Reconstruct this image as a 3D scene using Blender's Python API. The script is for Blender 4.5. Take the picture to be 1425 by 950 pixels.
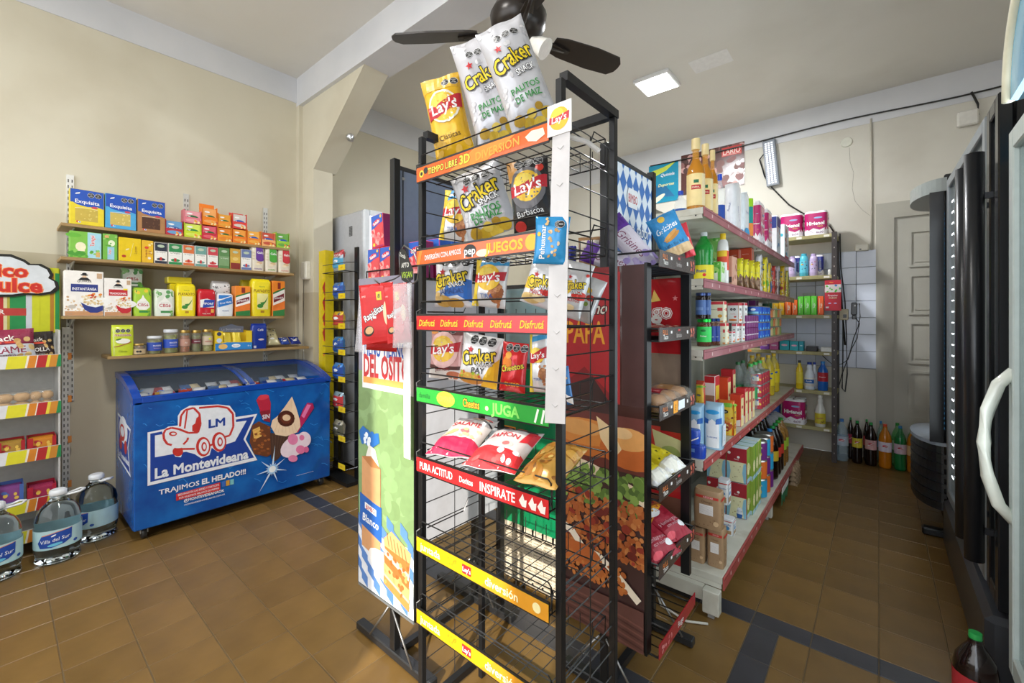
import bpy, math, random
from math import sin, cos, pi, radians, floor, sqrt, atan2
from mathutils import Vector, Matrix, noise, geometry
C = bpy.context.scene.collection
for o in list(bpy.data.objects): bpy.data.objects.remove(o)
random.seed(7)
# ---------------- camera, world, sun, lamps, exposure ----------------
FPX, CX, HY, YAW, EYE = 605.0, 712.5, 441.0, radians(40.16), 1.25
cd = bpy.data.cameras.new('camera'); cam = bpy.data.objects.new('camera', cd); C.objects.link(cam)
cam.location = (0, 0, EYE); cam.rotation_euler = (pi/2, 0, YAW)
cd.sensor_width = 36; cd.lens = 36*FPX/1425; cd.shift_y = -(475-HY)/1425; cd.clip_start = .02
S = bpy.context.scene; S.camera = cam
S.view_settings.view_transform = 'Standard'; S.view_settings.look = 'None'
S.view_settings.gamma = 1; S.view_settings.use_curve_mapping = False
S.view_settings.exposure = 0.04
W = bpy.data.worlds.new('world'); S.world = W; W.use_nodes = True
bg = W.node_tree.nodes['Background']; bg.inputs[0].default_value = (.75, .86, 1, 1); bg.inputs[1].default_value = 2.2
def lamp(name, kind, loc, rot, energy, col=(1, 1, 1), **k):
    l = bpy.data.lights.new(name, kind); l.energy = energy; l.color = col
    for a, v in k.items(): setattr(l, a, v)
    o = bpy.data.objects.new(name, l); o.location = loc; o.rotation_euler = rot; C.objects.link(o); return o
sd = Vector((-.42, 1.0, -.52))      # direction the sunlight travels, in through the street door
sun = lamp('sun', 'SUN', (1, -4, 4), (0, 0, 0), 6.8, (1, .93, .82), angle=radians(.8))
sun.rotation_euler = sd.to_track_quat('-Z', 'Y').to_euler()
lamp('street_side_fill', 'AREA', (-1.5, -1.8, 1.7), (radians(82), 0, 0), 95, (.93, .96, 1), shape='RECTANGLE', size=4.2, size_y=2.4)  # added fill light just inside the closed street wall, no window there
lamp('led_panel_light', 'AREA', (-1.43, 3.59, 3.19), (0, 0, 0), 66, (.96, .98, 1), shape='SQUARE', size=.24)
lamp('led_panel_light_front', 'AREA', (-1.6, .2, 3.19), (0, 0, 0), 34, (1, .98, .94), shape='SQUARE', size=.3)  # added overhead fill for the front of the shop, without any fitting
lamp('cooler_tube_light', 'AREA', (.27, 1.5, 1.2), (0, radians(90), 0), 9, (.85, .95, 1), shape='RECTANGLE', size=1.3, size_y=.7)
lamp('cooler_tube_light_far', 'AREA', (.27, 2.75, 1.2), (0, radians(90), 0), 9, (.85, .95, 1), shape='RECTANGLE', size=1.3, size_y=.9)
# ---------------- projecting photo coordinates onto real planes ----------------
FW = (-sin(YAW), cos(YAW)); RT = (cos(YAW), sin(YAW))
def ray(x, y):
    u = (x-CX)/FPX; return (FW[0]+RT[0]*u, FW[1]+RT[1]*u, (HY-y)/FPX)
def PX(x, y, X0): r = ray(x, y); t = X0/r[0]; return Vector((X0, r[1]*t, EYE+r[2]*t))
def PY(x, y, Y0): r = ray(x, y); t = Y0/r[1]; return Vector((r[0]*t, Y0, EYE+r[2]*t))
def PZ(x, y, z=0): r = ray(x, y); t = (z-EYE)/r[2]; return Vector((r[0]*t, r[1]*t, z))
# ---------------- materials ----------------
def lin(c): return c/12.92 if c <= .04045 else ((c+.055)/1.055)**2.4
def rgb(h): return tuple(lin(int(h[i:i+2], 16)/255) for i in (0, 2, 4))
MATS = {}
KIND = dict(paper=(.5, 0, 0), gloss=(.22, 0, .3), foil=(.27, .15, .2), matte=(.85, 0, 0), metal=(.35, .9, 0), steel=(.45, .6, 0), plastic=(.3, 0, 0), black=(.3, .2, 0))
def M(h, kind='paper', alpha=1.0, emit=0, name=None, rough=None):
    key = (h, kind, alpha, emit)
    if key in MATS: return MATS[key]
    m = bpy.data.materials.new((name or kind)+'_'+h); m.use_nodes = True
    nt = m.node_tree; b = nt.nodes['Principled BSDF']; r, me, coat = KIND[kind]
    b.inputs['Roughness'].default_value = r if rough is None else rough; b.inputs['Metallic'].default_value = me
    b.inputs['Coat Weight'].default_value = coat
    c = rgb(h)
    n = nt.nodes.new('ShaderNodeTexNoise'); n.inputs['Scale'].default_value = 35; n.inputs['Detail'].default_value = 3
    tc = nt.nodes.new('ShaderNodeTexCoord'); nt.links.new(tc.outputs['Object'], n.inputs['Vector'])
    mx = nt.nodes.new('ShaderNodeMix'); mx.data_type = 'RGBA'
    mx.inputs[6].default_value = (*[v*.88 for v in c], 1); mx.inputs[7].default_value = (*[min(1, v*1.1) for v in c], 1)
    nt.links.new(n.outputs['Fac'], mx.inputs[0]); nt.links.new(mx.outputs[2], b.inputs['Base Color'])
    b.inputs['Alpha'].default_value = alpha
    if emit: b.inputs['Emission Color'].default_value = (*c, 1); b.inputs['Emission Strength'].default_value = emit
    MATS[key] = m; return m
def film(h, alpha=.25, rough=.12, ior=1.45):
    key = (h, 'film', alpha, rough)
    if key not in MATS:
        m = M(h, 'gloss', alpha, 0, 'film'); m2 = m.copy(); m2.name = 'film_'+h
        b = m2.node_tree.nodes['Principled BSDF']; b.inputs['Roughness'].default_value = rough
        MATS[key] = m2; del MATS[(h, 'gloss', alpha, 0)]
    return MATS[key]
def clearmat(h, ior=1.33, rough=.02):
    key = (h, 'clear', ior)
    if key not in MATS:
        m = bpy.data.materials.new('clear_'+h); m.use_nodes = True; b = m.node_tree.nodes['Principled BSDF']
        b.inputs['Base Color'].default_value = (*rgb(h), 1); b.inputs['Roughness'].default_value = rough; b.inputs['IOR'].default_value = ior; b.inputs['Transmission Weight'].default_value = 1
        MATS[key] = m
    return MATS[key]
def surfmat(name, c1, c2, scale, rough=.7, bump=.15, detail=6, c3=None, s3=1.2):
    m = bpy.data.materials.new(name); m.use_nodes = True; nt = m.node_tree; b = nt.nodes['Principled BSDF']
    tc = nt.nodes.new('ShaderNodeTexCoord'); n = nt.nodes.new('ShaderNodeTexNoise')
    n.inputs['Scale'].default_value = scale; n.inputs['Detail'].default_value = detail
    nt.links.new(tc.outputs['Object'], n.inputs['Vector'])
    r = nt.nodes.new('ShaderNodeValToRGB'); r.color_ramp.elements[0].position = .3; r.color_ramp.elements[1].position = .7
    r.color_ramp.elements[0].color = (*rgb(c1), 1); r.color_ramp.elements[1].color = (*rgb(c2), 1)
    nt.links.new(n.outputs['Fac'], r.inputs[0]); out = r.outputs[0]
    if c3:
        n2 = nt.nodes.new('ShaderNodeTexNoise'); n2.inputs['Scale'].default_value = s3; n2.inputs['Detail'].default_value = 8
        nt.links.new(tc.outputs['Object'], n2.inputs['Vector'])
        r2 = nt.nodes.new('ShaderNodeValToRGB'); r2.color_ramp.elements[0].position = .52; r2.color_ramp.elements[1].position = .75
        nt.links.new(n2.outputs['Fac'], r2.inputs[0])
        mx = nt.nodes.new('ShaderNodeMix'); mx.data_type = 'RGBA'; mx.inputs[7].default_value = (*rgb(c3), 1)
        nt.links.new(r2.outputs[0], mx.inputs[0]); nt.links.new(out, mx.inputs[6]); out = mx.outputs[2]
    nt.links.new(out, b.inputs['Base Color']); b.inputs['Roughness'].default_value = rough
    bp = nt.nodes.new('ShaderNodeBump'); bp.inputs['Strength'].default_value = bump; bp.inputs['Distance'].default_value = .01
    nt.links.new(n.outputs['Fac'], bp.inputs['Height']); nt.links.new(bp.outputs[0], b.inputs['Normal'])
    return m
# ---------------- glyphs ----------------
CHARS = "ABCDEFGHIJKLMNOPQRSTUVWXYZabcdefghijklmnopqrstuvwxyz0123456789!.,@'&-+%ÁáóíñÉéúÓÚ®"
GL = {}
def bake_glyphs():
    objs = []
    def mk(body, off, res=2):
        c = bpy.data.curves.new('g', 'FONT'); c.body = body; c.size = 1; c.offset = off; c.resolution_u = res; c.fill_mode = 'FRONT'
        o = bpy.data.objects.new('g', c); C.objects.link(o); objs.append(o); return o
    adv = {ch: mk(ch+'|', 0, 1) for ch in CHARS}; bar = mk('|', 0, 1)
    gs = {(ch, w): mk(ch, off) for ch in CHARS for w, off in ((0, 0.0), (1, .016), (2, .036), (3, .07))}
    dg = bpy.context.evaluated_depsgraph_get(); dg.update()
    def meshof(o):
        e = o.evaluated_get(dg); m = e.to_mesh(); m.calc_loop_triangles()
        v = [(p.co.x, p.co.y) for p in m.vertices]; t = [tuple(x.vertices) for x in m.loop_triangles]; e.to_mesh_clear(); return v, t
    b0 = max(p[0] for p in meshof(bar)[0])
    for k, o in gs.items(): GL[k] = meshof(o)
    for ch in 'MWNKmwñ':      # letters whose thickened outline would fold over itself: several shifted copies instead
        V0, T0 = GL[(ch, 0)]
        for w, r in ((1, .014), (2, .03), (3, .06)):
            V = []; T = []
            for k in range(6):
                a = k*pi/3; dx, dy = (r*cos(a), r*sin(a)); o_ = len(V); V += [(x+dx, y+dy) for x, y in V0]; T += [tuple(i+o_ for i in t) for t in T0]
            GL[(ch, w)] = (V, T); GL[(ch, w, 'n')] = len(T0)
    for ch, o in adv.items(): GL[(ch, 'a')] = max(p[0] for p in meshof(o)[0])-b0
    for o in objs:
        c = o.data; bpy.data.objects.remove(o); bpy.data.curves.remove(c)
bake_glyphs()
# ---------------- flat print (artwork laid on a face) ----------------
class Art:
    def __init__(s): s.L = []
    def tris(s, m, T): s.L.append((m, T)); return s
    def poly(s, m, pts):
        t = geometry.tessellate_polygon([[Vector((p[0], p[1], 0)) for p in pts]])
        return s.tris(m, [[pts[i] for i in f] for f in t])
    def rect(s, m, x0, y0, x1, y1): return s.poly(m, [(x0, y0), (x1, y0), (x1, y1), (x0, y1)])
    def ell(s, m, cx, cy, rx, ry=None, n=18, rot=0):
        ry = ry or rx; a, b = cos(rot), sin(rot); P = []
        for i in range(n):
            x, y = rx*cos(2*pi*i/n), ry*sin(2*pi*i/n); P.append((cx+a*x-b*y, cy+b*x+a*y))
        return s.poly(m, P)
    def star(s, m, cx, cy, r, n=5, k=.42, rot=pi/2):
        return s.poly(m, [(cx+(r if i % 2 == 0 else r*k)*cos(rot+pi*i/n), cy+(r if i % 2 == 0 else r*k)*sin(rot+pi*i/n)) for i in range(2*n)])
    def line(s, m, pts, w):
        T = []
        for (x0, y0), (x1, y1) in zip(pts, pts[1:]):
            d = sqrt((x1-x0)**2+(y1-y0)**2) or 1e-6; nx, ny = -(y1-y0)/d*w/2, (x1-x0)/d*w/2
            a, b, c, e = (x0+nx, y0+ny), (x0-nx, y0-ny), (x1-nx, y1-ny), (x1+nx, y1+ny); T += [[a, b, c], [a, c, e]]
        return s.tris(m, T)
    def text(s, m, t, cx, cy, h, w=None, b=0, slant=0, rot=0, out=None, arch=0, ow=3, fit=False):
        sz = h/.72; tw = sum(GL[(c, 'a')] if c != ' ' else .3 for c in t)*sz
        sx = 1.0
        if w and (tw > w or fit): sx = w/tw
        for mm, wt in (([(out, ow)] if out else [])+[(m, b)]):
            T = []; x = -tw/2; CP = {}
            for c in t:
                if c == ' ': x += .3*sz; continue
                V, F = GL[(c, wt)]
                Q = []
                for vx, vy in V:
                    px = (x+vx*sz)*sx; py = vy*sz-h/2+(slant*vy*sz if 0 else 0); px += slant*(vy*sz-h/2)
                    if arch: py += arch*(1-(2*px/((w or tw)+1e-9))**2)*h
                    Q.append((cx+px*cos(rot)-py*sin(rot), cy+px*sin(rot)+py*cos(rot)))
                if (c, wt, 'n') in GL:
                    n_ = GL[(c, wt, 'n')]
                    for fi, f in enumerate(F): CP.setdefault(fi//n_, []).append([Q[i] for i in f])
                else: T += [[Q[i] for i in f] for f in F]
                x += GL[(c, 'a')]*sz
            s.tris(mm, T)
            for k_ in sorted(CP): s.L.append((mm, CP[k_], 1))
        return s
    def octs(s, cx, cy, r, n=3, gap=2.2, dx=0, dy=0):
        for i in range(n):
            x = cx+(i-(n-1)/2)*r*gap+dx*i; y = cy+dy*(i-(n-1)/2)
            s.ell(M('e8e8e8'), x, y, r*1.08, n=8, rot=pi/8); s.ell(M('151515'), x, y, r, n=8, rot=pi/8)
            if r > .008:
                for k, tx in enumerate(('EXCESO', 'EN', 'SODIO' if i % 2 else 'GRASAS')): s.text(M('e8e8e8'), tx, x, y+r*(.42-.42*k), r*.28, w=r*1.5)
            else: s.rect(M('d8d8d8'), x-r*.6, y-r*.12, x+r*.6, y+r*.12)
        return s
def clip(P, ax, v, keep):
    R = []
    for i in range(len(P)):
        a, b = P[i], P[(i+1) % len(P)]; da = (a[ax]-v)*keep; db = (b[ax]-v)*keep
        if da >= 0: R.append(a)
        if (da > 0 and db < 0) or (da < 0 and db > 0):
            t = da/(da-db); R.append((a[0]+(b[0]-a[0])*t, a[1]+(b[1]-a[1])*t))
    return R
def split(P, ax, cuts):
    lo = min(p[ax] for p in P); hi = max(p[ax] for p in P); out = []
    for c in cuts:
        if c <= lo+1e-7: continue
        if c >= hi-1e-7: break
        q = clip(P, ax, c, -1)
        if len(q) > 2: out.append(q)
        P = clip(P, ax, c, 1)
        if len(P) < 3: return out
    out.append(P); return out
# ---------------- mesh builder ----------------
class MB:
    def __init__(s): s.v = []; s.f = []; s.m = []; s.sm = []; s.mats = []; s.T = None
    def mi(s, m):
        if m not in s.mats: s.mats.append(m)
        return s.mats.index(m)
    def add(s, V, F, m, smooth=False):
        o = len(s.v)
        s.v += [s.T @ Vector(p) for p in V] if s.T else [Vector(p) for p in V]
        k = s.mi(m)
        for f in F: s.f.append([o+i for i in f]); s.m.append(k); s.sm.append(smooth)
        return s
    def box(s, m, x0, y0, z0, x1, y1, z1, bev=0):
        if bev:
            b = bev; V = []; 
            for z, i in ((z0, b), (z0+b, 0), (z1-b, 0), (z1, b)):
                V += [(x0+i+b*(i == 0), y0+i, z), (x1-i-b*(i == 0), y0+i, z), (x1-i, y0+i+b*(i == 0), z), (x1-i, y1-i-b*(i == 0), z), (x1-i-b*(i == 0), y1-i, z), (x0+i+b*(i == 0), y1-i, z), (x0+i, y1-i-b*(i == 0), z), (x0+i, y0+i+b*(i == 0), z)]
            F = [[7-i for i in range(8)], [24+i for i in range(8)]]
            for r in range(3):
                for i in range(8): F.append([r*8+i, r*8+(i+1) % 8, r*8+8+(i+1) % 8, r*8+8+i])
            return s.add(V, F, m)
        V = [(x0, y0, z0), (x1, y0, z0), (x1, y1, z0), (x0, y1, z0), (x0, y0, z1), (x1, y0, z1), (x1, y1, z1), (x0, y1, z1)]
        return s.add(V, [(0, 3, 2, 1), (4, 5, 6, 7), (0, 1, 5, 4), (1, 2, 6, 5), (2, 3, 7, 6), (3, 0, 4, 7)], m)
    def tube(s, m, pts, r, n=5, closed=False):
        pts = [Vector(p) for p in pts]; V = []; F = []; L = len(pts)
        for i, p in enumerate(pts):
            a = pts[i-1] if (i or closed) else p; b = pts[(i+1) % L] if (i < L-1 or closed) else p
            d = (b-a).normalized() if (b-a).length > 1e-9 else Vector((0, 0, 1))
            u = d.cross(Vector((0, 0, 1))); u = u.normalized() if u.length > 1e-3 else Vector((1, 0, 0)); w = d.cross(u)
            for k in range(n): V.append(p+(u*cos(2*pi*k/n)+w*sin(2*pi*k/n))*r)
        for i in range(L if closed else L-1):
            j = (i+1) % L
            for k in range(n): F.append((i*n+k, i*n+(k+1) % n, j*n+(k+1) % n, j*n+k))
        if not closed: F += [list(range(n))[::-1], [(L-1)*n+k for k in range(n)]]
        return s.add(V, F, m, n > 4)
    def loft(s, m, secs, n=20, cap=True, smooth=True, cx=0, cy=0):
        # secs: (z, half width, half depth, squareness)
        V = []; F = []
        for z, hw, hd, p in secs:
            for k in range(n):
                a = 2*pi*(k+.5)/n; c, q = cos(a), sin(a); e = 2/p
                V.append((cx+hw*abs(c)**e*(1 if c > 0 else -1), cy+hd*abs(q)**e*(1 if q > 0 else -1), z))
        for i in range(len(secs)-1):
            for k in range(n): F.append((i*n+k, i*n+(k+1) % n, (i+1)*n+(k+1) % n, (i+1)*n+k))
        s.add(V, F, m, smooth)
        if cap:
            o = len(V); s.add([V[i] for i in range(n)], [list(range(n))[::-1]], m); s.add(V[-n:], [list(range(n))], m)
        return s
    def prism(s, m, pts, axis, a0, a1):
        # pts 2D polygon extruded along an axis: 'x' -> (y,z), 'y' -> (x,z), 'z' -> (x,y)
        f = {'x': lambda p, a: (a, p[0], p[1]), 'y': lambda p, a: (p[0], a, p[1]), 'z': lambda p, a: (p[0], p[1], a)}[axis]
        n = len(pts); V = [f(p, a0) for p in pts]+[f(p, a1) for p in pts]
        T = geometry.tessellate_polygon([[Vector((p[0], p[1], 0)) for p in pts]])
        F = [tuple(t) for t in T]+[tuple(n+i for i in reversed(t)) for t in T]+[(i, (i+1) % n, n+(i+1) % n, n+i) for i in range(n)]
        return s.add(V, F, m)
    def art(s, A, surf, xc=(), yc=(), base=.0006, step=.00004, lim=None):
        off0 = base
        for e in A.L:
            m, T = e[0], e[1]; V = []; F = []; off0 += step if len(e) == 2 else 1e-5
            for ti, t in enumerate(T):
                off = off0+3e-6*(ti % 7); Ps = [t]
                if lim:
                    for ax, v, k in ((0, lim[0], 1), (0, lim[1], -1), (1, lim[2], 1), (1, lim[3], -1)):
                        Ps = [q for q in (clip(p, ax, v, k) for p in Ps) if len(q) > 2]
                if t[0] == t[1] == t[2]: continue
                if xc: Ps = [q for p in Ps for q in split(p, 0, xc)]
                if yc: Ps = [q for p in Ps for q in split(p, 1, yc)]
                for p in Ps:
                    o = len(V); V += [surf(q[0], q[1], off) for q in p]; F.append(list(range(o, o+len(p))))
            if F: s.add(V, F, m, bool(xc or yc))
        return s
    def build(s, name, parent=None, **tags):
        me = bpy.data.meshes.new(name); me.from_pydata(s.v, [], s.f)
        for m in s.mats: me.materials.append(m)
        me.polygons.foreach_set('material_index', s.m); me.polygons.foreach_set('use_smooth', s.sm); me.update()
        o = bpy.data.objects.new(name, me); C.objects.link(o)
        if parent is not None: o.parent = parent
        for k, v in tags.items(): o[k] = v
        return o
def front(d):      # plane facing -Y at y=-d
    return lambda x, z, o: (x, -d-o, z)
def thing(name, label, cat, loc=(0, 0, 0), rz=0, group=None):
    o = bpy.data.objects.new(name, None); C.objects.link(o); o.empty_display_size = .05
    o.location = loc; o.rotation_euler = (0, 0, rz); o['label'] = label; o['category'] = cat
    if group: o['group'] = group
    return o
def tag(o, label, cat, group=None, loc=None, rz=None, rot=None):
    o['label'] = label; o['category'] = cat
    if group: o['group'] = group
    if loc is not None: o.location = loc
    if rz is not None: o.rotation_euler = (0, 0, rz)
    if rot is not None: o.rotation_euler = rot
    return o
def copy_tree(o, parent=None):
    c = o.copy(); C.objects.link(c)
    if parent is not None: c.parent = parent
    for ch in o.children: copy_tree(ch, c)
    return c
CACHE = {}
def cached(key, fn):
    # first use builds the thing, later uses copy it together with its parts
    if key in CACHE: return copy_tree(CACHE[key])
    CACHE[key] = fn(); return CACHE[key]
FX = pi/2   # turn for things that face +X
# ================= THE ROOM =================
XL, YB, ZC, XR, YF = -3.71, 5.0, 3.235, 1.12, -1.9
wallm = surfmat('cream_wall_paint', 'd9d3bf', 'd3ccb7', 2.2, .75, .12, 8, 'c9c1ab', 1.1)
wallb = surfmat('pale_wall_paint', 'd9d6cb', 'd4d0c4', 2.0, .75, .12, 8, 'c8c3b6', 1.3)
lowm = surfmat('beige_lower_wall_paint', 'c8bea6', 'c1b69c', 2.5, .6, .1, 8, 'b3a88f', 1.5)
bandm = surfmat('white_band_paint', 'dcdde0', 'd2d4d8', 3, .75, .15)
ceilm = surfmat('ceiling_paint', 'e6e4de', 'e2e0da', 1.2, .85, .06, 8, 'd6d3cb', .9)
def struct(mb, name, **k):
    o = mb.build(name); o['kind'] = 'structure'; 
    for a, b in k.items(): o[a] = b
    return o
m = MB(); m.box(ceilm, XL-.1, YF-.1, ZC, XR+.1, YB+.1, ZC+.1); struct(m, 'ceiling')
m = MB(); m.box(wallm, XL-.12, YF, 0, XL, YB, ZC); wl = struct(m, 'wall_left')
m = MB(); m.box(lowm, XL, YF, 0, XL+.003, 1.6, 1.62); m.build('lower_paint', wl)
m = MB(); m.box(wallb, XL-.1, YB, 0, XR+.1, YB+.12, ZC); wb = struct(m, 'wall_back')
m = MB(); m.box(wallb, XR, YF, 0, XR+.12, YB, ZC); struct(m, 'wall_right')
m = MB()     # street front: unseen wall, door opening sized to shape the sun shaft
m.box(wallb, XL-.1, YF-.12, 2.55, XR+.1, YF, ZC); m.box(wallb, XL-.1, YF-.12, 0, -.28, YF, 2.55); m.box(wallb, .5, YF-.12, 0, XR+.1, YF, 2.55)
struct(m, 'wall_front')
m = MB(); m.box(bandm, XL, 1.87, 2.99, XL+.006, YB, ZC); m.box(bandm, XL, YF, 3.03, XL+.006, 1.61, ZC); struct(m, 'trim_1')
m = MB(); m.box(bandm, XL, YB-.006, 2.97, XR, YB, ZC); struct(m, 'trim_2')
# beam, pillar and haunch
m = MB(); m.box(bandm, XL, 1.61, 3.0, XR, 1.85, ZC); struct(m, 'trim_3')
m = MB(); m.box(wallm, XL, 1.64, 0, -3.47, 1.8, 2.44); m.box(wallm, XL, 1.61, 0, -3.66, 1.64, 3.0)
m.prism(wallm, [(XL, 2.44), (-3.47, 2.44), (-2.72, 3.0), (XL, 3.0)], 'y', 1.64, 1.83); pl = struct(m, 'wall_pillar')
m = MB(); m.box(lowm, XL, 1.637, 0, -3.468, 1.8, 1.45); m.build('lower_paint', pl)
m = MB(); m.box(M('e9e6da', 'plastic'), -3.60, 1.60, 1.555, -3.515, 1.64, 1.70, .006); m.box(M('d8d4c6', 'plastic'), -3.59, 1.594, 1.57, -3.53, 1.6, 1.685)
tag(m.build('junction_box'), 'small cream electric box on the pillar above the right end of the wall shelves', 'switch')
m = MB(); m.tube(M('d8d4c6', 'plastic'), [(-3.63, 1.633, 1.66), (-3.635, 1.633, 1.0), (-3.60, 1.633, .7), (-3.58, 1.633, .3)], .004); tag(m.build('wall_cable'), 'thin white cable running down the pillar from the small electric box', 'cable')
m = MB(); m.loft(M('c9cccf', 'metal'), [(0, .03, .03, 2), (.02, .03, .03, 2), (.025, .012, .012, 2), (.05, .012, .012, 2)], 10)
tag(m.build('bolt_fitting'), 'white metal bolt sticking out under the slanted bracket of the pillar', 'bolt', loc=(-3.16, 1.78, 2.66), rot=(0, radians(143), 0))
# ---- floor of single tiles ----
grout = surfmat('grout', '6a5a40', '5a4c36', 20, .8)
def tilemat(name, c1, c2, rough):
    m = surfmat(name, c1, c2, 5, rough, .05, 5); nt = m.node_tree; b = nt.nodes['Principled BSDF']
    src = b.inputs['Base Color'].links[0].from_socket; oi = nt.nodes.new('ShaderNodeObjectInfo'); hs = nt.nodes.new('ShaderNodeHueSaturation')
    mr = nt.nodes.new('ShaderNodeMapRange'); mr.inputs[3].default_value = .9; mr.inputs[4].default_value = 1.08
    nt.links.new(oi.outputs['Random'], mr.inputs[0]); nt.links.new(mr.outputs[0], hs.inputs['Value']); nt.links.new(src, hs.inputs['Color']); nt.links.new(hs.outputs[0], b.inputs['Base Color'])
    r = nt.nodes.new('ShaderNodeMapRange'); r.inputs[3].default_value = rough-.08; r.inputs[4].default_value = rough+.16
    n = nt.nodes.new('ShaderNodeTexNoise'); n.inputs['Scale'].default_value = 4; nt.links.new(n.outputs['Fac'], r.inputs[0]); nt.links.new(r.outputs[0], b.inputs['Roughness'])
    return m
ochre = tilemat('ochre_cement_tile', '7d6033', '6c522a', .30); dark = tilemat('dark_grey_cement_tile', '404147', '323338', .33)
m = MB(); m.box(grout, XL, YF, -.05, XR, YB, -.002); floor_o = struct(m, 'floor')
TM = {}
def tile_mesh(w, d, mat):
    k = (round(w, 3), round(d, 3), mat.name)
    if k not in TM:
        q = MB(); g = .0013; b = .002; x, y = w/2-g, d/2-g
        V = [(-x, -y, -.01), (x, -y, -.01), (x, y, -.01), (-x, y, -.01), (-x, -y, -b), (x, -y, -b), (x, y, -b), (-x, y, -b), (-x+b, -y+b, 0), (x-b, -y+b, 0), (x-b, y-b, 0), (-x+b, y-b, 0)]
        q.add(V, [(i, (i+1) % 4, 4+(i+1) % 4, 4+i) for i in range(4)]+[(4+i, 4+(i+1) % 4, 8+(i+1) % 4, 8+i) for i in range(4)]+[(8, 9, 10, 11)], mat)
        o = q.build('tile_source'); TM[k] = o.data; bpy.data.objects.remove(o)
    return TM[k]
xs = [round(-3.8+.2*i, 3) for i in range(26)]
ylo = [round(1.35-.2*i, 3) for i in range(17)][::-1]; ymid = [1.45, 1.585, 1.785, 1.985]; yhi = [round(2.085+.2*i, 3) for i in range(15)]+[5.0]
tiles = []
def row(y0, y1, mat, x0=-9, x1=9):
    for a, b in zip(xs, xs[1:]):
        a, b = max(a, XL), min(b, XR)
        if b-a < .02: continue
        mm = mat
        if mat is ochre and 1.45 <= y0 < 1.98 and abs(a+.4) < .01:
            tiles.append((a+.05, (y0+y1)/2, .1, y1-y0, dark)); tiles.append((a+.15, (y0+y1)/2, .1, y1-y0, ochre)); continue
        tiles.append(((a+b)/2, (y0+y1)/2, b-a, y1-y0, mm))
for a, b in zip(ylo, ylo[1:]): row(a, b, ochre)
row(1.35, 1.45, dark); row(1.985, 2.085, dark)
for a, b in zip(ymid, ymid[1:]): row(a, b, ochre)
for a, b in zip(yhi, yhi[1:]): 
    if b-a > .02: row(a, b, ochre)
def seen(t):
    d = t[0]*FW[0]+t[1]*FW[1]
    if d < .35: return 9e9
    u = CX+FPX*(t[0]*RT[0]+t[1]*RT[1])/d; v = HY+FPX*EYE/d
    if not (-40 < u < 1465 and v < 1010): return 9e9
    if t[0] > .35 or (t[0] < -3.13 and t[1] > .48): return 5e8+d
    if -1.0 < t[0] < -.56 and t[1] > 1.9: return 4e8+d
    return d
tiles.sort(key=seen)
for i, t in enumerate(tiles[:300]):
    o = bpy.data.objects.new('tile', tile_mesh(t[2], t[3], t[4])); C.objects.link(o); o.parent = floor_o; o.location = (t[0], t[1], random.uniform(-.0004, .0004))
q = MB()
for t in tiles[300:]:
    g = .0013; q.box(t[4], t[0]-t[2]/2+g, t[1]-t[3]/2+g, -.01, t[0]+t[2]/2-g, t[1]+t[3]/2-g, 0)
o = q.build('further_tiles', floor_o); o['kind'] = 'stuff'
# ---- white wall tiles on the back wall ----
wt = tilemat('glazed_white_wall_tile', 'cfd6e4', 'c6cddd', .14)
q = MB(); q.box(M('8f9298', 'matte'), -1.9, YB-.006, .79, -.004, YB, 1.845); o = q.build('tile_bed', wb)
for i in range(12):
    for j in range(7):
        o = bpy.data.objects.new('wall_tile', tile_mesh(.15, .15, wt)); C.objects.link(o); o.parent = wb
        o.rotation_euler = (pi/2, 0, 0); o.location = (-.08-.151*i, YB-.014+.0, .868+.1505*j)
# ---- door in the back wall ----
dm = surfmat('door_paint', 'bfbdb2', 'b3b1a6', 3, .5, .1, 6)
q = MB(); fr = surfmat('door_frame_paint', 'b5b2a6', 'a9a69a', 3, .5, .1)
q.box(fr, 0, YB-.05, 0, .10, YB, 2.2); q.box(fr, .86, YB-.05, 0, .96, YB, 2.2); q.box(fr, .1, YB-.05, 2.1, .86, YB, 2.2); q.box(fr, -.02, YB-.02, 0, 0, YB, 2.2); q.box(fr, -.02, YB-.02, 2.2, .98, YB, 2.24)
dr = q.build('door_1'); dr['kind'] = 'structure'
q = MB(); q.box(dm, .1, YB-.03, 0, .86, YB, 2.1); q.build('door_leaf', dr)
zs = [.12, .46, .86, 1.27, 1.67, 2.04]
for a, b in zip(zs, zs[1:]):
    for x0, x1 in ((.19, .77),):
        q = MB(); t = .02
        q.box(dm, x0, YB-.042, a, x1, YB-.031, a+t); q.box(dm, x0, YB-.042, b-.06-t, x1, YB-.031, b-.06); q.box(dm, x0, YB-.0421, a+t, x0+t, YB-.031, b-.06-t); q.box(dm, x1-t, YB-.0421, a+t, x1, YB-.031, b-.06-t)
        q.box(dm, x0+.04, YB-.036, a+.04, x1-.04, YB-.031, b-.1)
        q.build('door_panel', dr)
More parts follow.
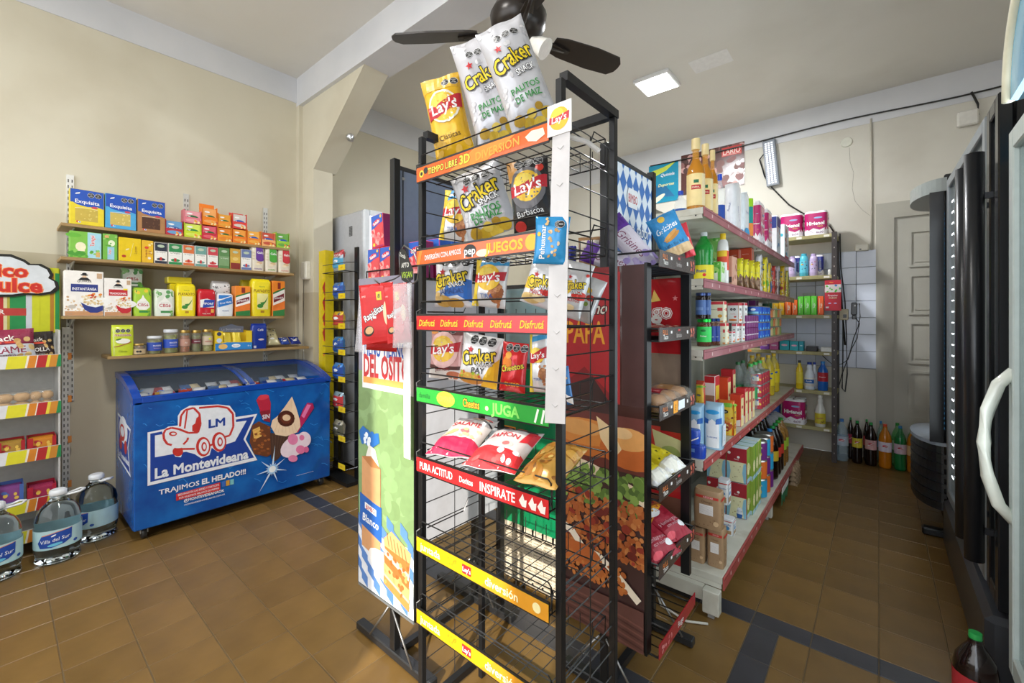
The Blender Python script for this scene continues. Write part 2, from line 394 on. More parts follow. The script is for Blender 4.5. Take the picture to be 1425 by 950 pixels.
# ---- ceiling fan ----
f = thing('ceiling_fan', 'dark brown three-bladed ceiling fan hanging over the snack rack', 'fan', (-1.36, 1.66, 2.70))
bk = M('2a2420', 'black'); bl = surfmat('dark_fan_blade', '2e2723', '241f1c', 6, .4, .05)
q = MB(); q.loft(bk, [(-.07, .03, .03, 2), (-.065, .085, .085, 2), (-.03, .13, .13, 2), (.03, .14, .14, 2), (.07, .12, .12, 2), (.1, .05, .05, 2)], 28); q.build('motor', f)
q = MB(); q.loft(bk, [(.1, .015, .015, 2), (.27, .015, .015, 2)], 10); q.loft(bk, [(.22, .03, .03, 2), (.28, .055, .055, 2), (.3, .055, .055, 2)], 18); q.build('down_rod', f)
for a in (216, 68, -38):
    q = MB(); ca, sa = cos(radians(a)), sin(radians(a)); q.T = Matrix.Rotation(radians(a), 4, 'Z') @ Matrix.Translation((0, 0, -.05)) @ Matrix.Rotation(radians(-13), 4, 'X')
    pts = [(.2, -.045), (.26, -.06), (.45, -.07), (.6, -.062), (.63, -.03), (.635, 0), (.63, .03), (.6, .062), (.45, .07), (.26, .06), (.2, .045)]
    q.prism(bl, pts, 'z', -.004, .004); q.build('blade', f)
    q = MB(); q.T = Matrix.Rotation(radians(a), 4, 'Z') @ Matrix.Translation((0, 0, -.052))
    q.tube(bk, [(.07, 0, 0), (.12, 0, -.02), (.17, 0, -.012), (.27, 0, -.008)], .012, 6); q.prism(bk, [(.17, -.03), (.3, -.012), (.3, .012), (.17, .03)], 'z', -.014, -.006); q.build('blade_bracket', f)
for a in (0, 120, 240):
    q = MB(); q.T = Matrix.Rotation(radians(a+20), 4, 'Z') @ Matrix.Translation((.07, 0, -.1)) @ Matrix.Rotation(radians(-50), 4, 'Y')
    q.loft(M('f4f2ea', 'gloss'), [(-.09, .05, .05, 2), (-.05, .042, .042, 2), (0, .018, .018, 2)], 16)
    q.build('lamp_shade', f)
# ---- ceiling LED panel ----
p = thing('ceiling_light', 'bright square LED ceiling panel near the back of the shop', 'light', (-1.43, 3.59, ZC))
q = MB(); q.box(M('e8e8e8', 'plastic'), -.15, -.15, -.03, .15, .15, 0, .006); q.build('frame', p)
q = MB(); q.box(M('ffffff', 'plastic', 1, 9), -.13, -.13, -.034, .13, .13, -.03); q.build('diffuser', p)
q = MB(); q.box(M('e8e8e8', 'plastic'), -.14, -.1, -.012, .14, .1, 0); o = tag(q.build('ceiling_patch'), 'stained plaster repair mark on the ceiling right of the LED panel', 'stain', loc=(-1.0, 3.58, ZC+.0105))
# ---- wall lamp (LED strip), cables, posters on the back wall ----
p = thing('wall_lamp', 'slim white emergency light mounted tilted on the back wall', 'light', (-.82, YB-.004, 2.78), 0)
p.rotation_euler = (0, radians(-5), 0)
q = MB(); q.box(M('8d949e', 'plastic'), -.055, -.05, -.23, .055, 0, .23, .006); q.box(M('222222', 'plastic'), -.045, -.04, .23, .045, -.01, .245); q.build('housing', p)
q = MB()
for i in range(3):
    for j in range(20): q.box(M('f4f8ff', 'plastic', 1, .5), -.035+i*.026, -.056, -.21+j*.021, -.018+i*.026, -.05, -.197+j*.021)
q.build('led_grid', p)
q = MB(); a = [PY(1065, 212, 4.97), PY(1057, 222, 4.98), PY(1064, 245, 4.98), PY(1075, 262, 4.98), PY(1098, 285, 4.98), PY(1118, 297, 4.98), PY(1152, 310, 4.98), PY(1165, 330, 4.98), PY(1168, 380, 4.98), PY(1176, 480, 4.98)]
q.tube(M('1c1c1c', 'plastic'), a, .007); tag(q.build('lamp_cable'), 'black cable curving from the slim wall lamp down to the back shelf', 'cable')
q = MB(); a = [PY(905, 231, 4.99)]+[PY(905+(1410-905)*t, 231+(115-231)*t+2*sin(t*9), 4.98) for t in [i/14 for i in range(1, 15)]]
q.tube(M('2a2a28', 'plastic'), a, .007); q.tube(M('2a2a28', 'plastic'), [PY(1352, 128, 4.98), PY(1361, 145, 4.97), PY(1361, 160, 4.97)], .008)
tag(q.build('ceiling_cable'), 'long black cable pinned along the white band high on the back wall', 'cable')
q = MB(); q.tube(M('cfcabb', 'plastic'), [PY(1212, 165, 4.99), PY(1213, 348, 4.99)], .008); tag(q.build('conduit'), 'thin cream conduit running vertically beside the door frame', 'conduit')
q = MB(); a, b = PY(1190, 341, 5), PY(1208, 349, 5); q.box(M('dcd8c8', 'plastic'), a.x, YB-.045, b.z, b.x+.005, YB, a.z, .006); q.box(M('20201e', 'plastic'), a.x+.03, YB-.047, b.z+.01, a.x+.045, YB-.044, b.z+.02)
tag(q.build('junction_box'), 'cream junction box on the back wall above the white wall tiles', 'switch')
q = MB(); q.loft(M('d9d9cb', 'plastic'), [(0, .045, .045, 2), (.012, .04, .04, 2)], 18); tag(q.build('round_cover'), 'round pale cover plate high on the back wall with a crack below', 'cover', loc=PY(1178, 198, 5), rot=(pi/2, 0, 0))
q = MB(); q.box(M('e4e2da', 'plastic'), -.06, -.05, -.06, .06, 0, .06, .01); q.loft(M('1a1a1a', 'black'), [(0, .03, .03, 2), (.01, .028, .028, 2)], 14)
tag(q.build('vent_outlet'), 'white box with a round black hole high above the door', 'vent', loc=PY(1346, 166, 5))
q = MB(); q.tube(M('6f695c', 'matte'), [PY(x, y, 5) for x, y in ((1182, 205), (1183, 225), (1188, 240), (1186, 262), (1190, 280), (1200, 292), (1211, 300))], .0015, 3)
o = q.build('wall_crack', wb)
# ================= PACK BUILDERS =================
def spec(w, h, L):
    # print spec in 0..1 face units (x across, y up); radii and text heights are fractions of the width
    A = Art()
    X = lambda x: (x-.5)*w; Yy = lambda y: y*h
    for t in L:
        k = t[0]
        if k == 'r': A.rect(M(t[1]), X(t[2]), Yy(t[3]), X(t[4]), Yy(t[5]))
        elif k == 'e': A.ell(M(t[1]), X(t[2]), Yy(t[3]), t[4]*w, (t[5] if len(t) > 5 else t[4])*w, rot=radians(t[6]) if len(t) > 6 else 0)
        elif k == 'p': A.poly(M(t[1]), [(X(a), Yy(b)) for a, b in t[2]])
        elif k == 's': A.star(M(t[1]), X(t[2]), Yy(t[3]), t[4]*w)
        elif k == 'l': A.line(M(t[1]), [(X(a), Yy(b)) for a, b in t[3]], t[2]*w)
        elif k == 'o': A.octs(X(t[1]), Yy(t[2]), t[3]*w, t[4], *(t[5:] if len(t) > 5 else ()))
        elif k == 't':
            o = dict(t[7]) if len(t) > 7 else {}
            if 'out' in o: o['out'] = M(o['out'])
            if 'rot' in o: o['rot'] = radians(o['rot'])
            A.text(M(t[1]), t[2], X(t[3]), Yy(t[4]), t[5]*w, w=t[6]*w, **o)
        elif k == 'b':   # scatter of blobs: hexes, count, x0,y0,x1,y1, radius, seed
            rr = random.Random(t[8]); cols = t[1]
            for i in range(t[2]):
                Q = Art(); Q.ell(None, X(rr.uniform(t[3], t[5])), Yy(rr.uniform(t[4], t[6])), t[7]*w*rr.uniform(.7, 1.2), t[7]*w*rr.uniform(.5, 1), 10, rr.uniform(0, 3))
                A.L.append((M(cols[i % len(cols)]), Q.L[0][1], 1))
        elif k == 'chk':  # gingham
            c, n = t[1], t[2]; s = w/n; ny = int(h/s)+1
            for i in range(n):
                for j in range(ny):
                    if (i+j) % 2: A.rect(M(c), -w/2+i*s, j*s, -w/2+(i+1)*s, min(h, (j+1)*s))
    return A
def carton(name, w, d, h, col, L=(), side=None, sideL=None, top=None, open_top=False, kind='paper', parent=None):
    q = MB(); m = M(col, kind); b = min(.002, d*.1)
    q.box(m, -w/2, -d/2, 0, w/2, d/2, h, b)
    if side: q.box(M(side), -w/2-.0004, -d/2+b, b, w/2+.0004, d/2-b, h-b)
    if top: q.box(M(top), -w/2+b, -d/2+b, h, w/2-b, d/2-b, h+.0006)
    q.art(spec(w-2*b, h-2*b, L), lambda x, z, o: (x, -d/2-o, z+b))
    if sideL: 
        q.art(spec(d-2*b, h-2*b, sideL), lambda x, z, o: (w/2+.0004+o, x, z+b)); q.art(spec(d-2*b, h-2*b, sideL), lambda x, z, o: (-w/2-.0004-o, -x, z+b))
    return q.build(name, parent)
def sup(a, e): return abs(a)**e*(1 if a > 0 else -1)
def brick(name, w, d, h, col, L=(), p=5, top='fold', kind='gloss', seed=0, parent=None, sideL=None):
    # soft filled bag standing up (flour, sugar, yerba)
    q = MB(); m = M(col, kind); rr = random.Random(seed); nz = 7
    hw = lambda z: w/2*(.955+.045*sin(pi*min(1, max(0, z/h)))); hd = lambda z: d/2*(.93+.07*sin(pi*min(1, max(0, z/h))))
    zs = [h*.0]+[h*(.02+.9*i/nz) for i in range(nz+1)]
    secs = [(0, w*.46, d*.46, p)]+[(z, hw(z), hd(z), p) for z in zs[1:]]
    if top == 'fold': secs += [(h*.97, w*.44, d*.33, p), (h, w*.42, d*.2, p)]
    elif top == 'seal': secs += [(h*.955, w*.47, d*.28, 4), (h*.985, w*.48, d*.05, 3), (h, w*.485, d*.02, 3)]
    else: secs += [(h*.98, w*.47, d*.46, p), (h, w*.45, d*.43, p)]
    q.loft(m, secs, 28)
    def sf(x, z, o):
        z2 = min(h*.93, max(h*.01, z)); a = hw(z2); b = hd(z2); t = min(1, abs(x)/a)
        return (x*a/(w/2), -b*(1-t**p)**(1/p)-o, z)
    q.art(spec(w*.94, h*.92, L), sf, [w*(-.47+.94*i/10) for i in range(1, 10)], [h*.92*i/8 for i in range(1, 8)], base=.0012, step=.0001)
    if sideL: q.art(spec(d*.8, h*.9, sideL), lambda x, z, o: (hw(min(z, h*.9))+.0006+o, x, z), (), [h*.9*i/6 for i in range(1, 6)], base=.001)
    return q.build(name, parent)
def bag(name, w, h, t, col, L=(), back=None, seed=0, nx=14, ny=18, amp=1.0, pinch=.06, kind='foil', parent=None):
    # pillow bag with sealed, slightly ruffled ends
    q = MB(); G = {}
    def P(i, j, s):
        u = -1+2*i/nx; v = j/ny
        env = max(0, 1-abs(u)**2.6)**.6*max(0, min(1, (v-.035)/.2) if v < .5 else min(1, (.965-v)/.2))**.55
        nz = noise.noise(Vector((u*2.2+seed*3.1, v*4+seed, s*2)))*.35+noise.noise(Vector((u*6+seed, v*9, s*5+seed)))*.18
        end = math.exp(-min(v, 1-v)/.09)
        y = t/2*env*(1+.55*amp*nz)+amp*t*.05*sin(u*26+seed+2*noise.noise(Vector((u*3, v*3, seed))))*end*(0 if min(v, 1-v) < .03 else 1)
        wav = amp*.035*t*sin(u*5+seed*1.7)*(1 if v > .5 else -1)*end
        x = u*w/2*(1-pinch*sin(pi*v)**1.0)
        return Vector((x, (-max(y, .0004) if s < 0 else max(y, .0004))+wav, v*h))
    for s in (-1, 1):
        for j in range(ny+1):
            for i in range(nx+1): G[i, j, s] = P(i, j, s)
    V = [G[i, j, s] for s in (-1, 1) for j in range(ny+1) for i in range(nx+1)]; n = (nx+1)*(ny+1)
    F1 = [(j*(nx+1)+i, j*(nx+1)+i+1, (j+1)*(nx+1)+i+1, (j+1)*(nx+1)+i) for j in range(ny) for i in range(nx)]
    m = M(col, kind); m2 = M(back or col, kind); k1 = q.mi(m); k2 = q.mi(m2)
    q.add(V, F1, m, True); o = len(q.v)-len(V)
    for f in F1: q.f.append([o+n+i for i in f[::-1]]); q.m.append(k2); q.sm.append(True)
    def rim(idx):
        for a, b in zip(idx, idx[1:]): q.f.append([o+b, o+a, o+n+a, o+n+b]); q.m.append(k1); q.sm.append(True)
    rim([i for i in range(nx+1)]); rim([(nx+1)*j+nx for j in range(ny+1)]); rim([(nx+1)*ny+i for i in range(nx, -1, -1)]); rim([(nx+1)*j for j in range(ny, -1, -1)])
    def sf(x, z, o_):
        fu = min(nx-1e-6, max(0, (x/w+.5)*nx)); fv = min(ny-1e-6, max(0, z/h*ny)); i, j = int(fu), int(fv); a, b = fu-i, fv-j
        p = (G[i, j, -1]*(1-a)+G[i+1, j, -1]*a)*(1-b)+(G[i, j+1, -1]*(1-a)+G[i+1, j+1, -1]*a)*b
        return (p.x, p.y-o_, p.z)
    q.art(spec(w, h, L), sf, [w*(-.5+i/nx) for i in range(1, nx)], [h*j/ny for j in range(1, ny)], base=.0011, step=.00012, lim=(-w/2, w/2, 0, h))
    return q.build(name, parent)
def rprof(prof, r, h): return [(z*h, r*k, r*k, 2) for z, k in prof]
SODA = [(0, .8), (.02, .95), (.06, 1), (.28, .97), (.5, .98), (.64, 1), (.74, .88), (.82, .62), (.89, .36), (.93, .33), (.945, .33)]
WINE = [(0, .96), (.02, 1), (.58, 1), (.66, .9), (.72, .62), (.78, .4), (.84, .36), (.93, .36)]
JUG = [(0, .72), (.02, .9), (.06, .98), (.5, 1), (.62, .98), (.74, .78), (.82, .5), (.87, .3), (.92, .28)]
TALL = [(0, .9), (.03, 1), (.6, 1), (.72, .9), (.82, .55), (.9, .36), (.94, .34)]
JAR = [(0, .9), (.03, 1), (.8, 1), (.87, .88), (.92, .84)]
CAN = [(0, .94), (.02, 1), (.98, 1), (1, .95)]
SHAMP = [(0, .9), (.03, 1), (.7, 1), (.84, .85), (.88, .6)]
def bottle(name, r, h, prof, body, cap, label=None, liquid=None, lmat=None, L=(), capr=.4, caph=.07, n=20, group=None, flat=1.0):
    # thing > container, liquid, label, cap
    t = thing(name, '', 'bottle')
    S_ = rprof(prof, r, h); S_ = [(z, a, b*flat, p) for z, a, b, p in S_]
    q = MB(); q.loft(body, S_, n); q.build('container', t)
    if liquid:
        q = MB(); q.loft(liquid, [(max(z, .003), a*.955, b*.955, p) for z, a, b, p in S_ if z <= h*.8], n); q.build('liquid', t)
    top = S_[-1][0]; cr = capr*r
    q = MB(); q.loft(cap, [(top-.004, cr, cr, 2), (top+.002, cr*1.05, cr*1.05, 2), (top+caph*h, cr, cr, 2)], 14); q.build('cap', t)
    if label:
        z0, z1 = label[0]*h, label[1]*h; k = max(a for z, a, b, p in S_ if z <= z1+1e-6)*1.012
        q = MB(); q.loft(lmat, [(z0, k, k*flat, 2), (z1, k, k*flat, 2)], n, cap=False)
        W_ = k*1.7
        def sf(x, z, o): x_ = max(-k*.999, min(k*.999, x)); return (x_, -flat*sqrt(max(0, k*k-x_*x_))-o, z0+z)
        if L: q.art(spec(W_, z1-z0, L), sf, [W_*(-.5+i/10) for i in range(1, 10)], base=.0014)
        q.build('label', t)
    return t
WOOD = surfmat('shelf_board', 'a88a5c', '9a7d50', 9, .5, .1, 5)
STEEL = M('b9bbbd', 'steel'); WIRE = M('2b2b2c', 'black'); CHROME = M('8d8d8d', 'metal')
def upright(name, h, parent=None):
    q = MB(); q.box(M('d4d4d0', 'steel'), -.016, -.012, 0, .016, 0, h)
    for i in range(int(h/.035)):
        for s in (-.008, .008): q.box(M('2a2826', 'matte'), s-.002, -.0135, .01+i*.035, s+.002, -.012, .028+i*.035)
    return q.build(name, parent)
# ================= LEFT WALL SHELVES =================
XF = -3.46
SH = [1.775, 1.587, 1.256, 1.018]
tracks = thing('wall_shelving', 'row of slotted metal wall tracks and brackets carrying the long wooden shelves', 'shelving', (XL, 0, 0))
for y, z0, z1 in ((.283, .75, 2.1), (.854, .75, 2.11), (1.367, .75, 2.11)):
    u = upright('track', z1-z0, tracks); u.rotation_euler = (0, 0, FX); u.location = (0.0, y, z0)
    for z in SH:
        if z < 1.1 and y < .4: continue
        q = MB(); q.prism(M('c8c6bd', 'steel'), [(0.01, -.07), (.02, -.07), (.22, -.022), (.22, -.019), (.01, -.019)], 'y', -.003, .003); b = q.build('shelf_bracket', tracks); b.location = (0, y, z)
for i, (z, y0, y1, nm) in enumerate(((SH[0], .228, 1.445, 'highest'), (SH[1], .228, 1.485, 'second'), (SH[2], .238, 1.41, 'third'), (SH[3], .42, 1.6, 'lowest'))):
    q = MB(); q.box(WOOD, 0, y0, -.018, .245, y1, 0, .002)
    tag(q.build('wall_shelf'), {0: 'highest wooden wall shelf, holding cake mix boxes and juice powders', 1: 'second wooden wall shelf from the top, holding tea boxes', 2: 'third wooden wall shelf from the top, holding oats and yerba', 3: 'lowest wooden wall shelf above the blue freezer, holding jars'}[i], 'shelf', 'wooden shelves on the left wall', loc=(XL+.004, 0, z))
def onX(px0, px1, pt, zs, Xf, dep):
    a = PX(px0, pt, Xf); b = PX(px1, pt, Xf); c = PX((px0+px1)/2, pt, Xf)
    return (Xf-dep/2, (a.y+b.y)/2, zs), b.y-a.y, c.z-zs
def put(o, loc, label, cat, group=None, rz=FX, rot=None): return tag(o, label, cat, group, loc, rz, rot)
G1 = 'packs on the highest wall shelf'
def exq(base, cake, hi):
    return [('r', base, 0, 0, 1, 1), ('r', '1650b8', 0, .62, 1, 1), ('p', '1650b8', [(0, .66), (.2, .56), (.5, .52), (.8, .55), (1, .5), (1, .7), (0, .7)]), ('r', cake, .14, .1, .82, .46), ('b', [hi, cake], 26, .17, .13, .79, .43, .03, 3),
            ('l', 'f4f0e0', .012, [(.14, .46), (.5, .49), (.82, .46)]), ('t', 'ffffff', 'Exquisita', .5, .66, .15, .84, dict(b=1, rot=-2)), ('o', .72, .87, .1, 2), ('e', 'c9425a', .72, .52, .1, .045), ('p', 'ffffff', [(.14, .85), (.27, .88), (.29, .92), (.16, .89)]), ('b', ['d23a3a', 'ffffff', '3a5ad2'], 5, .05, .06, .3, .09, .03, 5)]
for px0, px1, pt, c, s, hi, lb in ((97, 145, 264.5, 'e8d22a', 'c9b04a', 'ddca6a', 'yellow and blue cake mix box at the left end of the highest shelf'), (146.5, 189.5, 271.5, '4aa8dc', 'cdb75c', 'e2d080', 'light blue cake mix box between the yellow and the brown one'), (191.5, 230, 279, 'b08050', '50301e', '6b4630', 'brown and blue chocolate cake mix box, third on the highest shelf')):
    loc, w, h = onX(px0, px1, pt, SH[0], XF-.005, .06); put(carton('cake_mix_box', w, .06, h, c, exq(c, s, hi)), loc, lb, 'box', 'cake mix boxes')
def display(c, c2, tx, tc='1e6a34', w=.06, d=.08, h=.07, dark=True):
    # counter display box of juice powder sachets
    t = thing('juice_powder_box', '', 'box'); q = MB(); e = .003
    q.box(M(c), -w/2, -d/2, 0, w/2, -d/2+e, h*.45); q.box(M(c), -w/2, d/2-e, 0, w/2, d/2, h*1.02); q.box(M(c), -w/2, -d/2+e, 0, -w/2+e, d/2-e, h); q.box(M(c), w/2-e, -d/2+e, 0, w/2, d/2-e, h); q.box(M(c), -w/2+e, -d/2+e, 0, w/2-e, d/2-e, .003)
    q.art(spec(w, h, [('e', c2, .5, .2, .42, .12), ('b', ['f0a030', 'f4e0a0', 'd05a30'], 5, .6, .08, .95, .25, .09, 3)]), front(d/2)); q.build('tray', t)
    for k in range(3):
        q = MB(); y = -d/2+.012+k*.02; q.box(M(c2, 'foil'), -w/2+e+.001, y-.004, .004, w/2-e-.001, y+.004, h*.93-k*.004, .002)
        if k == 0: q.art(spec(w*.86, h*.9, [('r', c2, 0, 0, 1, 1), ('e', tc, .5, .48, .42, .2), ('t', 'ffffff', tx, .5, .48, .26, .76, dict(b=1, slant=.15)), ('e', 'f5f5f5', .3, .8, .2, .07)]), front(-y+.004))
        q.build('sachet', t)
    return t
row1 = [(230.5, 255, 306, 'b8303e', '6aa0d0', 'Clight', '3a5aa0', 'small blue and red juice powder box beside the brown cake mix'), (256.5, 280.5, 310, 'c8dc28', 'd8e860', 'Tang', '2a8a3a', 'lime yellow juice powder box, second in the lower row'), (281, 302.5, 313, 'c8283c', 'e06070', 'Tang', '1e6a34', 'red juice powder box in the lower row, under the big orange one'), (303, 323, 316, 'f09a28', 'e8862a', 'Tang', '1e6a34', 'amber juice powder box, fourth in the lower row'), (324, 343.5, 318, 'f07a1e', 'f0a040', 'Tang', '2a6a34', 'deep orange juice powder box under the white and red one'), (344.5, 363, 320.5, 'f08a28', 'f4b048', 'Arcor', '2458b0', 'orange juice powder box with a blue logo, sixth in the lower row'), (364.5, 383.5, 322.5, 'f0b070', 'c8503a', 'Arcor', '2458b0', 'white and purple juice powder box, second from the right'), (385, 403, 323.5, '9ccc3a', '6aa848', 'Arcor', '2458b0', 'green and white juice powder box at the right end of the shelf')]
for px0, px1, pt, c, c2, tx, tc, lb in row1:
    loc, w, h = onX(px0, px1, pt, SH[0], XF-.005, .08); o = display(c, c2, tx, tc, w, .08, h); put(o, loc, lb, 'box', 'juice powder boxes')
for px0, px1, pt, pb, c, c2, tx, lb, tl in ((256.5, 280.5, 292, 311, 'e07a88', 'e8a0a8', 'Tang', 'pink juice powder box stacked on the lime one', 0), (282, 303, 288, 313.5, 'f08218', 'f0a860', 'Tang', 'tall orange juice powder box with its lid folded up, on the red one', .03), (304, 322, 297, 317, 'f0922a', 'e8a23a', 'Tang', 'orange juice powder box stacked on the amber one', 0), (324, 344, 297, 318.5, 'e0423a', 'd8d0c8', 'Arcor', 'white and red juice powder box stacked on the deep orange one', .012)):
    l0 = onX(px0, px1, pb, 0, XF-.005, .08)[2]; loc, w, h = onX(px0, px1, pt, l0+.002, XF-.005, .08); o = display(c, c2, tx, '2458b0' if tx == 'Arcor' else '1e6a34', w, .075, h)
    if tl:
        q = MB(); q.box(M(c), -w/2, .038, h*.9, w/2, .041, h+tl); q.build('lid_flap', o)
    put(o, loc, lb, 'box', 'juice powder boxes')
# second shelf: tea
def tea(c, tx='La Virginia'): return [('r', 'f2f0ea', 0, 0, 1, .62), ('r', c, 0, .6, 1, 1), ('e', 'b8c8b0', .5, .84, .3, .15), ('t', '2a2a2a', tx, .5, .55, .13, .85), ('r', c, 0, 0, 1, .12), ('e', c, .5, .2, .36, .14), ('r', 'c83030', .4, .14, .58, .3), ('l', 'd0d0cc', .02, [(.1, .42), (.9, .42)])]
loc, w, h = onX(97, 141.5, 322.5, SH[1], XF-.005, .07)
put(carton('tea_box', w, .07, h, '7fc24a', [('r', 'a8d8e8', .55, .0, 1, 1), ('e', '4a9a34', .2, .15, .3, .12), ('e', '6ab83c', .1, .85, .25, .1), ('e', 'f0ecc8', .33, .42, .17, .2), ('r', 'f0ecc8', .2, .25, .46, .55), ('b', ['5aa83a', '8ccc5a'], 10, 0, .02, .9, .3, .07, 2), ('t', 'd02a3a', 'Taragui', .7, .68, .14, .5, dict(rot=90, b=1, out='ffffff')), ('r', 'd8b068', .82, .05, .96, .25)]), loc, 'large green and sky blue tea box at the left end of the second shelf', 'box', 'tea boxes')
loc, w, h = onX(143, 163.5, 325.5, SH[1], XF-.005, .07)
put(carton('tea_box', w, .07, h, '74b848', [('r', '9ccce0', .3, 0, .8, .5), ('e', 'e8f0d0', .6, .65, .25, .3), ('b', ['5aa83a', '9cd06a'], 8, 0, .5, 1, 1, .1, 4), ('t', 'd02a3a', 'Taragui', .45, .3, .18, .5, dict(rot=90, b=1, out='ffffff')), ('r', 'e0b070', .1, .85, .4, .95)]), loc, 'narrow green tea box beside the large green one', 'box', 'tea boxes')
loc, w, h = onX(165, 196.5, 331, SH[1], XF-.005, .07)
put(carton('tea_box', w, .07, h, 'e8c81c', [('e', 'b8381c', .22, .2, .1, .08), ('t', '8a5a14', 'Lipton', .75, .5, .13, .6, dict(rot=90)), ('p', 'f6ecb0', [(.3, .45), (.45, .5), (.46, .56), (.32, .52)]), ('l', 'f8eea0', .015, [(.5, .2), (.65, .8)])], kind='gloss'), loc, 'wide plain yellow tea box on the second shelf', 'box', 'tea boxes')
loc, w, h = onX(197.5, 213.5, 334.5, SH[1], XF-.005, .07)
put(carton('tea_box', w, .07, h, 'e8b828', [('e', 'd84a28', .4, .68, .2, .16), ('b', ['f0e0a0', 'c88a28'], 8, .3, .4, .9, .95, .12, 5), ('t', '8a3a14', 'Green Hills', .35, .4, .16, .9, dict(rot=90)), ('e', 'f0e8d0', .65, .2, .15, .15)]), loc, 'narrow yellow tea box with an orange fruit on it', 'box', 'tea boxes')
for px0, px1, pt, c, lb in ((215, 233, 337.5, '2c3244', 'black and white tea box'), (234.5, 253.5, 339, '2f8a50', 'dark green and white tea box'), (254.5, 270.5, 341, 'd8713e', 'orange and white tea box'), (271.5, 287.5, 342.5, '6fa098', 'teal and white tea box'), (289, 303.5, 344, 'cc4650', 'red and white tea box'), (335.5, 350, 347, '6c7cac', 'lavender blue and white tea box')):
    loc, w, h = onX(px0, px1, pt, SH[1], XF-.005, .07); put(carton('tea_box', w, .07, h, 'f0eee8', tea(c)), loc, lb+' in the row on the second wall shelf', 'box', 'tea boxes')
loc, w, h = onX(304.8, 319.5, 345, SH[1], XF-.005, .07); put(carton('tea_box', w, .07, h, '6d9a62', tea('5c8a52')+[('r', '7da070', 0, .12, 1, .6), ('t', 'e8f0e0', 'La Virginia', .5, .5, .13, .85)]), loc, 'sage green tea box with no white panel on the second wall shelf', 'box', 'tea boxes')
loc, w, h = onX(320.5, 334.5, 346, SH[1], XF-.005, .07); put(carton('tea_box', w, .07, h, 'd8a83a', tea('d0a040')+[('r', 'd8b04a', 0, .3, 1, .6), ('r', '8a3028', 0, 0, 1, .3), ('e', 'e8c878', .5, .5, .3, .2)]), loc, 'golden tea box with a dark red foot on the second wall shelf', 'box', 'tea boxes')
for i, (px0, px1, pt, c, lb) in enumerate(((350.5, 368.5, 341, '6a3a9c', 'tall rice cake pack with a purple band'), (369.5, 387, 343, '4aa83a', 'tall rice cake pack with a green band'), (388, 405, 345, 'c8303a', 'tall rice cake pack with a red band'))):
    loc, w, h = onX(px0, px1, pt, SH[1], XF-.005, .07)
    put(brick('rice_cake_pack', w, .07, h, 'e6ddca', [('r', c, .3, .5, 1, 1), ('e', c, .65, .5, .34, .2), ('e', 'd8c8a8', .12, .75, .1, .06), ('e', 'd8c8a8', .12, .62, .1, .06), ('e', 'd8c8a8', .12, .5, .1, .06), ('t', 'ffffff', 'Gallo', .66, .78, .2, .55, dict(b=1)), ('e', 'd8b890', .6, .35, .24, .12), ('e', 'efe0c0', .45, .28, .2, .1), ('t', c, 'tostadas', .5, .1, .14, .8)], p=4, top='seal', seed=i), loc, lb+' at the right end of the second shelf', 'bag', 'rice cake packs')
# third shelf: oats and yerba
def oats(ac, tx, bowl):
    return [('r', 'f4f1ec', 0, 0, 1, 1), ('r', 'c89468', 0, 0, 1, .1), ('b', ['d8b890', 'e8d4b4', 'c8a478'], 40, .02, .1, .98, .45, .035, 7), ('e', 'f4f4f0', .78, .32, .44, .2), ('b', ['e4cfa0', 'd0b47c', 'efe2c4'], 34, .48, .26, .98, .46, .045, 9), ('b', ['c8412c', 'e8923c'], 6, .6, .4, .95, .5, .05, 4),
            ('p', ac, [(.4, .3), (.5, .14), (.65, .07), (.85, .07), (1, .12), (1, .24), (.8, .19), (.6, .22)]), ('r', ac, .15, .54, .86, .71), ('t', 'ffffff', tx, .5, .605, .1, .64, dict(b=1)), ('e', '1e1e22', .5, .92, .1, .03), ('e', 'e8c8a8', .5, .875, .06, .05), ('p', '1e1e22', [(.33, .8), (.42, .86), (.58, .86), (.67, .8)]), ('e', '1e1e22', .5, .945, .06, .04), ('t', '2a2a2e', 'QUAKER', .5, .77, .07, .4, dict(arch=.3)), ('r', 'c8a888', .83, .85, .97, .97), ('e', 'c8c0b4', .18, .2, .1, .07), ('t', '9a9a9a', 'AVENA', .12, .04, .03, .2)]
loc, w, h = onX(89.5, 144, 377, SH[2], XF, .08); put(carton('oats_box', w, .08, h, 'f4f1ec', oats('2b3a86', 'INSTANTÁNEA', 0)), loc, 'large white oats box with a blue band at the left of the third shelf', 'box', 'oats boxes')
loc, w, h = onX(145, 183, 387.5, SH[2], XF, .08); put(carton('oats_box', w, .08, h, 'f4f1ec', oats('c22a34', 'TRADICIONAL', 0)+[('r', 'f0dc28', .7, .7, .86, .74)]), loc, 'smaller white oats box with a red band and red bowl', 'box', 'oats boxes')
def cbse(c): return [('r', c, 0, 0, 1, 1), ('b', ['e8c83a', '9cc840', '5a9a3a'] if c != 'dfe6da' else ['5a9a5a', '8cbc7c'], 9, .02, .78, .95, .98, .14, 3), ('b', ['6aa840', '4a8a3a'], 5, .7, .02, .98, .2, .12, 5), ('p', 'f2f2ec', [(.5, .82), (.58, .7), (.85, .5), (.9, .35), (.7, .24), (.3, .24), (.12, .35), (.2, .55), (.42, .68)]), ('t', 'b81e34', 'CBSé', .5, .43, .2, .66, dict(b=1)), ('r', '3a8a48', .28, .13, .78, .21), ('l', '4a4a4a', .008, [(.3, .53), (.7, .54)])]
loc, w, h = onX(185.5, 212, 400, SH[2], XF, .08); put(brick('yerba_pack', w, .08, h, 'a8d038', cbse('a8d038'), seed=1), loc, 'lime green yerba pack with lemons, right of the oats boxes', 'bag', 'yerba packs'); hl = h
l2, w2, h2 = onX(176, 207, 372, SH[2]+hl+.02, XF-.1, .07)
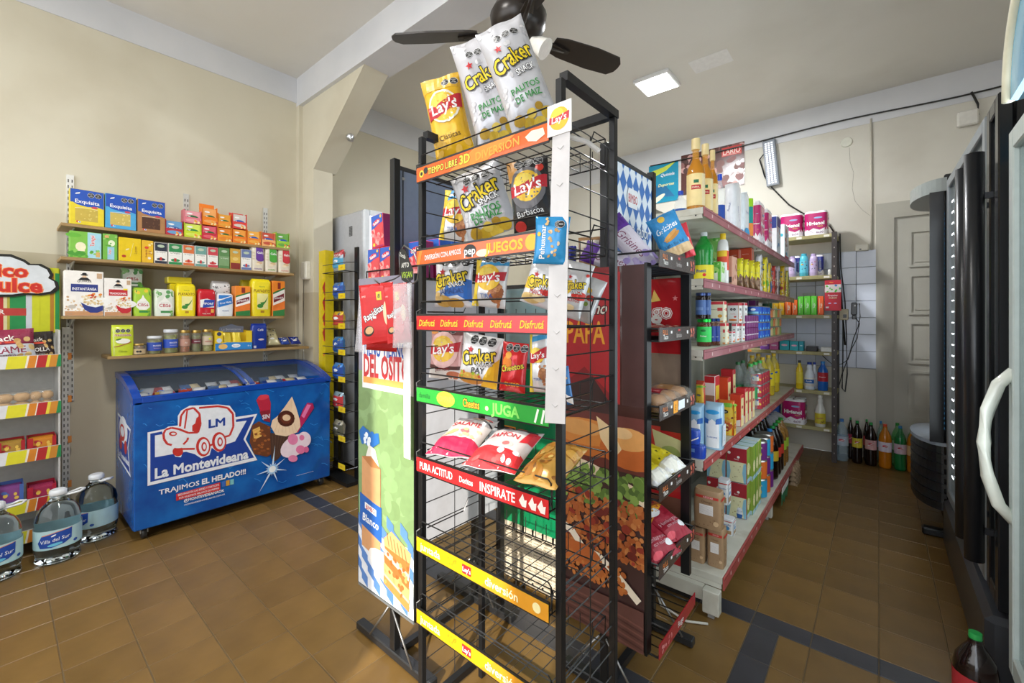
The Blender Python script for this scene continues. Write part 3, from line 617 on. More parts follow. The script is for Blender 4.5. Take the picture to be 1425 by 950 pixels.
q = carton('yerba_pack', w2*.9, .07, .11, '8ca07c', cbse('dfe6da')); put(q, (XF-.17, l2[1]-.02, SH[2]+hl+.012), 'grey and green yerba pack lying raised behind the lime green one', 'bag', 'yerba packs')
q = MB(); q.box(M('5a7a48', 'gloss'), -.06, -.05, 0, .06, .05, hl+.009, .004); tag(q.build('yerba_pack'), 'dark yerba pack standing hidden under the raised grey and green one', 'bag', 'yerba packs', loc=(XF-.155, l2[1]-.02, SH[2]), rz=FX)
loc, w, h = onX(215, 243.5, 402, SH[2], XF, .08); put(brick('yerba_pack', w, .08, h, 'dfe6da', cbse('dfe6da'), seed=2), loc, 'white yerba pack with green leaves beside the lime one', 'bag', 'yerba packs')
playa = [('r', 'f0dc1e', 0, 0, 1, 1), ('t', '3a7a3a', 'PLAYA', .5, .86, .08, .3), ('t', '7a4a1a', 'PLAYADITO', .5, .74, .17, .86, dict(b=1)), ('r', 'f4eca0', .24, .2, .82, .66), ('e', '3f8a3a', .4, .3, .16, .12), ('p', '3f8a3a', [(.4, .4), (.62, .42), (.8, .56), (.84, .6), (.7, .42), (.5, .28)]), ('r', 'b88a2a', .42, .1, .62, .17)]
for px0, px1, pt, lb in ((245.5, 273.5, 394.5, 'bright yellow yerba pack with a green leaf, left of the red one'), (350.5, 378.5, 388, 'tall bright yellow yerba pack between the two orange ones')):
    loc, w, h = onX(px0, px1, pt, SH[2], XF, .08); put(brick('yerba_pack', w, .08, h, 'f0dc1e', playa, seed=3), loc, lb, 'bag', 'yerba packs')
loc, w, h = onX(235, 267, 385, SH[2], XF-.12, .08)
q = MB(); q.box(M('e2cc22', 'gloss'), -w/2, -.04, 0, w/2, .04, h-.05, .006); tag(q.build('yerba_pack'), 'yellow yerba pack standing at the back behind the left yellow one', 'bag', 'yerba packs', loc=(loc[0]+.02, loc[1], loc[2]), rz=FX)
q = MB(); q.box(M('ead82c', 'gloss'), -.075, -.04, 0, .06, .04, .045, .006); tag(q.build('yerba_pack'), 'yellow yerba pack lying flat on top at the back of the third shelf', 'bag', 'yerba packs', loc=(loc[0]+.02, loc[1], SH[2]+h-.048), rz=FX)
loc, w, h = onX(275.5, 301, 402, SH[2], XF, .08); put(brick('yerba_pack', w, .08, h, 'c8202e', [('p', 'f0f0f0', [(.1, .35), (.1, .65), (.5, .7), (.9, .62), (.9, .35)]), ('p', '2448a8', [(.22, .33), (.34, .66), (.95, .66), (.9, .4)]), ('t', 'ffffff', 'PIPORÉ', .55, .5, .15, .6, dict(b=1, slant=.2)), ('t', 'f0e0d0', 'YERBA MATE', .45, .1, .09, .5), ('r', 'e8b050', .72, .14, .9, .28)], seed=4), loc, 'red yerba pack with a blue and white flag', 'bag', 'yerba packs')
loc, w, h = onX(302, 325.5, 408, SH[2], XF, .08); put(brick('yerba_pack', w, .08, h, 'e8ecf0', [('p', '2a78c8', [(0, .4), (0, .7), (1, .95), (1, .62)]), ('r', '2a78c8', 0, .82, 1, 1), ('p', 'ffffff', [(0, .72), (0, .76), (1, 1), (1, .97)]), ('t', 'ffffff', 'Cruz Malta', .5, .65, .12, .8, dict(b=1, rot=12)), ('t', '2a58a0', 'SUAVE', .5, .26, .1, .5)], seed=5), loc, 'blue and white yerba pack right of the red one', 'bag', 'yerba packs')
loc, w, h = onX(295, 322, 391, SH[2], XF-.09, .08)
q = brick('yerba_pack', w, .07, h, 'e4e4e4', [('b', ['1a1a1a'], 46, .02, .4, .98, .98, .035, 3)], seed=6); put(q, (loc[0], loc[1], SH[2]), 'black and white patterned pack behind the blue and white yerba', 'bag', 'yerba packs')
org = [('r', 'f08a28', 0, .66, 1, 1), ('p', 'f4f0ea', [(0, .2), (0, .66), (1, .82), (1, .36)]), ('p', '2f7a3c', [(0, .62), (0, .67), (1, .83), (1, .78)]), ('p', '7a1e2c', [(.06, .38), (.06, .52), (.94, .66), (.94, .52)]), ('t', 'ffffff', 'AMANDA', .5, .52, .16, .8, dict(b=1, rot=9)), ('p', '2f7a3c', [(0, 0), (0, .14), (1, .2), (1, 0)]), ('p', 'e8782a', [(0, .14), (0, .3), (1, .44), (1, .2)]), ('r', '8a2a1c', .4, .78, .65, .96)]
for px0, px1, pt, lb in ((327.5, 348.5, 398, 'orange and green yerba pack right of the blue and white one'), (379.5, 396.5, 391, 'orange and green yerba pack at the right end of the third shelf')):
    loc, w, h = onX(px0, px1, pt, SH[2], XF, .08); put(carton('yerba_pack', w, .08, h, 'f08a28', org, side='e8862a'), loc, lb, 'bag', 'yerba packs')
loc, w, h = onX(336, 352, 389, SH[2], XF-.1, .07); put(brick('yerba_pack', w, .07, h, 'b0a428', [], seed=8), loc, 'olive yellow pack in the shade behind the tall yellow yerba', 'bag', 'yerba packs')
# lowest shelf: jars and packets
loc, w, h = onX(155, 187, 452, SH[3]-.0, XF+.0, .05)
o = brick('mayonnaise_pouch', w, .045, h, 'c8d838', [('o', .5, .88, .11, 3), ('e', 'f0f0e4', .5, .52, .34, .16), ('t', 'b82030', 'MAZZARA', .5, .73, .12, .8, dict(b=1, out='ffffff')), ('e', '4a7a2a', .3, .58, .14, .05, 20), ('l', 'b04a3a', .04, [(.1, .32), (.4, .36), (.9, .48)]), ('l', 'f0f0e0', .012, [(.08, .02), (.05, .9)]), ('t', '6a7a1a', 'Olivas', .5, .16, .12, .5)], p=2.5, top='seal'); put(o, loc, 'lime green stand-up pouch at the left end of the lowest wall shelf', 'bag')
glass = film('e8ecd8', .12, .05); goldcap = M('c8a860', 'metal'); whitecap = M('dfe3ea', 'plastic')
def jar(r, h, fill, cap, lc, lab, L, sd):
    t = bottle('olive_jar', r, h, JAR, glass, cap, lab, None, M(lc), L, capr=.93, caph=.1, n=18)
    q = MB(); rr = random.Random(sd); q.loft(M(fill[0], 'gloss'), [(.004, r*.84, r*.84, 2), (h*.78, r*.86, r*.86, 2)], 14)
    for i in range(26):
        a = rr.uniform(0, 2*pi); z = rr.uniform(.012, h*.74); s = r*.3
        q.loft(M(fill[1+i % (len(fill)-1)], 'gloss'), [(z-s*.9, s*.4, s*.4, 2), (z, s, s, 2), (z+s*.9, s*.4, s*.4, 2)], 8, cx=r*.66*cos(a), cy=r*.66*sin(a))
    q.build('olives', t); return t
G = 'jars on the lowest wall shelf'
for px0, px1, pt, fill, cap, lc, lab, L, lb in (
    (186, 204.5, 478.5, ('5a4028', '8a5a38', '6a4a30'), goldcap, 'c8b088', (.08, .55), [('e', '222222', .25, .5, .12), ('e', '222222', .5, .5, .12)], 'smallest jar, with a tan label, beside the lime pouch'),
    (206, 227.5, 468, ('6a6a30', '8a8a44', '7c7a3a'), whitecap, '2a4aa8', (.2, .66), [('t', 'ffffff', 'NUCETE', .6, .6, .13, .6, dict(b=1)), ('t', 'd8b0c0', 'Aceitunas', .6, .3, .1, .55)], 'shorter olive jar with a white lid and blue label'),
    (229, 250, 459, ('6c7030', '93984a', '7c8238'), whitecap, '2a50b8', (.24, .6), [('t', 'ffffff', 'NUCETE', .6, .6, .13, .6, dict(b=1)), ('t', 'd8d0e0', 'Aceitunas', .6, .3, .1, .55)], 'taller olive jar with a white lid and blue label'),
    (251.5, 266.5, 460, ('8a4a2a', 'c8683a', 'a8543a'), goldcap, 'b88a78', (.3, .62), [('t', 'f0e8e0', 'Aji', .5, .5, .2, .5)], 'jar of red peppers with a gold lid'),
    (268, 281.5, 460, ('5a5a2c', '8a7c48', '6e6a38'), goldcap, '6a2430', (.4, .6), [('t', 'ffffff', 'VANOLI', .5, .5, .16, .8, dict(b=1))], 'slim jar with a dark red label between the pepper jar and the pale green one'),
    (283, 298, 459, ('8a8848', 'a8a468', '98945a'), goldcap, 'c8b8a0', (.3, .72), [('r', 'e8e83a', .5, .6, .75, .8), ('t', 'a82a34', 'VANOLI', .5, .4, .16, .8, dict(b=1))], 'slim pale green jar beside the yellow display box')):
    loc, w, h = onX(px0, px1, pt, SH[3], XF, PX(px1, pt, XF).y-PX(px0, pt, XF).y)
    o = jar(w/2, h, fill, cap, lc, lab, L, int(px0)); put(o, loc, lb, 'jar', G)
loc, w, h = onX(299.5, 350.5, 459, SH[3], XF, .1)
t = thing('snack_display_box', 'yellow and blue display box of cheese snacks on the lowest shelf', 'box', loc, FX)
q = MB(); e = .003; c = M('e8c828'); q.box(c, -w/2, -.05, 0, w/2, -.047, h*.42); q.box(M('2a6ab8'), -w/2, -.0505, 0, w/2, -.05, h*.36); q.box(c, -w/2, .047, 0, w/2, .05, h*.98); q.box(c, -w/2, -.047, 0, -w/2+e, .047, h*.95); q.box(c, w/2-e, -.047, 0, w/2, .047, h*.95); q.box(c, -w/2+e, -.047, 0, w/2-e, .047, e)
q.box(c, -w/2, -.052, h*.36, -w/2+w*.2, -.047, h*.95); q.box(c, w/2-w*.16, -.052, h*.36, w/2, -.047, h*.95)
q.art(spec(w, h, [('p', '2f86cc', [(0, .03), (0, .3), (.3, .4), (1, .36), (1, .03)]), ('e', 'e8b868', .2, .2, .12, .08), ('e', 'f0f0f0', .55, .22, .12, .06), ('t', '2a4aa0', 'Arcor', .55, .22, .05, .16), ('t', 'f6f6f6', '6 u', .92, .2, .05, .1), ('e', '333a5a', .1, .82, .06, .06), ('e', 'c8d8f0', .1, .5, .07)]), front(.0525)); q.build('box_body', t)
for k, x in enumerate((-.21, .06)):
    q = MB(); q.loft(M('e8d040', 'foil'), [(.004, w*.13, .03, 3), (h*.5, w*.13, .035, 3), (h*.86, w*.13, .01, 3)], 16, cx=w*x+w*.06); q.build('packet', t)
q = MB(); q.prism(M('8a94b0'), [(-w*.3, h*.9), (w*.38, h*.86), (w*.4, h*1.15), (w*.2, h*1.2), (w*.05, h*1.3), (-w*.1, h*1.2), (-w*.28, h*1.12)], 'y', .042, .0465); q.art(spec(w*.7, h*.3, [('t', 'e8ecf8', 'La Serenísima', .5, .5, .1, .8)]), lambda x, z, o: (x+.01, .042-o, z+h*.88)); q.build('header_card', t)
for px0, px1, pt, lb in ((351, 372.5, 450, 'dark blue coffee packet standing upright, taller of the two'), (366, 375, 461, '')):
    if not lb: continue
    loc, w, h = onX(px0, px1, pt, SH[3], XF, .06); put(brick('coffee_packet', w, .05, h, '1e3a9c', [('e', 'f0f0f0', .6, .4, .2, .07), ('t', 'e04a5a', 'Arlistan', .6, .4, .1, .36), ('t', 'e8e8f0', 'Café', .55, .82, .16, .5, dict(b=1)), ('r', 'c8ccd8', .08, .04, .25, .14)], top='seal', seed=3), loc, lb, 'bag', 'coffee packets')
for px0, px1, pt, c, c2, lb, sd in ((374.5, 392, 464, 'c8c098', '2c2c2c', 'cream and black snack bag slumped beside the coffee packet', 2), (393, 406, 473, '2a4aa8', 'c8d0e8', 'small blue and white bag lying near the right end of the lowest shelf', 3), (407, 421, 472, '22348c', '3a5ac8', 'small navy bag lying at the right end of the lowest shelf', 5)):
    loc, w, h = onX(px0, px1, pt, SH[3], XF-.03, .08)
    o = bag('snack_bag', w, max(h*1.5, .08), .035, c, [('b', [c2, 'e8e8e0'], 12, .1, .45, .9, .9, .07, sd), ('e', 'f0f0e8', .4, .3, .2, .1)], seed=sd, nx=8, ny=10)
    put(o, (loc[0]+.02, loc[1], SH[3]+.021), lb, 'bag', 'loose bags on the lowest shelf', rot=(radians(-52 if h < .08 else -40), 0, FX))
# ================= SWEETS STAND AT THE LEFT EDGE =================
st = thing('sweets_stand', 'white metal sweets stand with striped shelf strips at the left edge', 'stand', (XL+.02, 0, 0))
wm = M('c9c9c6', 'plastic'); XS = .30
ZT = [PX(88, y, XL+.02+XS).z-.022 for y in (492, 556, 617, 684)]+[.12]
u = upright('slotted_post', 1.19, st); u.rotation_euler = (0, 0, FX); u.location = (.03, .262, .0)
q = MB(); q.box(wm, .0, .215, .05, XS, .222, 1.18); q.build('side_panel', st)
q = MB(); q.box(wm, 0, -.55, .05, .01, .222, 1.2); q.build('back_panel', st)
for i in range(4):
    q = MB(); q.box(M('d8863a'), .045, .27, ZT[i]-.03, .046, .285, ZT[i]+.01); q.build('orange_tag', st)
STR = [(.0, 'd88a2a'), (.1, 'd88a2a'), (.14, 'e8e6e0'), (.36, 'b82a2c'), (.46, 'f0e8d8'), (.47, 'b82a2c'), (.52, 'e8d440'), (.57, 'b82a2c'), (.63, '7a8a3a'), (.65, 'b82a2c'), (.71, 'dfe0e4'), (.745, 'e0d830'), (.83, 'f0e8d8'), (.84, 'd8862a'), (.875, 'f0e8d8'), (.88, 'b82a2c'), (.925, 'e8d440'), (.94, 'd08a30'), (.975, '2a8a50'), (1.0, '')]
def strip(w, h, logo=True):
    L = [('p', STR[i][1], [(STR[i][0], 0), (STR[i][0]+.012, 1), (min(1, STR[i+1][0]+.012), 1), (STR[i+1][0], 0)]) for i in range(len(STR)-1)]
    if logo: L += [('e', 'f0eee8', .24, .5, .09, .04), ('t', 'c8323a', 'Pico Dulce', .24, .5, .03, .14, dict(b=1))]
    return L
for i, (zt, xs_) in enumerate([(z, XS) for z in ZT]):
    q = MB(); q.box(wm, .01, -.55, zt-.02, xs_, .215, zt-.015); q.build('shelf_tray', st)
    q = MB(); q.box(wm, xs_, -.55, zt-.045, xs_+.004, .225, zt+.022); q.art(spec(.775, .064, strip(.775, .064)), lambda x, z, o: (xs_+.004+o, -.1625+x, zt-.0445+z)); q.build('shelf_strip', st)
# header board with cloud sign
hd = thing('header_sign', 'striped yellow sweets sign with a white cloud reading PICO DULCE', 'sign', (XL+.10, .06, 0))
q = MB(); q.box(M('c8cc20'), 0, -.55, 1.16, .012, .175, 1.53, .006)
stripes = [(0, 'c8a020'), (.52, 'c87a20'), (.70, 'c8ccd0'), (.745, 'b01e24'), (.795, 'd8d0a0'), (.815, 'b0a83c'), (.83, '1e8a48'), (.92, 'c8ccd4'), (.955, 'c8cc20'), (.985, 'c8cc20')]
A = Art()
for (a, c), (b, _) in zip(stripes, stripes[1:]+[(1, '')]): A.rect(M(c), -.55+a*.645, 1.165, -.55+b*.645, 1.5)
A.rect(M('b07a20'), .135, 1.165, .15, 1.5); A.rect(M('1e8a48'), .155, 1.165, .172, 1.5)
A.rect(M('b83a34'), -.3, 1.258, .045, 1.298); A.text(M('e8e4e0'), 'LHERITIER', -.115, 1.278, .026, w=.3, b=1)
q.art(A, lambda x, z, o: (.012+o, x, z)); q.build('striped_board', hd)
q = MB(); cp = [(-.33, 1.40), (-.30, 1.50), (-.2, 1.55), (-.1, 1.585), (-.01, 1.59), (.04, 1.565), (.06, 1.545), (.1, 1.548), (.135, 1.525), (.148, 1.49), (.14, 1.47), (.165, 1.45), (.172, 1.415), (.15, 1.385), (.1, 1.37), (.045, 1.372), (0, 1.36), (-.1, 1.355), (-.22, 1.36)]
q.prism(M('15150f'), cp, 'x', .014, .022); q.prism(M('d4dae0'), [(y*.93-.004, 1.465+(z-1.465)*.88) for y, z in cp], 'x', .0221, .03)
A = Art(); A.text(M('c8281c'), 'Pico', -.03, 1.503, .068, w=.21, b=2, out=M('f08a4a')); A.text(M('c8281c'), 'Dulce', -.015, 1.425, .072, w=.29, b=2, out=M('f08a4a'))
q.art(A, lambda x, z, o: (.03+o, x, z)); q.build('cloud_sign', hd)
def crk(c, c2, t1, t2, tc): return [('r', c, 0, .55, 1, 1), ('r', c2, 0, .12, 1, .52), ('t', 'f0ece4', 'Snack', .42, .7, .15, .6, dict(b=1, rot=8)), ('r', 'd8442c', .3, .56, .75, .62), ('t', tc, t1, .45, .36, .17, .8, dict(b=1)), ('t', tc, t2, .45, .2, .07, .5), ('b', ['d8b878', 'c8a060'], 7, .7, .15, .95, .7, .07, 3)]
XB = XL+.02+XS
for i, (ya, yb, z, h, c, c2, t1, t2, tc, lb) in enumerate(((-.07, .14, 1.04, .17, '8a2444', 'c8ccd4', 'SALAME', 'horneados', '8a2a44', 'dark red bag reading SALAME on the top shelf of the sweets stand'), (.085, .212, 1.04, .155, '241c1a', '3c2620', 'CEBOLLA', 'CARAMELIZADA', 'e4e0dc', 'black bag reading CEBOLLA on the top shelf of the sweets stand'))):
    o = bag('snack_bag', yb-ya, h, .07, c, crk(c, c2, t1, t2, tc), seed=4+i, amp=1.3); put(o, (XB-.05-.04*i, (ya+yb)/2, ZT[0]-.013), lb, 'bag', 'snack bags on the sweets stand', rot=(radians(-8), radians(-4), FX))
bread = surfmat('baked_bun', 'c8a06a', 'a87c48', 22, .55, .3, 4)
def alfajor_pack():
    t = thing('bun_pack', '', 'bread'); 
    for j, (x, z) in enumerate(((-.03, .018), (.03, .018), (-.03, .05), (.03, .05))):
        q = MB(); q.loft(bread, [(z-.016, .02, .024, 2.3), (z-.008, .031, .036, 2.3), (z+.006, .031, .036, 2.3), (z+.014, .018, .022, 2.3)], 16, cx=x, cy=0); q.build('bun', t)
    q = MB(); q.loft(film('d8d4c8', .16, .08), [(0, .06, .035, 4), (.008, .064, .042, 4), (.06, .064, .042, 4), (.07, .055, .03, 4)], 20); q.build('clear_wrap', t); return t
for i, y in enumerate((-.075, .055, .155)):
    o = cached('buns', alfajor_pack); s = (1.05, 1.0, .72)[i]; o.scale = (s, 1, 1.35); put(o, (XB-.05, y, ZT[1]-.014), ('bun pack cut by the left edge of the photo, second shelf of the sweets stand', 'middle pack of golden buns on the second shelf of the sweets stand', 'narrower pack of golden buns beside the right side panel of the sweets stand')[i], 'bread', 'bun packs on the sweets stand')
def candybox(c, c2, tx, w, h):
    t = thing('candy_box', '', 'box'); q = MB(); e = .003; d = .12
    q.box(M(c), -w/2, -d/2, 0, w/2, -d/2+e, h*.3); q.box(M(c), -w/2, d/2-e, 0, w/2, d/2, h); q.box(M(c), -w/2, -d/2+e, 0, -w/2+e, d/2-e, h); q.box(M(c), w/2-e, -d/2+e, 0, w/2, d/2-e, h); q.box(M(c), -w/2, -d/2+.001, h*.3, -w/2+w*.2, -d/2+e, h); q.box(M(c), w/2-w*.14, -d/2+.001, h*.3, w/2, -d/2+e, h)
    q.art(spec(w, h*.3, [('t', 'f0e8e0', tx, .5, .5, .1, .7, dict(b=1))]), front(d/2)); q.build('tray', t)
    for k in range(5):
        q = MB(); q.T = Matrix.Translation((0, -d/2+.014+k*.02, .004)) @ Matrix.Rotation(radians(-4), 4, 'X'); q.box(M(c2, 'foil'), -w/2+.005, -.006, 0, w/2-.005, .006, h*.86, .004); q.art(spec(w*.8, h*.8, [('b', ['e8c050', c], 6, .1, .1, .9, .9, .12, k)]), lambda x, z, o: (x, -.006-o, z)); q.build('candy_packet', t)
    return t
for y, z, w, h, c, c2, tx, lb in ((-.06, .595, .08, .07, '3aa838', '8cd040', 'Menta', 'green candy box at the left edge of the third shelf of the sweets stand'), (.045, .595, .1, .085, 'a81e28', 'b08a3c', 'Bonobon', 'red candy box with gold wrappers on the third shelf of the sweets stand'), (.155, .595, .105, .085, 'b0202a', 'd88a2c', 'Rocklets', 'red candy box with orange wrappers, right end of the third shelf'), (-.05, .365, .07, .06, 'b02028', 'd84030', 'Sugus', 'plain red candy box on the fourth shelf of the sweets stand'), (.04, .365, .1, .12, '4a68b0', '8a4a90', 'Frutal', 'blue and purple candy box with many packets on the fourth shelf'), (.155, .365, .105, .09, 'b01c38', 'a83058', 'Jelly', 'red candy box with berry wrappers, right end of the fourth shelf')):
    o = candybox(c, c2, tx, w, h); put(o, (XB-.07, y, ZT[2 if z > .5 else 3]-.014), lb, 'box', 'candy boxes on the sweets stand')
# ================= WATER JUGS =================
shell = film('dfe9ee', .07, .03); watr = film('7f949c', .07, .03)
def jug():
    t = thing('water_jug', '', 'bottle'); h, r = .36, .098
    pr = [(0, .62), (.015, .85), (.05, .97), (.12, .93), (.2, 1), (.5, 1), (.53, .95), (.6, .98), (.7, .9), (.78, .7), (.85, .42), (.89, .3), (.93, .28)]
    S_ = [(z*h, r*k, r*k, 2.3) for z, k in pr]
    q = MB(); q.loft(clearmat('dfeef4'), S_, 28); q.build('container', t)
    k = r*1.012; z0, z1 = .24*h, .5*h
    q = MB(); q.loft(M('b4d6dc'), [(z0, k, k, 2.3), (z1, k, k, 2.3)], 28, cap=False)
    def sf(x, z, o): a = min(.999, abs(x)/k); return (x, -k*(1-a**2.3)**(1/2.3)-o, z0+z)
    L = [('r', 'a8d0d8', .0, .0, 1, .06), ('p', '1c48a4', [(.15, .12), (.1, .4), (.18, .75), (.5, .88), (.85, .95), (.84, .4), (.7, .22), (.4, .1)]), ('p', 'd8906a', [(.18, .78), (.5, .9), (.86, .97), (.86, .94), (.5, .86), (.2, .74)]), ('t', 'f4f8fc', 'Villa del Sur', .48, .5, .1, .66, dict(rot=6, slant=.2)), ('e', 'f0f4fc', .45, .72, .06, .02, 20), ('e', '6ac0e0', .48, .24, .17, .04, 6), ('e', '2a58b0', .92, .2, .04)]
    q.art(spec(k*1.8, z1-z0, L), sf, [k*(-.9+1.8*i/14) for i in range(1, 14)], base=.0016); q.build('label', t)
    q = MB(); q.loft(M('dfe4e8', 'plastic'), [(.925*h, .036, .036, 2), (.93*h, .038, .038, 2), (.985*h, .037, .037, 2), (h, .03, .03, 2)], 18); q.build('cap', t)
    q = MB(); q.tube(M('e4e8ea', 'plastic'), [(.03, -.004, .9*h), (.09, -.035, .935*h), (.11, -.005, .945*h), (.09, .03, .935*h), (.03, .012, .9*h), (0, .03, .9*h), (-.03, 0, .9*h), (0, -.03, .9*h)], .006, 6, closed=True); q.build('carry_handle', t)
    return t
for (x, y, rz, lb) in ((-3.235, .015, FX+.1, 'large clear water jug cut by the left edge of the photo'), (-3.25, .225, FX-.15, 'large clear water jug in the middle of the three'), (-3.40, .385, FX-1.1, 'large clear water jug beside the end of the blue freezer, label turned away')):
    o = cached('jug', jug); o.scale = (.9, .9, 1.0); put(o, (x+.0, y-.02, 0), lb, 'bottle', 'water jugs on the floor by the freezer', rz=rz)
# ================= FREEZER =================
FY0, FY1, FXf, FXb = .485, 1.605, -3.13, -3.69
fz = thing('chest_freezer', 'long blue ice cream chest freezer with sliding glass top, printed La Montevideana', 'freezer', (FXf, FY0, 0))
blu = surfmat('water_print_blue', '0c4696', '1568ba', 7, .25, 0, 3); L_ = FY1-FY0; D_ = FXf-FXb; zb, zf, zr = .065, .80, .905
deep = M('0c3f9e', 'gloss'); rail = M('0e44a6', 'gloss')
q = MB(); q.box(blu, -.03, 0, zb, 0, L_, zf-.02, .006); q.box(blu, -D_, 0, zb, -.031, .03, zf-.02); q.box(blu, -D_, L_-.03, zb, -.031, L_, zf-.02); q.box(blu, -D_, .031, zb, -D_+.03, L_-.031, zf-.02); q.box(deep, -D_+.031, .031, zb, -.031, L_-.031, zb+.04)
q.prism(blu, [(-D_, zf-.02), (-D_, zr-.02), (-D_*.9, zr-.02), (-.0, zf-.02)], 'y', 0, .012); q.prism(blu, [(-D_, zf-.02), (-D_, zr-.02), (-D_*.9, zr-.02), (-.0, zf-.02)], 'y', L_-.012, L_)
q.box(blu, -D_, .012, zf-.02, -D_+.012, L_-.012, zr-.02)
fmm = lambda x, z, o: (o, L_/2+x, z)     # front face map: x along the front
P_ = lambda px, py: (PX(px, py, FXf).y-FY0-L_/2, PX(px, py, FXf).z)
def pp(cx, cy): return P_(150+cx*.29464, 490+cy*.29474)   # from the enlarged view
A = Art(); wht, red, navy = M('e8ecf4'), M('c8322c'), M('173f9a')
def poly(m, pts): A.poly(m, [pp(*p) for p in pts])
def lines(m, pts, w): A.line(m, [pp(*p) for p in pts], w)
def blob(m, cx, cy, rx, ry, rot=0, n=24): A.poly(m, [pp(cx+rx*cos(2*pi*i/n)*cos(rot)-ry*sin(2*pi*i/n)*sin(rot), cy+rx*cos(2*pi*i/n)*sin(rot)+ry*sin(2*pi*i/n)*cos(rot)) for i in range(n)])
for i in range(70):   # light caustic ripples of the printed water
    rr = random.Random(i); x, y = rr.uniform(130, 1040), rr.uniform(150, 420) if i < 50 else rr.uniform(400, 620); l = rr.uniform(15, 45)
    lines(M('2f8fe0', 'gloss'), [(x, y), (x+l*.5, y+rr.uniform(-10, 10)), (x+l, y+rr.uniform(-4, 14))], rr.uniform(.002, .004))
poly(wht, [(187, 378), (187, 630), (705, 508), (650, 410), (705, 290), (560, 312), (250, 365)])
poly(navy, [(200, 384), (200, 612), (690, 496), (640, 410), (690, 302), (560, 325), (260, 372)])
poly(wht, [(222, 392), (222, 495), (560, 435), (600, 420), (655, 322), (560, 335)])
poly(navy, [(222, 495), (450, 470), (600, 420), (635, 410), (640, 430), (600, 460), (240, 520)])
car = [(255, 370), (285, 350), (330, 345), (330, 300), (345, 275), (385, 252), (520, 246), (575, 252), (600, 285), (605, 330), (590, 385), (560, 420), (550, 455), (520, 472), (490, 450), (480, 485), (440, 500), (410, 480), (355, 465), (345, 495), (318, 492), (300, 460), (265, 420)]
poly(wht, car)
lines(red, [(262, 385), (272, 365), (300, 356), (335, 362), (380, 380), (425, 378), (437, 340), (432, 290), (405, 262), (365, 272), (345, 300), (340, 350)], .011)
lines(red, [(375, 268), (368, 320), (362, 360)], .008); poly(red, [(398, 345), (412, 335), (418, 310), (430, 300), (436, 340), (425, 378), (398, 372)])
lines(red, [(262, 385), (265, 410), (280, 432), (320, 442), (355, 435), (375, 415), (378, 402)], .011); lines(red, [(320, 442), (350, 456), (410, 455)], .011)
lines(red, [(430, 262), (520, 254), (565, 262), (590, 290), (592, 350), (575, 392), (548, 400)], .012)
blob(red, 307, 384, 19, 11); blob(wht, 309, 384, 11, 5); blob(red, 330, 468, 25, 22); blob(wht, 330, 440, 30, 12)
for cx, cy in ((450, 445), (525, 422)): blob(red, cx, cy, 34, 46); blob(wht, cx+3, cy, 24, 36); blob(red, cx+4, cy, 13, 22); blob(wht, cx+5, cy, 7, 13)
lines(red, [(480, 440), (498, 432)], .012)
def tx(m, s, x0, y0, x1, y1, h, **k):
    a, b = pp(x0, y0), pp(x1, y1); A.text(m, s, (a[0]+b[0])/2, (a[1]+b[1])/2, h, w=b[0]-a[0], rot=0, fit=True, **k)
tx(navy, 'LM', 472, 332, 556, 330, .05, b=2)
tx(wht, 'La Montevideana', 218, 573, 662, 476, .058, b=2)
tx(wht, 'TRAJIMOS', 240, 660, 432, 615, .028, b=1); tx(wht, 'EL HELADO!!!', 442, 608, 652, 562, .032, b=2)
poly(M('c8282c'), [(322, 668), (322, 700), (530, 650), (530, 612)]); tx(wht, 'SEGUINOS EN LAS REDES Y PARTICIPÁ', 330, 672, 525, 625, .012, b=1); tx(wht, 'POR NUESTROS HELADOS DE PREMIO', 335, 687, 525, 640, .011, b=1)
tx(wht, '@MONTEVIDEANAOK', 358, 700, 548, 650, .016, b=2); tx(wht, 'MONTEVIDEANAHELADOS.COM.AR', 360, 718, 552, 670, .009, b=1)
for k, c in enumerate(('3a6ac0', 'd8a03a', '7ac0c8')): x = 537+k*20; poly(M(c), [(x, 610-k*5), (x, 635-k*5), (x+17, 631-k*5), (x+17, 606-k*5)])
lines(wht, [(890, 582), (970, 560)], .0015)
# ice creams on the print
poly(M('b81e3c'), [(700, 225), (735, 320), (765, 330), (768, 240), (758, 205), (720, 200)]); poly(M('8a1a2c'), [(715, 280), (735, 322), (765, 330), (765, 270)]); tx(wht, 'SIN', 728, 305, 764, 300, .03, b=1); blob(M('d83a4c'), 733, 212, 27, 12, -.2)
poly(M('6b3a20'), [(680, 345), (712, 325), (765, 350), (772, 480), (750, 492), (690, 480), (668, 420)]); poly(M('e8b860'), [(682, 365), (716, 350), (726, 395), (690, 412)]); 
for i in range(26):
    rr = random.Random(i+9); blob(M('a8622e' if i % 2 else '8a4a24'), rr.uniform(685, 762), rr.uniform(400, 480) if i % 3 else rr.uniform(355, 400), 7, 5)
for k in range(3): lines(M('c89038'), [(684, 372+k*14), (718, 357+k*14)], .002)
poly(M('b81e5c'), [(880, 372), (920, 270), (940, 238), (966, 240), (972, 262), (895, 378)]); poly(M('e87ab0'), [(912, 300), (940, 245), (958, 248), (925, 310)])
poly(M('4a3228'), [(765, 380), (870, 385), (805, 500), (785, 515), (770, 500)]); 
for k in range(6): lines(M('7a5a48'), [(775+k*15, 388), (782+k*6, 495)], .0012)
sw = [(768, 350), (775, 320), (800, 300), (830, 262), (868, 208), (888, 262), (905, 320), (908, 350), (890, 378), (840, 396), (790, 388)]
poly(M('f0d4b4'), sw)
for k in range(7): lines(M('d8ae84'), [(868, 215+k*6), (840+k*9-30, 300), (785+k*18, 378)], .0016)
blob(M('6a2e1a'), 840, 312, 40, 38); blob(M('e8c8a4'), 842, 308, 19, 15); 
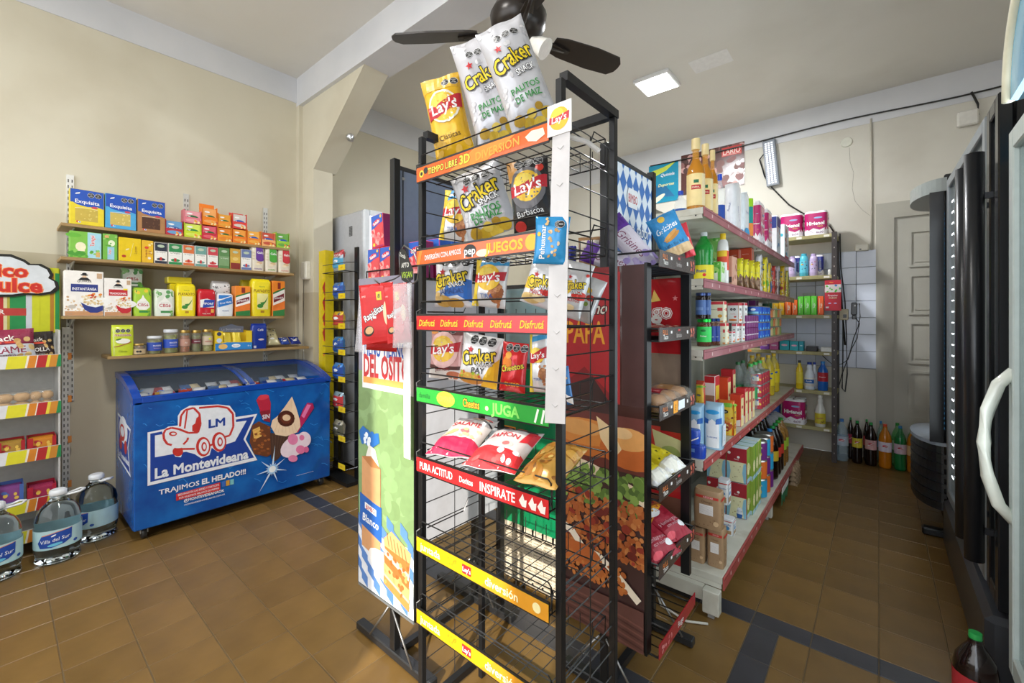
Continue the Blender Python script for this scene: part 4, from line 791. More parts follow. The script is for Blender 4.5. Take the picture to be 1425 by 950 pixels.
for i in range(14): blob(M('4a1e12'), 840+33*cos(i*.45), 312+31*sin(i*.45), 8, 7)
blob(M('f0dce8'), 880, 440, 75, 45, -.6); blob(M('f0dce8'), 925, 410, 32, 36); blob(M('e884b0'), 872, 410, 24, 26); blob(M('e87aa8'), 908, 458, 22, 20); blob(M('e87aa8'), 914, 402, 12, 13); blob(M('e884b0'), 872, 500, 22, 16); blob(M('e06a9c'), 935, 458, 12, 14)
c0 = pp(775, 550)
for i in range(14):
    a = i*2*pi/14+.12; l = (.10 if i % 2 else .045)*(1.6 if i in (3, 9) else 1); A.poly(M('c8e0f8'), [(c0[0]+l*cos(a), c0[1]+l*sin(a)), (c0[0]+.008*cos(a+1.5), c0[1]+.008*sin(a+1.5)), (c0[0]+.008*cos(a-1.5), c0[1]+.008*sin(a-1.5))])
A.ell(M('9cc8f0'), c0[0], c0[1], .032); A.ell(M('f4faff'), c0[0], c0[1], .022)
# smaller logo repeated on the end panel
q.art(A, fmm, base=.0006, step=.00004)
E2 = Art(); E2.poly(wht, [(-.2, .38), (-.2, .66), (.2, .62), (.13, .5), (.2, .35)]); E2.poly(navy, [(-.185, .395), (-.185, .645), (.18, .605), (.11, .5), (.18, .365)]); E2.ell(wht, -.02, .58, .13, .08); E2.ell(red, -.05, .56, .08, .05); E2.ell(wht, -.05, .565, .06, .03); E2.ell(red, -.1, .49, .04); E2.ell(red, .05, .49, .04); E2.text(wht, 'La Montevideana', -.005, .42, .035, w=.34, b=2)
q.art(E2, lambda x, z, o: (-D_*.5+x, -o, z))
q.build('cabinet', fz)
def lidz(x): t = -x/D_; return zf+(zr-zf)*(1-(1-min(1, t*1.15))**2.0)
q = MB()
prof = [(-D_*t/10, lidz(-D_*t/10)) for t in range(11)]
for y0, y1 in ((-.004, .035), (L_-.035, L_+.004)): q.prism(rail, [(x, z) for x, z in prof]+[(x, z-.035) for x, z in prof[::-1]], 'y', y0, y1)
q.box(rail, -.03, .035, zf-.03, .004, L_-.035, zf+.006, .003); q.box(rail, -D_, .035, zr-.03, -D_+.03, L_-.035, zr, .003); q.build('top_frame', fz)
gl = film('8fa0b4', .14, .03)
for k, (y0, y1) in enumerate(((.03, L_*.56), (L_*.5, L_-.03))):
    q = MB(); dz = .002+.006*k; V = []; F = []
    for t in range(1, 11): V += [(prof[t][0], y0, prof[t][1]+dz-.012), (prof[t][0], y1, prof[t][1]+dz-.012)]
    F = [(2*i, 2*i+1, 2*i+3, 2*i+2) for i in range(9)]; q.add(V, F, gl, True)
    q.prism(rail, [(x, z+dz-.014) for x, z in prof[1:10]]+[(x, z+dz-.02) for x, z in prof[1:10][::-1]], 'y', (y1-.03) if k == 0 else y0, y1 if k == 0 else y0+.02); q.build('sliding_glass', fz)
q = MB(); q.box(M('d4d8dc', 'gloss'), -D_+.04, .04, .68, -.04, L_-.04, .69); q.build('inner_floor', fz)
q = MB(); q.box(M('30343c', 'plastic'), -D_+.03, .02, .69, -D_+.05, L_-.02, zr-.04); q.build('inner_back', fz)
for x, y in ((-.05, .05), (-.05, L_-.05), (-D_+.06, .05), (-D_+.06, L_-.05)):
    q = MB(); q.T = Matrix.Translation((x, y, .032)) @ Matrix.Rotation(pi/2, 4, 'X'); q.loft(M('2c2c2c', 'plastic'), [(-.012, .026, .026, 2), (-.01, .031, .031, 2), (.01, .031, .031, 2), (.012, .026, .026, 2)], 16); q.T = Matrix.Translation((x, y, 0)); q.box(STEEL, -.02, -.018, .036, .02, -.0135, .064); q.box(STEEL, -.02, .0135, .036, .02, .018, .064); q.box(STEEL, -.02, -.018, .0635, .02, .018, .066); q.build('castor', fz)
for i in range(26):   # ice cream packs seen through the glass
    rr = random.Random(i*7); y = FY0+.1+(i % 13)*.078; x = FXf-.14-.2*(i//13); c = ('d8dce0', 'c8ccd0', 'b8442c', 'e8e8ea', '4a6a9c', 'd8c8a0')[i % 6]
    o = bag('ice_cream_pack', .07, .15, .03, c, [('r', ('b02a38', '2a4a9a', 'c8a040')[i % 3], .2, .3, .8, .5)], seed=i, nx=6, ny=8)
    tag(o, ('silver', 'pale grey', 'red-brown', 'white', 'slate blue', 'sand')[i % 6]+' ice cream pack in the chest freezer, %s in the %s row' % (('first', 'second', 'third', 'fourth', 'fifth', 'sixth', 'seventh', 'eighth', 'ninth', 'tenth', 'eleventh', 'twelfth', 'last')[i % 13], 'front' if i < 13 else 'rear'), 'ice cream', 'ice cream packs in the chest freezer', loc=(x, y, .692+.03), rot=(radians(-62), 0, rr.uniform(1.2, 1.9)))
# ================= SNACK RACK =================
RX0, RX1, RY0, RY1, RT_ = -1.055, -.555, .83, 1.087, 1.815
rack = thing('snack_rack', 'tall black wire snack rack with seven baskets, nearest the camera', 'rack', (0, 0, 0))
BK = M('1d1e20', 'black')
for x, y in ((RX0, RY0), (RX1, RY0), (RX1, RY1), (RX0, RY1)):
    q = MB(); q.box(BK, x-.009, y-.009, 0.002, x+.009, y+.009, RT_-.0225, .0015); q.build('post', rack)
for a in ((RX0-.011, RY0-.011, RX1+.011, RY0+.011), (RX0-.011, RY1-.011, RX1+.011, RY1+.011), (RX0-.011, RY0+.0115, RX0+.011, RY1-.0115), (RX1-.011, RY0+.0115, RX1+.011, RY1-.0115)):
    if a[1] < RY0 and a[3] < RY0+.02: continue      # the front is open at the top
    q = MB(); q.box(BK, a[0], a[1], RT_-.022, a[2], a[3], RT_); q.build('top_bar', rack)
for a in ((RX0+.012, RY1-.011, RX1-.012, RY1+.011), (RX0-.011, RY0+.012, RX0+.011, RY1-.012), (RX1-.011, RY0+.012, RX1+.011, RY1-.012), (RX0+.012, RY0-.011, RX1-.012, RY0+.011)):
    q = MB(); q.box(BK, a[0], a[1], .06, a[2], a[3], .082); q.build('base_bar', rack)
wire = M('3a3a3a', 'steel')
for x in (RX0, RX1):
    q = MB(); z = .14
    while z < 1.72:
        q.tube(wire, [(x, RY0+.011, z), (x, RY1-.011, z)], .0018, 4); z += .068
    q.tube(wire, [(x+.003, (RY0+RY1)/2, .1), (x+.003, (RY0+RY1)/2, 1.7)], .0018, 4)
    o = q.build('side_grid', rack); o['kind'] = 'stuff'
ZB = [PY(592, 241, RY0-.02).z-.004, PY(590, 355, RY0-.02).z-.008, PY(590, 447, RY0-.02).z-.004, PY(592, 544, RY0-.02).z-.01, PY(594, 647, RY0-.02).z, PY(596, 760, RY0-.02).z, PY(605, 868, RY0-.02).z]
def lay(x, y, r): return [('t', 'ffffff', "Lay's", x, y, r, r*2.2, dict(b=1))]
SG = [
 ('e0621e', [('p', 'f08a2a', [(.3, 0), (.5, 1), (.8, 1), (.6, 0)]), ('e', 'f0c83a', .05, .5, .022), ('e', '1c1c1c', .05, .5, .012), ('e', '2a2a2a', .09, .65, .02), ('t', 'f4e04a', 'TIEMPO LIBRE', .24, .52, .038, .26, dict(b=1, out='6a3010')), ('t', 'f6d03a', '3D', .43, .55, .05, .1, dict(b=2, out='8a4a10')), ('t', 'f4a83a', 'DIVERSION', .67, .5, .045, .34, dict(b=1, rot=2)), ('p', 'f0e0c8', [(.88, .3), (.86, .6), (.9, .85), (.97, .8), (.98, .4), (.93, .15)])]),
 ('e8641c', [('p', 'f08a2e', [(.0, 0), (.03, 1), (.06, 1), (.03, 0)]), ('t', 'ffffff', 'DIVERSIÓN CON AMIGOS', .24, .5, .03, .32, dict(b=1, rot=2)), ('e', '2a2a2a', .47, .5, .05, .035), ('t', 'ffffff', 'pep', .47, .52, .045, .09, dict(b=1)), ('e', 'f0e0c8', .57, .25, .05, .02), ('t', 'f6c63a', 'JUEGOS', .72, .5, .052, .26, dict(b=2)), ('e', 'f4c040', .9, .5, .04)]),
 ('d8242a', [('t', 'f0d83a', 'Disfrutá', .1+.2*i, .5, .04, .15, dict(slant=.2, b=1)) for i in range(5)]),
 ('2f9c3c', [('t', '1a5a2a', 'familia', .08, .5, .03, .12, dict(slant=.2)), ('e', 'a8c83a', .27, .5, .08, .045), ('t', 'd8e050', 'COMPARTI', .27, .5, .035, .15, dict(b=1)), ('t', 'f0a82a', 'Cheetos', .48, .52, .045, .13, dict(b=1, out='1a1a1a')), ('t', '7ad05a', 'JUGA', .73, .5, .055, .22, dict(b=2)), ('e', 'e8e8a0', .6, .4, .012), ('l', 'e8f4e0', .012, [(.92, .1), (.94, .9)]), ('l', 'e8f4e0', .012, [(.96, .1), (.975, .9)])]),
 ('cc2a2e', [('t', 'f4ece8', 'PURA ACTITUD', .18, .5, .045, .3, dict(b=1)), ('t', 'f4ece8', 'Doritos', .44, .5, .034, .11, dict(b=1)), ('t', 'f4ece8', 'INSPIRATE', .67, .5, .05, .25, dict(b=1))]+[('p', 'f4e4dc', [(x, .15), (x-.02, .45), (x+.005, .9), (x+.015, .55), (x+.03, .6), (x+.025, .15)]) for x in (.84, .9, .955)]),
 ('d2aa1a', [('p', 'd89422', [(.55, 0), (.65, 1), (1, 1), (1, 0)]), ('t', 'f8f0c0', 'juntada', .13, .5, .045, .2, dict(b=1)), ('b', ['a8881a'], 16, .28, .25, .36, .75, .004, 2), ('r', 'b8242c', .41, .2, .48, .8), ('t', 'ffffff', "Lay's", .445, .5, .026, .065, dict(b=1)), ('t', 'f8f0c0', 'diversión', .7, .5, .045, .28, dict(b=1)), ('e', 'f0e4a8', .93, .5, .025)])]
SG.append(SG[5])
def basket(z, x0=RX0+.014, x1=RX1-.014, y0=RY0-.022, y1=RY1-.02):
    q = MB(); r = .0022
    q.tube(BK, [(x0, y0, z), (x1, y0, z)], .004, 5); q.tube(BK, [(x0, y1, z), (x1, y1, z)], r, 4)
    q.tube(BK, [(x0, y1, z), (x0, y0+.0, z)], r, 4); q.tube(BK, [(x1, y1, z), (x1, y0, z)], r, 4)
    n = 12
    for i in range(1, n): x = x0+(x1-x0)*i/n; q.tube(wire, [(x, y0, z), (x, y1, z), (x, y1, z+.05)], .0015, 4)
    for i in range(1, 4): y = y0+(y1-y0)*i/4; q.tube(wire, [(x0, y, z-.002), (x1, y, z-.002)], .0018, 4)
    q.tube(BK, [(x0, y0+.008, z), (x0, y0+.004, z+.062), (x0+.008, y0+.004, z+.07), (x1-.008, y0+.004, z+.07), (x1, y0+.004, z+.062), (x1, y0+.008, z)], r, 4)
    q.tube(BK, [((x0+x1)/2, y0+.004, z), ((x0+x1)/2, y0+.004, z+.07)], .0015, 4)
    for x in (x0, x1): q.tube(BK, [(x, y1, z), (x, y1, z+.075), (x, y1-.06, z+.075), (x, y1-.08, z+.04), (x, y0+.03, z+.04)], r, 4)
    q.tube(BK, [(x0, y1, z+.075), (x1, y1, z+.075)], r, 4)
    for x, s in ((x0, -1), (x1, 1)): q.tube(wire, [(x, y0+.01, z+.05), (x+s*.008, y0-.004, z+.04), (x+s*.004, y0-.006, z+.015)], r, 4)
    return q
for i, z in enumerate(ZB):
    zf_ = z-.02; b = basket(zf_+.012).build('basket', rack)
    c, L = SG[i]; q = MB(); hh = .04; X0, X1 = RX0+.012, RX1-.012; yy = RY0-.03
    q.box(M('1b1b1b', 'plastic'), X0, yy, z-hh/2-.004, X1, yy+.003, z+hh/2+.006); q.box(M(c, 'gloss'), X0, yy-.0008, z-hh/2, X1, yy, z+hh/2)
    q.art(spec(X1-X0, hh, L), lambda x, zz, o: ((X0+X1)/2+x, yy-.0008-o, z-hh/2+zz), base=.0004); q.build('shelf_sign', b)
# hanging white strip with the sign on top
stp = thing('hanging_strip', 'long white hanging strip with a round yellow and red logo card at its top', 'sign', (0, 0, 0))
def quadY(Y, pts): return [PY(x, y, Y) for x, y in pts]
a = quadY(.785, [(769, 180), (793, 178), (786, 590), (758, 588)])
q = MB(); V = a+[Vector((p.x, p.y+.0015, p.z)) for p in a]; q.add(V, [(0, 3, 2, 1), (4, 5, 6, 7), (0, 1, 5, 4), (1, 2, 6, 5), (2, 3, 7, 6), (3, 0, 4, 7)], M('cfcccc', 'plastic'))
for k in range(8):
    t = k/8+.06; p = a[0].lerp(a[3], t).lerp(a[1].lerp(a[2], t), .5); q.tube(M('c4c2c2', 'plastic'), [(p.x-.008, p.y-.001, p.z), (p.x, p.y-.001, p.z-.006), (p.x+.008, p.y-.001, p.z)], .0008, 3)
q.build('strip', stp)
p0 = PY(778, 164, .782); q = MB(); q.box(M('f0eeec', 'plastic'), p0.x-.031, .782, p0.z-.035, p0.x+.031, .784, p0.z+.033)
q.art(spec(.062, .068, [('e', 'f2b822', .5, .5, .4), ('e', 'f6d040', .42, .6, .28), ('p', 'c8242e', [(.08, .38), (.1, .6), (.3, .56), (.7, .62), (.92, .66), (.9, .42), (.6, .42), (.3, .36)]), ('t', 'ffffff', "Lay's", .5, .51, .24, .7, dict(b=1, slant=.1, rot=3))]), lambda x, z, o: (p0.x+x, .782-o, p0.z-.035+z)); q.build('logo_card', stp)
q = MB(); p1 = PY(790, 190, .80); q.tube(film('e0e0e0', .4, .1), [p1, (p1.x+.03, .83, p1.z-.01), (p1.x+.05, .85, p1.z-.03)], .006, 6); q.build('plastic_clip', stp)
def bagY(name, Y, bl, br, tl, tr, t, col, L, seed, tilt=0, zmin=None, yaw=22, **k):
    # corners seen in the photo, laid on an upright plane turned by yaw towards the aisle
    m = PY((bl[0]+br[0])/2, (bl[1]+br[1])/2, Y); n = Vector((sin(radians(yaw)), -cos(radians(yaw)), 0)); E0 = Vector((0, 0, EYE))
    def hit(p): r = Vector(ray(*p)); return E0+r*((m-E0).dot(n)/r.dot(n))
    a, b, c, d = [hit(p) for p in (bl, br, tl, tr)]
    bot = (a+b)/2; top = (c+d)/2; v = top-bot; h = v.length; w = ((b-a).length+(d-c).length)/2
    o = bag(name, w, h, t, col, L, seed=seed, **k); rt = Vector((cos(radians(yaw)), sin(radians(yaw)), 0)); roll = atan2(v.dot(rt), v.z)
    o.location = bot; o.rotation_euler = (Matrix.Rotation(radians(yaw), 3, 'Z') @ Matrix.Rotation(roll, 3, 'Y') @ Matrix.Rotation(radians(tilt), 3, 'X')).to_euler(); return o
def lays(base, tx, ring=None, tc='333333', extra=()): return [*extra, *([('e', ring, .5, .56, .44, .5)] if ring else []), ('e', 'f0c23a', .5, .58, .36, .36), ('e', 'f6d85a', .44, .64, .24, .2), ('p', 'c01e2c', [(.04, .46), (.06, .62), (.3, .6), (.7, .68), (.98, .72), (.96, .54), (.66, .53), (.3, .46)]), ('t', 'ffffff', "Lay's", .5, .585, .27, .78, dict(b=1, rot=7, slant=.12)), ('t', tc, tx, .5, .22, .13, .7, dict(rot=4))]
def craker(ex, t1='PALITOS', t2='DE MAIZ', tc='1f8a35'): return [*ex, ('s', 'c8242c', .3, .71, .09), ('t', 'f2d41e', 'Craker', .5, .6, .32, .86, dict(b=1, out='1a1a1a', rot=14)), ('t', 'f4f4f4', 'SNACK', .68, .475, .12, .4, dict(b=1, out='1a1a1a', rot=10)), ('t', tc, t1, .55, .33, .13, .62, dict(b=1, rot=4)), ('t', tc, t2, .55, .25, .13, .56, dict(b=1, rot=4))]
PLT = [('b', ['c6c4c6', 'b8b6ba', 'd8d6d8'], 34, .03, .05, .97, .97, .05, 11), ('o', .55, .82, .085, 3), ('e', 'c8a42a', .4, .06, .12, .1), ('e', 'd8b840', .6, .04, .13, .1), ('e', 'c8a42a', .8, .09, .12, .11), ('e', 'b8922a', .22, .1, .12, .1), ('e', 'e0c458', .5, .12, .1, .08), ('e', 'a8821e', .68, .15, .08, .07)]
GP = 'snack bags on the wire rack'
def P3(o, lb): return tag(o, lb, 'bag', GP)
T1, T2, T3, T4 = 1.665, 0, 0, 0
P3(bagY('snack_bag', .93, (609, 221), (660, 214), (583, 113), (640, 103), .06, 'e8b51e', lays('e8b51e', 'Clásicas', None, '5a4010', (('r', 'd8a82a', 0, .8, 1, 1), ('o', .75, .88, .1, 2), ('b', ['e8b84a'], 6, .1, .05, .9, .2, .1, 3), ('e', 'f0ead8', .5, .58, .41, .41))), 1, amp=1.2, yaw=32), 'yellow potato chip bag leaning at the left of the top basket')
P3(bagY('snack_bag', .985, (668, 206), (728, 192), (624, 64), (690, 46), .07, 'c6c5ca', craker(PLT), 2, amp=1.3, yaw=32), 'white corn snack bag at the back of the top basket, behind the tallest one')
P3(bagY('snack_bag', .90, (718, 191), (779, 172), (657, 46), (729, 22), .08, 'c9c9ce', craker(PLT), 3, amp=1.3, yaw=32), 'tallest white corn snack bag, leaning in front in the top basket')
P3(bagY('snack_bag', .935, (657, 333), (719, 325), (621, 249), (698, 222), .07, 'c9c9ce', craker(PLT), 4, amp=1.2), 'white corn snack bag in the second basket')
P3(bagY('snack_bag', .93, (720, 324), (768, 315), (701, 233), (766, 211), .06, '2b2a2c', lays('2b2a2c', 'Barbacoa', '6a686c', 'f0f0f0', (('p', 'c89048', [(0, .7), (0, 1), (.25, 1), (.3, .8), (.1, .68)]), ('e', 'd83a2a', .82, .82, .1), ('e', 'b8302a', .2, .06, .14, .12), ('o', .55, .93, .11, 3))), 5, amp=1.1), 'black and grey barbecue chip bag in the second basket')
TIRA = (('r', 'e8c83a', 0, 0, .2, 1), ('p', '3a9ad0', [(.2, .78), (.2, .86), (1, .92), (1, .84)]), ('p', '3a9ad0', [(.2, .92), (.2, 1), (1, 1), (1, .97)]), ('e', 'a8683a', .75, .3, .2, .3), ('b', ['b8744a', '9a5a34', 'c88a5a'], 16, .5, .05, .95, .5, .08, 6), ('o', .62, .94, .1, 3))
P3(bagY('snack_bag', .99, (608, 337), (656, 335), (622, 270), (662, 262), .05, 'e6e4e0', lays('', 'TIRA', None, '2a5aa0', TIRA), 6, amp=1.2), 'white and tan chip bag half hidden at the left of the second basket')
BLU = (('p', 'f2cc28', [(0, .3), (0, .62), (.3, .7), (.5, .5), (.3, .35)]), ('p', '2a6ac0', [(.35, .2), (.4, .45), (.75, .62), (1, .55), (1, .1), (.7, .25)]), ('e', 'd8ac5a', .3, .12, .22, .14), ('e', 'c8984a', .6, .08, .22, .12), ('e', 'e0bc78', .15, .2, .14, .12), ('o', .6, .93, .12, 3))
P3(bagY('snack_bag', .93, (606, 427), (657, 428), (606, 366), (660, 354), .06, 'e4e4e8', craker(BLU, 'JAMADAS', '', '2a4a8a'), 7), 'white snack bag with a blue and yellow swirl in the third basket')
P3(bagY('snack_bag', .94, (657, 427), (703, 428), (664, 360), (711, 354), .055, 'e6e4e4', lays('', 'TIRA', None, '2a5aa0', TIRA), 8), 'white chip bag with blue stripes and a yellow edge in the third basket')
RED = (('p', 'f0c83a', [(0, .35), (0, .6), (.4, .66), (.5, .5), (.3, .35)]), ('e', 'd83428', .8, .42, .28, .16), ('e', 'd8b878', .3, .15, .3, .14), ('e', 'e8d0a0', .55, .2, .2, .1), ('e', 'd83428', .9, .8, .06))
P3(bagY('snack_bag', .90, (722, 425), (771, 427), (740, 371), (790, 366), .05, 'e6e6e8', craker(RED, 'MAICITOS', '', 'b8282c'), 9), 'white and red corn snack bag at the front right of the third basket')
P3(bagY('snack_bag', .965, (770, 436), (806, 447), (790, 369), (829, 362), .045, 'd4d4d8', craker(RED, 'MAICITOS', '', 'b8282c'), 10), 'silvery corn snack bag seen edge-on through the right side grid')
P3(bagY('snack_bag', 1.025, (796, 444), (819, 449), (812, 392), (850, 383), .04, 'c9cace', (('e', 'c83428', .6, .55, .2, .14), ('e', 'f0c83a', .4, .7, .16, .12), ('e', '8aa848', .5, .4, .1)), 11), 'rearmost silvery snack bag in the third basket, near the right back post')
P3(bagY('snack_bag', .92, (601, 525), (638, 530), (597, 455), (650, 451), .05, 'e0a8a4', lays('', 'Jamon', 'ecc0bc', '8a2a30', (('r', '5a3430', 0, .2, 1, .27), ('p', 'e8e4e0', [(0, 0), (0, .2), (1, .2), (1, 0)]), ('e', 'c87858', .8, .1, .2, .12), ('e', 'd89048', .15, .9, .16, .1), ('r', '7a4440', .6, .84, 1, 1), ('o', .55, .93, .09, 3))), 12), 'pink chip bag at the left of the fourth basket')
P3(bagY('snack_bag', .90, (638, 532), (690, 540), (644, 467), (704, 466), .05, 'efeeee', craker((('p', 'f0c028', [(.6, 0), (.8, .4), (1, .6), (1, 0)]), ('e', 'c88a3a', .35, .13, .34, .14), ('e', 'e8b85a', .35, .19, .3, .08), ('b', ['f0d060', 'a8c83a', 'd86a3a'], 14, .1, .16, .6, .26, .04, 3), ('o', .55, .9, .1, 3)), 'PAY', '', '1a1a1a'), 13), 'white snack bag with a hot dog picture in the fourth basket')
P3(bagY('snack_bag', .915, (693, 542), (732, 548), (702, 477), (735, 476), .05, 'cf2226', (('e', 'e8862a', .3, .6, .2, .24), ('e', 'f0a83a', .35, .75, .12, .12), ('t', 'f6d63a', 'Cheetos', .5, .52, .22, .9, dict(b=1, rot=14, out='1a1a1a')), ('t', 'f0c83a', 'QUESO', .55, .18, .14, .6, dict(b=1)), ('o', .6, .9, .13, 3)), 14), 'bright red cheese snack bag in the fourth basket')
P3(bagY('snack_bag', .90, (739, 543), (764, 548), (736, 455), (766, 456), .05, 'e6e4e4', lays('', 'TIRA', None, '2a5aa0', TIRA), 15), 'narrow white chip bag beside the hanging strip in the fourth basket')
P3(bagY('snack_bag', 1.0, (788, 560), (800, 566), (784, 508), (789, 510), .02, '3a78b8', (('e', 'd8a868', .4, .7, .3, .2), ('p', 'ffffff', [(0, .1), (0, .3), (1, .2), (1, 0)])), 16), 'slim blue bag tip showing past the right post of the fourth basket')
P3(bagY('snack_bag', .775, (742, 367), (789, 368), (745, 304), (795, 299), .02, '1f8ac4', (('t', 'f4f4f4', 'Pehuamar', .26, .45, .17, 1.0, dict(rot=90, b=1)), ('b', ['d8b070', 'c89a58', 'e8caa0'], 16, .45, .15, .75, .75, .05, 3), ('e', 'e8c030', .14, .62, .06), ('o', .7, .83, .1, 3, 0, .003), ('b', ['d8b070'], 5, .3, .82, .5, .95, .05, 8)), 17, amp=.8), 'blue peanut bag clipped on the white hanging strip')
def bagZ(name, z, fl, fr, bl, br, t, col, L, seed, tilt=-78, **k):
    a, b, c, d = [PZ(*p, z) for p in (fl, fr, bl, br)]; bot = (a+b)/2; v = (c+d)/2-bot
    o = bag(name, ((b-a).length+(d-c).length)/2*.98, v.length*.97, t, col, L, seed=seed, **k); o.location = bot+Vector((0, 0, t*.3)); o.rotation_euler = (radians(tilt), 0, -atan2(v.x, v.y)); return o
SAL = [('r', 'c81e48', 0, 0, 1, .26), ('e', 'd8b480', .3, .38, .16, .1), ('e', 'e8caa0', .7, .8, .2, .1), ('e', 'c87878', .6, .4, .1, .08), ('t', 'b82a34', 'SALAME', .5, .6, .16, .72, dict(b=1)), ('t', 'b82a34', 'sabor', .5, .68, .07, .3), ('p', '2a2a2c', [(.5, .8), (1, .72), (1, .76), (.5, .84)]), ('e', 'd0302a', .75, .86, .2, .06), ('b', ['dcc090'], 8, .1, .3, .9, .5, .06, 5)]
JAM = [('r', 'c82a30', 0, 0, 1, .3), ('e', 'e8c0b8', .6, .4, .14, .1), ('e', 'c86a6a', .6, .4, .07), ('t', 'b82a34', 'JAMON', .45, .62, .16, .6, dict(b=1)), ('t', 'b82a34', 'sabor', .45, .7, .07, .3), ('p', '2a2a2c', [(.1, .78), (.95, .8), (.95, .9), (.1, .88)]), ('e', 'd83a30', .5, .85, .26, .06), ('p', 'd0303a', [(.8, .5), (1, .6), (1, .9), (.85, .8)]), ('b', ['e8e4e4', 'c84a4a'], 8, .1, .1, .9, .3, .07, 5)]
GOL = [('b', ['c8862a', 'e0a848', 'b87420'], 30, .03, .05, .97, .95, .13, 4), ('e', '4a5a8a', .5, .85, .14, .05), ('b', ['8a5a20', 'e8c068'], 10, .1, .1, .9, .7, .06, 7)]
zt5 = ZB[4]-.008
P3(bagZ('snack_bag', zt5+.035, (601, 637), (647, 651), (648, 605), (692, 617), .06, 'e4dcd8', SAL, 21), 'white and crimson SALAME bag lying at the left of the fifth basket')
P3(bagZ('snack_bag', zt5+.035, (652, 655), (707, 672), (699, 620), (757, 638), .06, 'e0d8d8', JAM, 22), 'white and red JAMON bag lying in the middle of the fifth basket')
P3(bagZ('snack_bag', zt5+.035, (716, 678), (772, 694), (767, 644), (822, 655), .06, 'd4a04a', GOL, 23), 'golden transparent snack bag lying at the right of the fifth basket')
# ================= BREAD STANDS =================
def stand(nm, lb, xc, y0, y1, x0, x1, side, zp0, zp1, foot0, foot1):
    t = thing('bread_stand', lb, 'stand', (0, 0, 0)); p = .014
    for y in (y0, y1):
        q = MB(); q.box(BK, xc-p, y-p, .035, xc+p, y+p, 1.83, .002); q.build('post', t)
        q = MB(); q.box(M('2a2b2d', 'black'), foot0, y-.018, .004, foot1, y+.018, .034, .004); q.build('foot', t)
        for s in (-1, 1):
            q = MB(); q.tube(M('9a9a9a', 'metal'), [(xc+s*.012, y-.02, .19), (xc+s*.13, y-.022, .036)], .004, 6); q.build('brace', t)
    q = MB(); q.box(BK, xc-.012, y0+.019, .006, xc+.012, y1-.019, .03); q.build('base_rail', t)
    q = MB(); q.box(M('3a3b3d', 'black'), xc-.005, y0+p+.001, 1.46, xc+.005, y1-p-.001, 1.48); q.build('header_bar', t); q = MB(); q.box(M('3a3b3d', 'black'), xc-.005, y0+p+.001, 1.795, xc+.005, y1-p-.001, 1.81); q.build('header_bar', t)
    return t
LX, LYn, LYf = -1.36, .945, 1.36
sl = stand('L', 'left bread display stand with a tall poster of a sandwich and blue gingham', LX, LYn, LYf, -1.58, -1.21, 1, 0, 0, -1.60, -1.14)
q = MB(); q.box(M('7c8aa2', 'plastic'), LX-.003, LYn+.016, 1.482, LX+.003, LYf-.016, 1.794); q.box(M('1e1e20'), LX+.0031, LYn+.03, 1.47, LX+.0045, LYn+.034, 1.80)
for z in (1.76, 1.5): q.box(M('b8b8b8', 'metal'), LX+.003, LYn+.026, z, LX+.007, LYn+.038, z+.01)
q.build('header_panel', sl)
# poster
px0, px1, pz0, pz1, py = -1.575, -1.222, .205, 1.40, .925
pw, ph = px1-px0, pz1-pz0
q = MB(); q.box(M('101012', 'black'), px0-.006, py, pz0-.004, px0, py+.02, pz1); q.box(M('101012', 'black'), px1, py, pz0-.004, px1+.008, py+.02, pz1); q.box(M('2a2a2e', 'black'), px0, py+.004, pz0-.004, px1, py+.012, pz1); q.box(M('9aa0a4', 'steel'), px0, py-.002, pz0-.012, px1, py+.004, pz0-.004); q.build('poster_frame', sl)
q = MB(); q.box(M('8d8a9c', 'gloss'), px0, py, pz0, px1, py+.0035, pz1)
Z_ = lambda z: (z-pz0)/ph
L = [('r', '7e9a68', 0, 0, 1, .7), ('b', ['86a570', '79946280'[:6], '8aa874', '7c9866'], 60, .02, .25, .98, .64, .12, 2), ('r', 'ecebec', .08, .645, 1, .86), ('t', '2a58b0', 'MENU TIERNO', .5, .775, .16, .78, dict(b=2)), ('t', 'c83a3e', 'DEL OSITO', .52, .72, .24, .84, dict(b=2, fit=True)), ('r', 'e8a85a', .1, .662, .94, .682),
     ('r', 'e4e8f0', 0, 0, 1, .2)]
for i in range(9):
    for j in range(7):
        if (i+j) % 2: x = i*.12-.05; y = j*.035; L.append(('p', '2f62b4' if (i*j) % 2 else '5a86c8', [(max(0, x), y+.02), (min(1, x+.12), y), (min(1, x+.12), y+.035), (max(0, x), y+.055)]))
L += [('p', '2a6ab4', [(.05, .47), (.02, .5), (.1, .52), (.28, .5), (.4, .51), (.42, .48), (.3, .46), (.25, .455)]), ('b', ['e4ecf4', '2a6ab4'], 16, .06, .465, .38, .505, .035, 4), ('p', 'e8e4dc', [(.12, .40), (.22, .465), (.34, .455), (.42, .40)]), ('p', 'd09a6c', [(.08, .42), (.08, .13), (.44, .11), (.44, .40)]), ('p', 'b87a4a', [(.08, .42), (.26, .43), (.44, .40), (.26, .395)]), ('p', '2a62b4', [(.04, .30), (.04, .20), (.46, .17), (.46, .28), (.3, .285)]), ('p', 'f0f0f0', [(.14, .275), (.14, .255), (.36, .245), (.36, .265)]), ('t', 'c02a34', 'BIMBO', .25, .26, .05, .18, dict(b=1, rot=-4)), ('t', 'f4f4f4', 'Blanco', .25, .222, .085, .34, dict(b=1, rot=-6)),
      ('e', 'f0ece8', .66, .09, .46, .16, -14), ('e', 'dcdcdc', .66, .088, .38, .12, -14)]
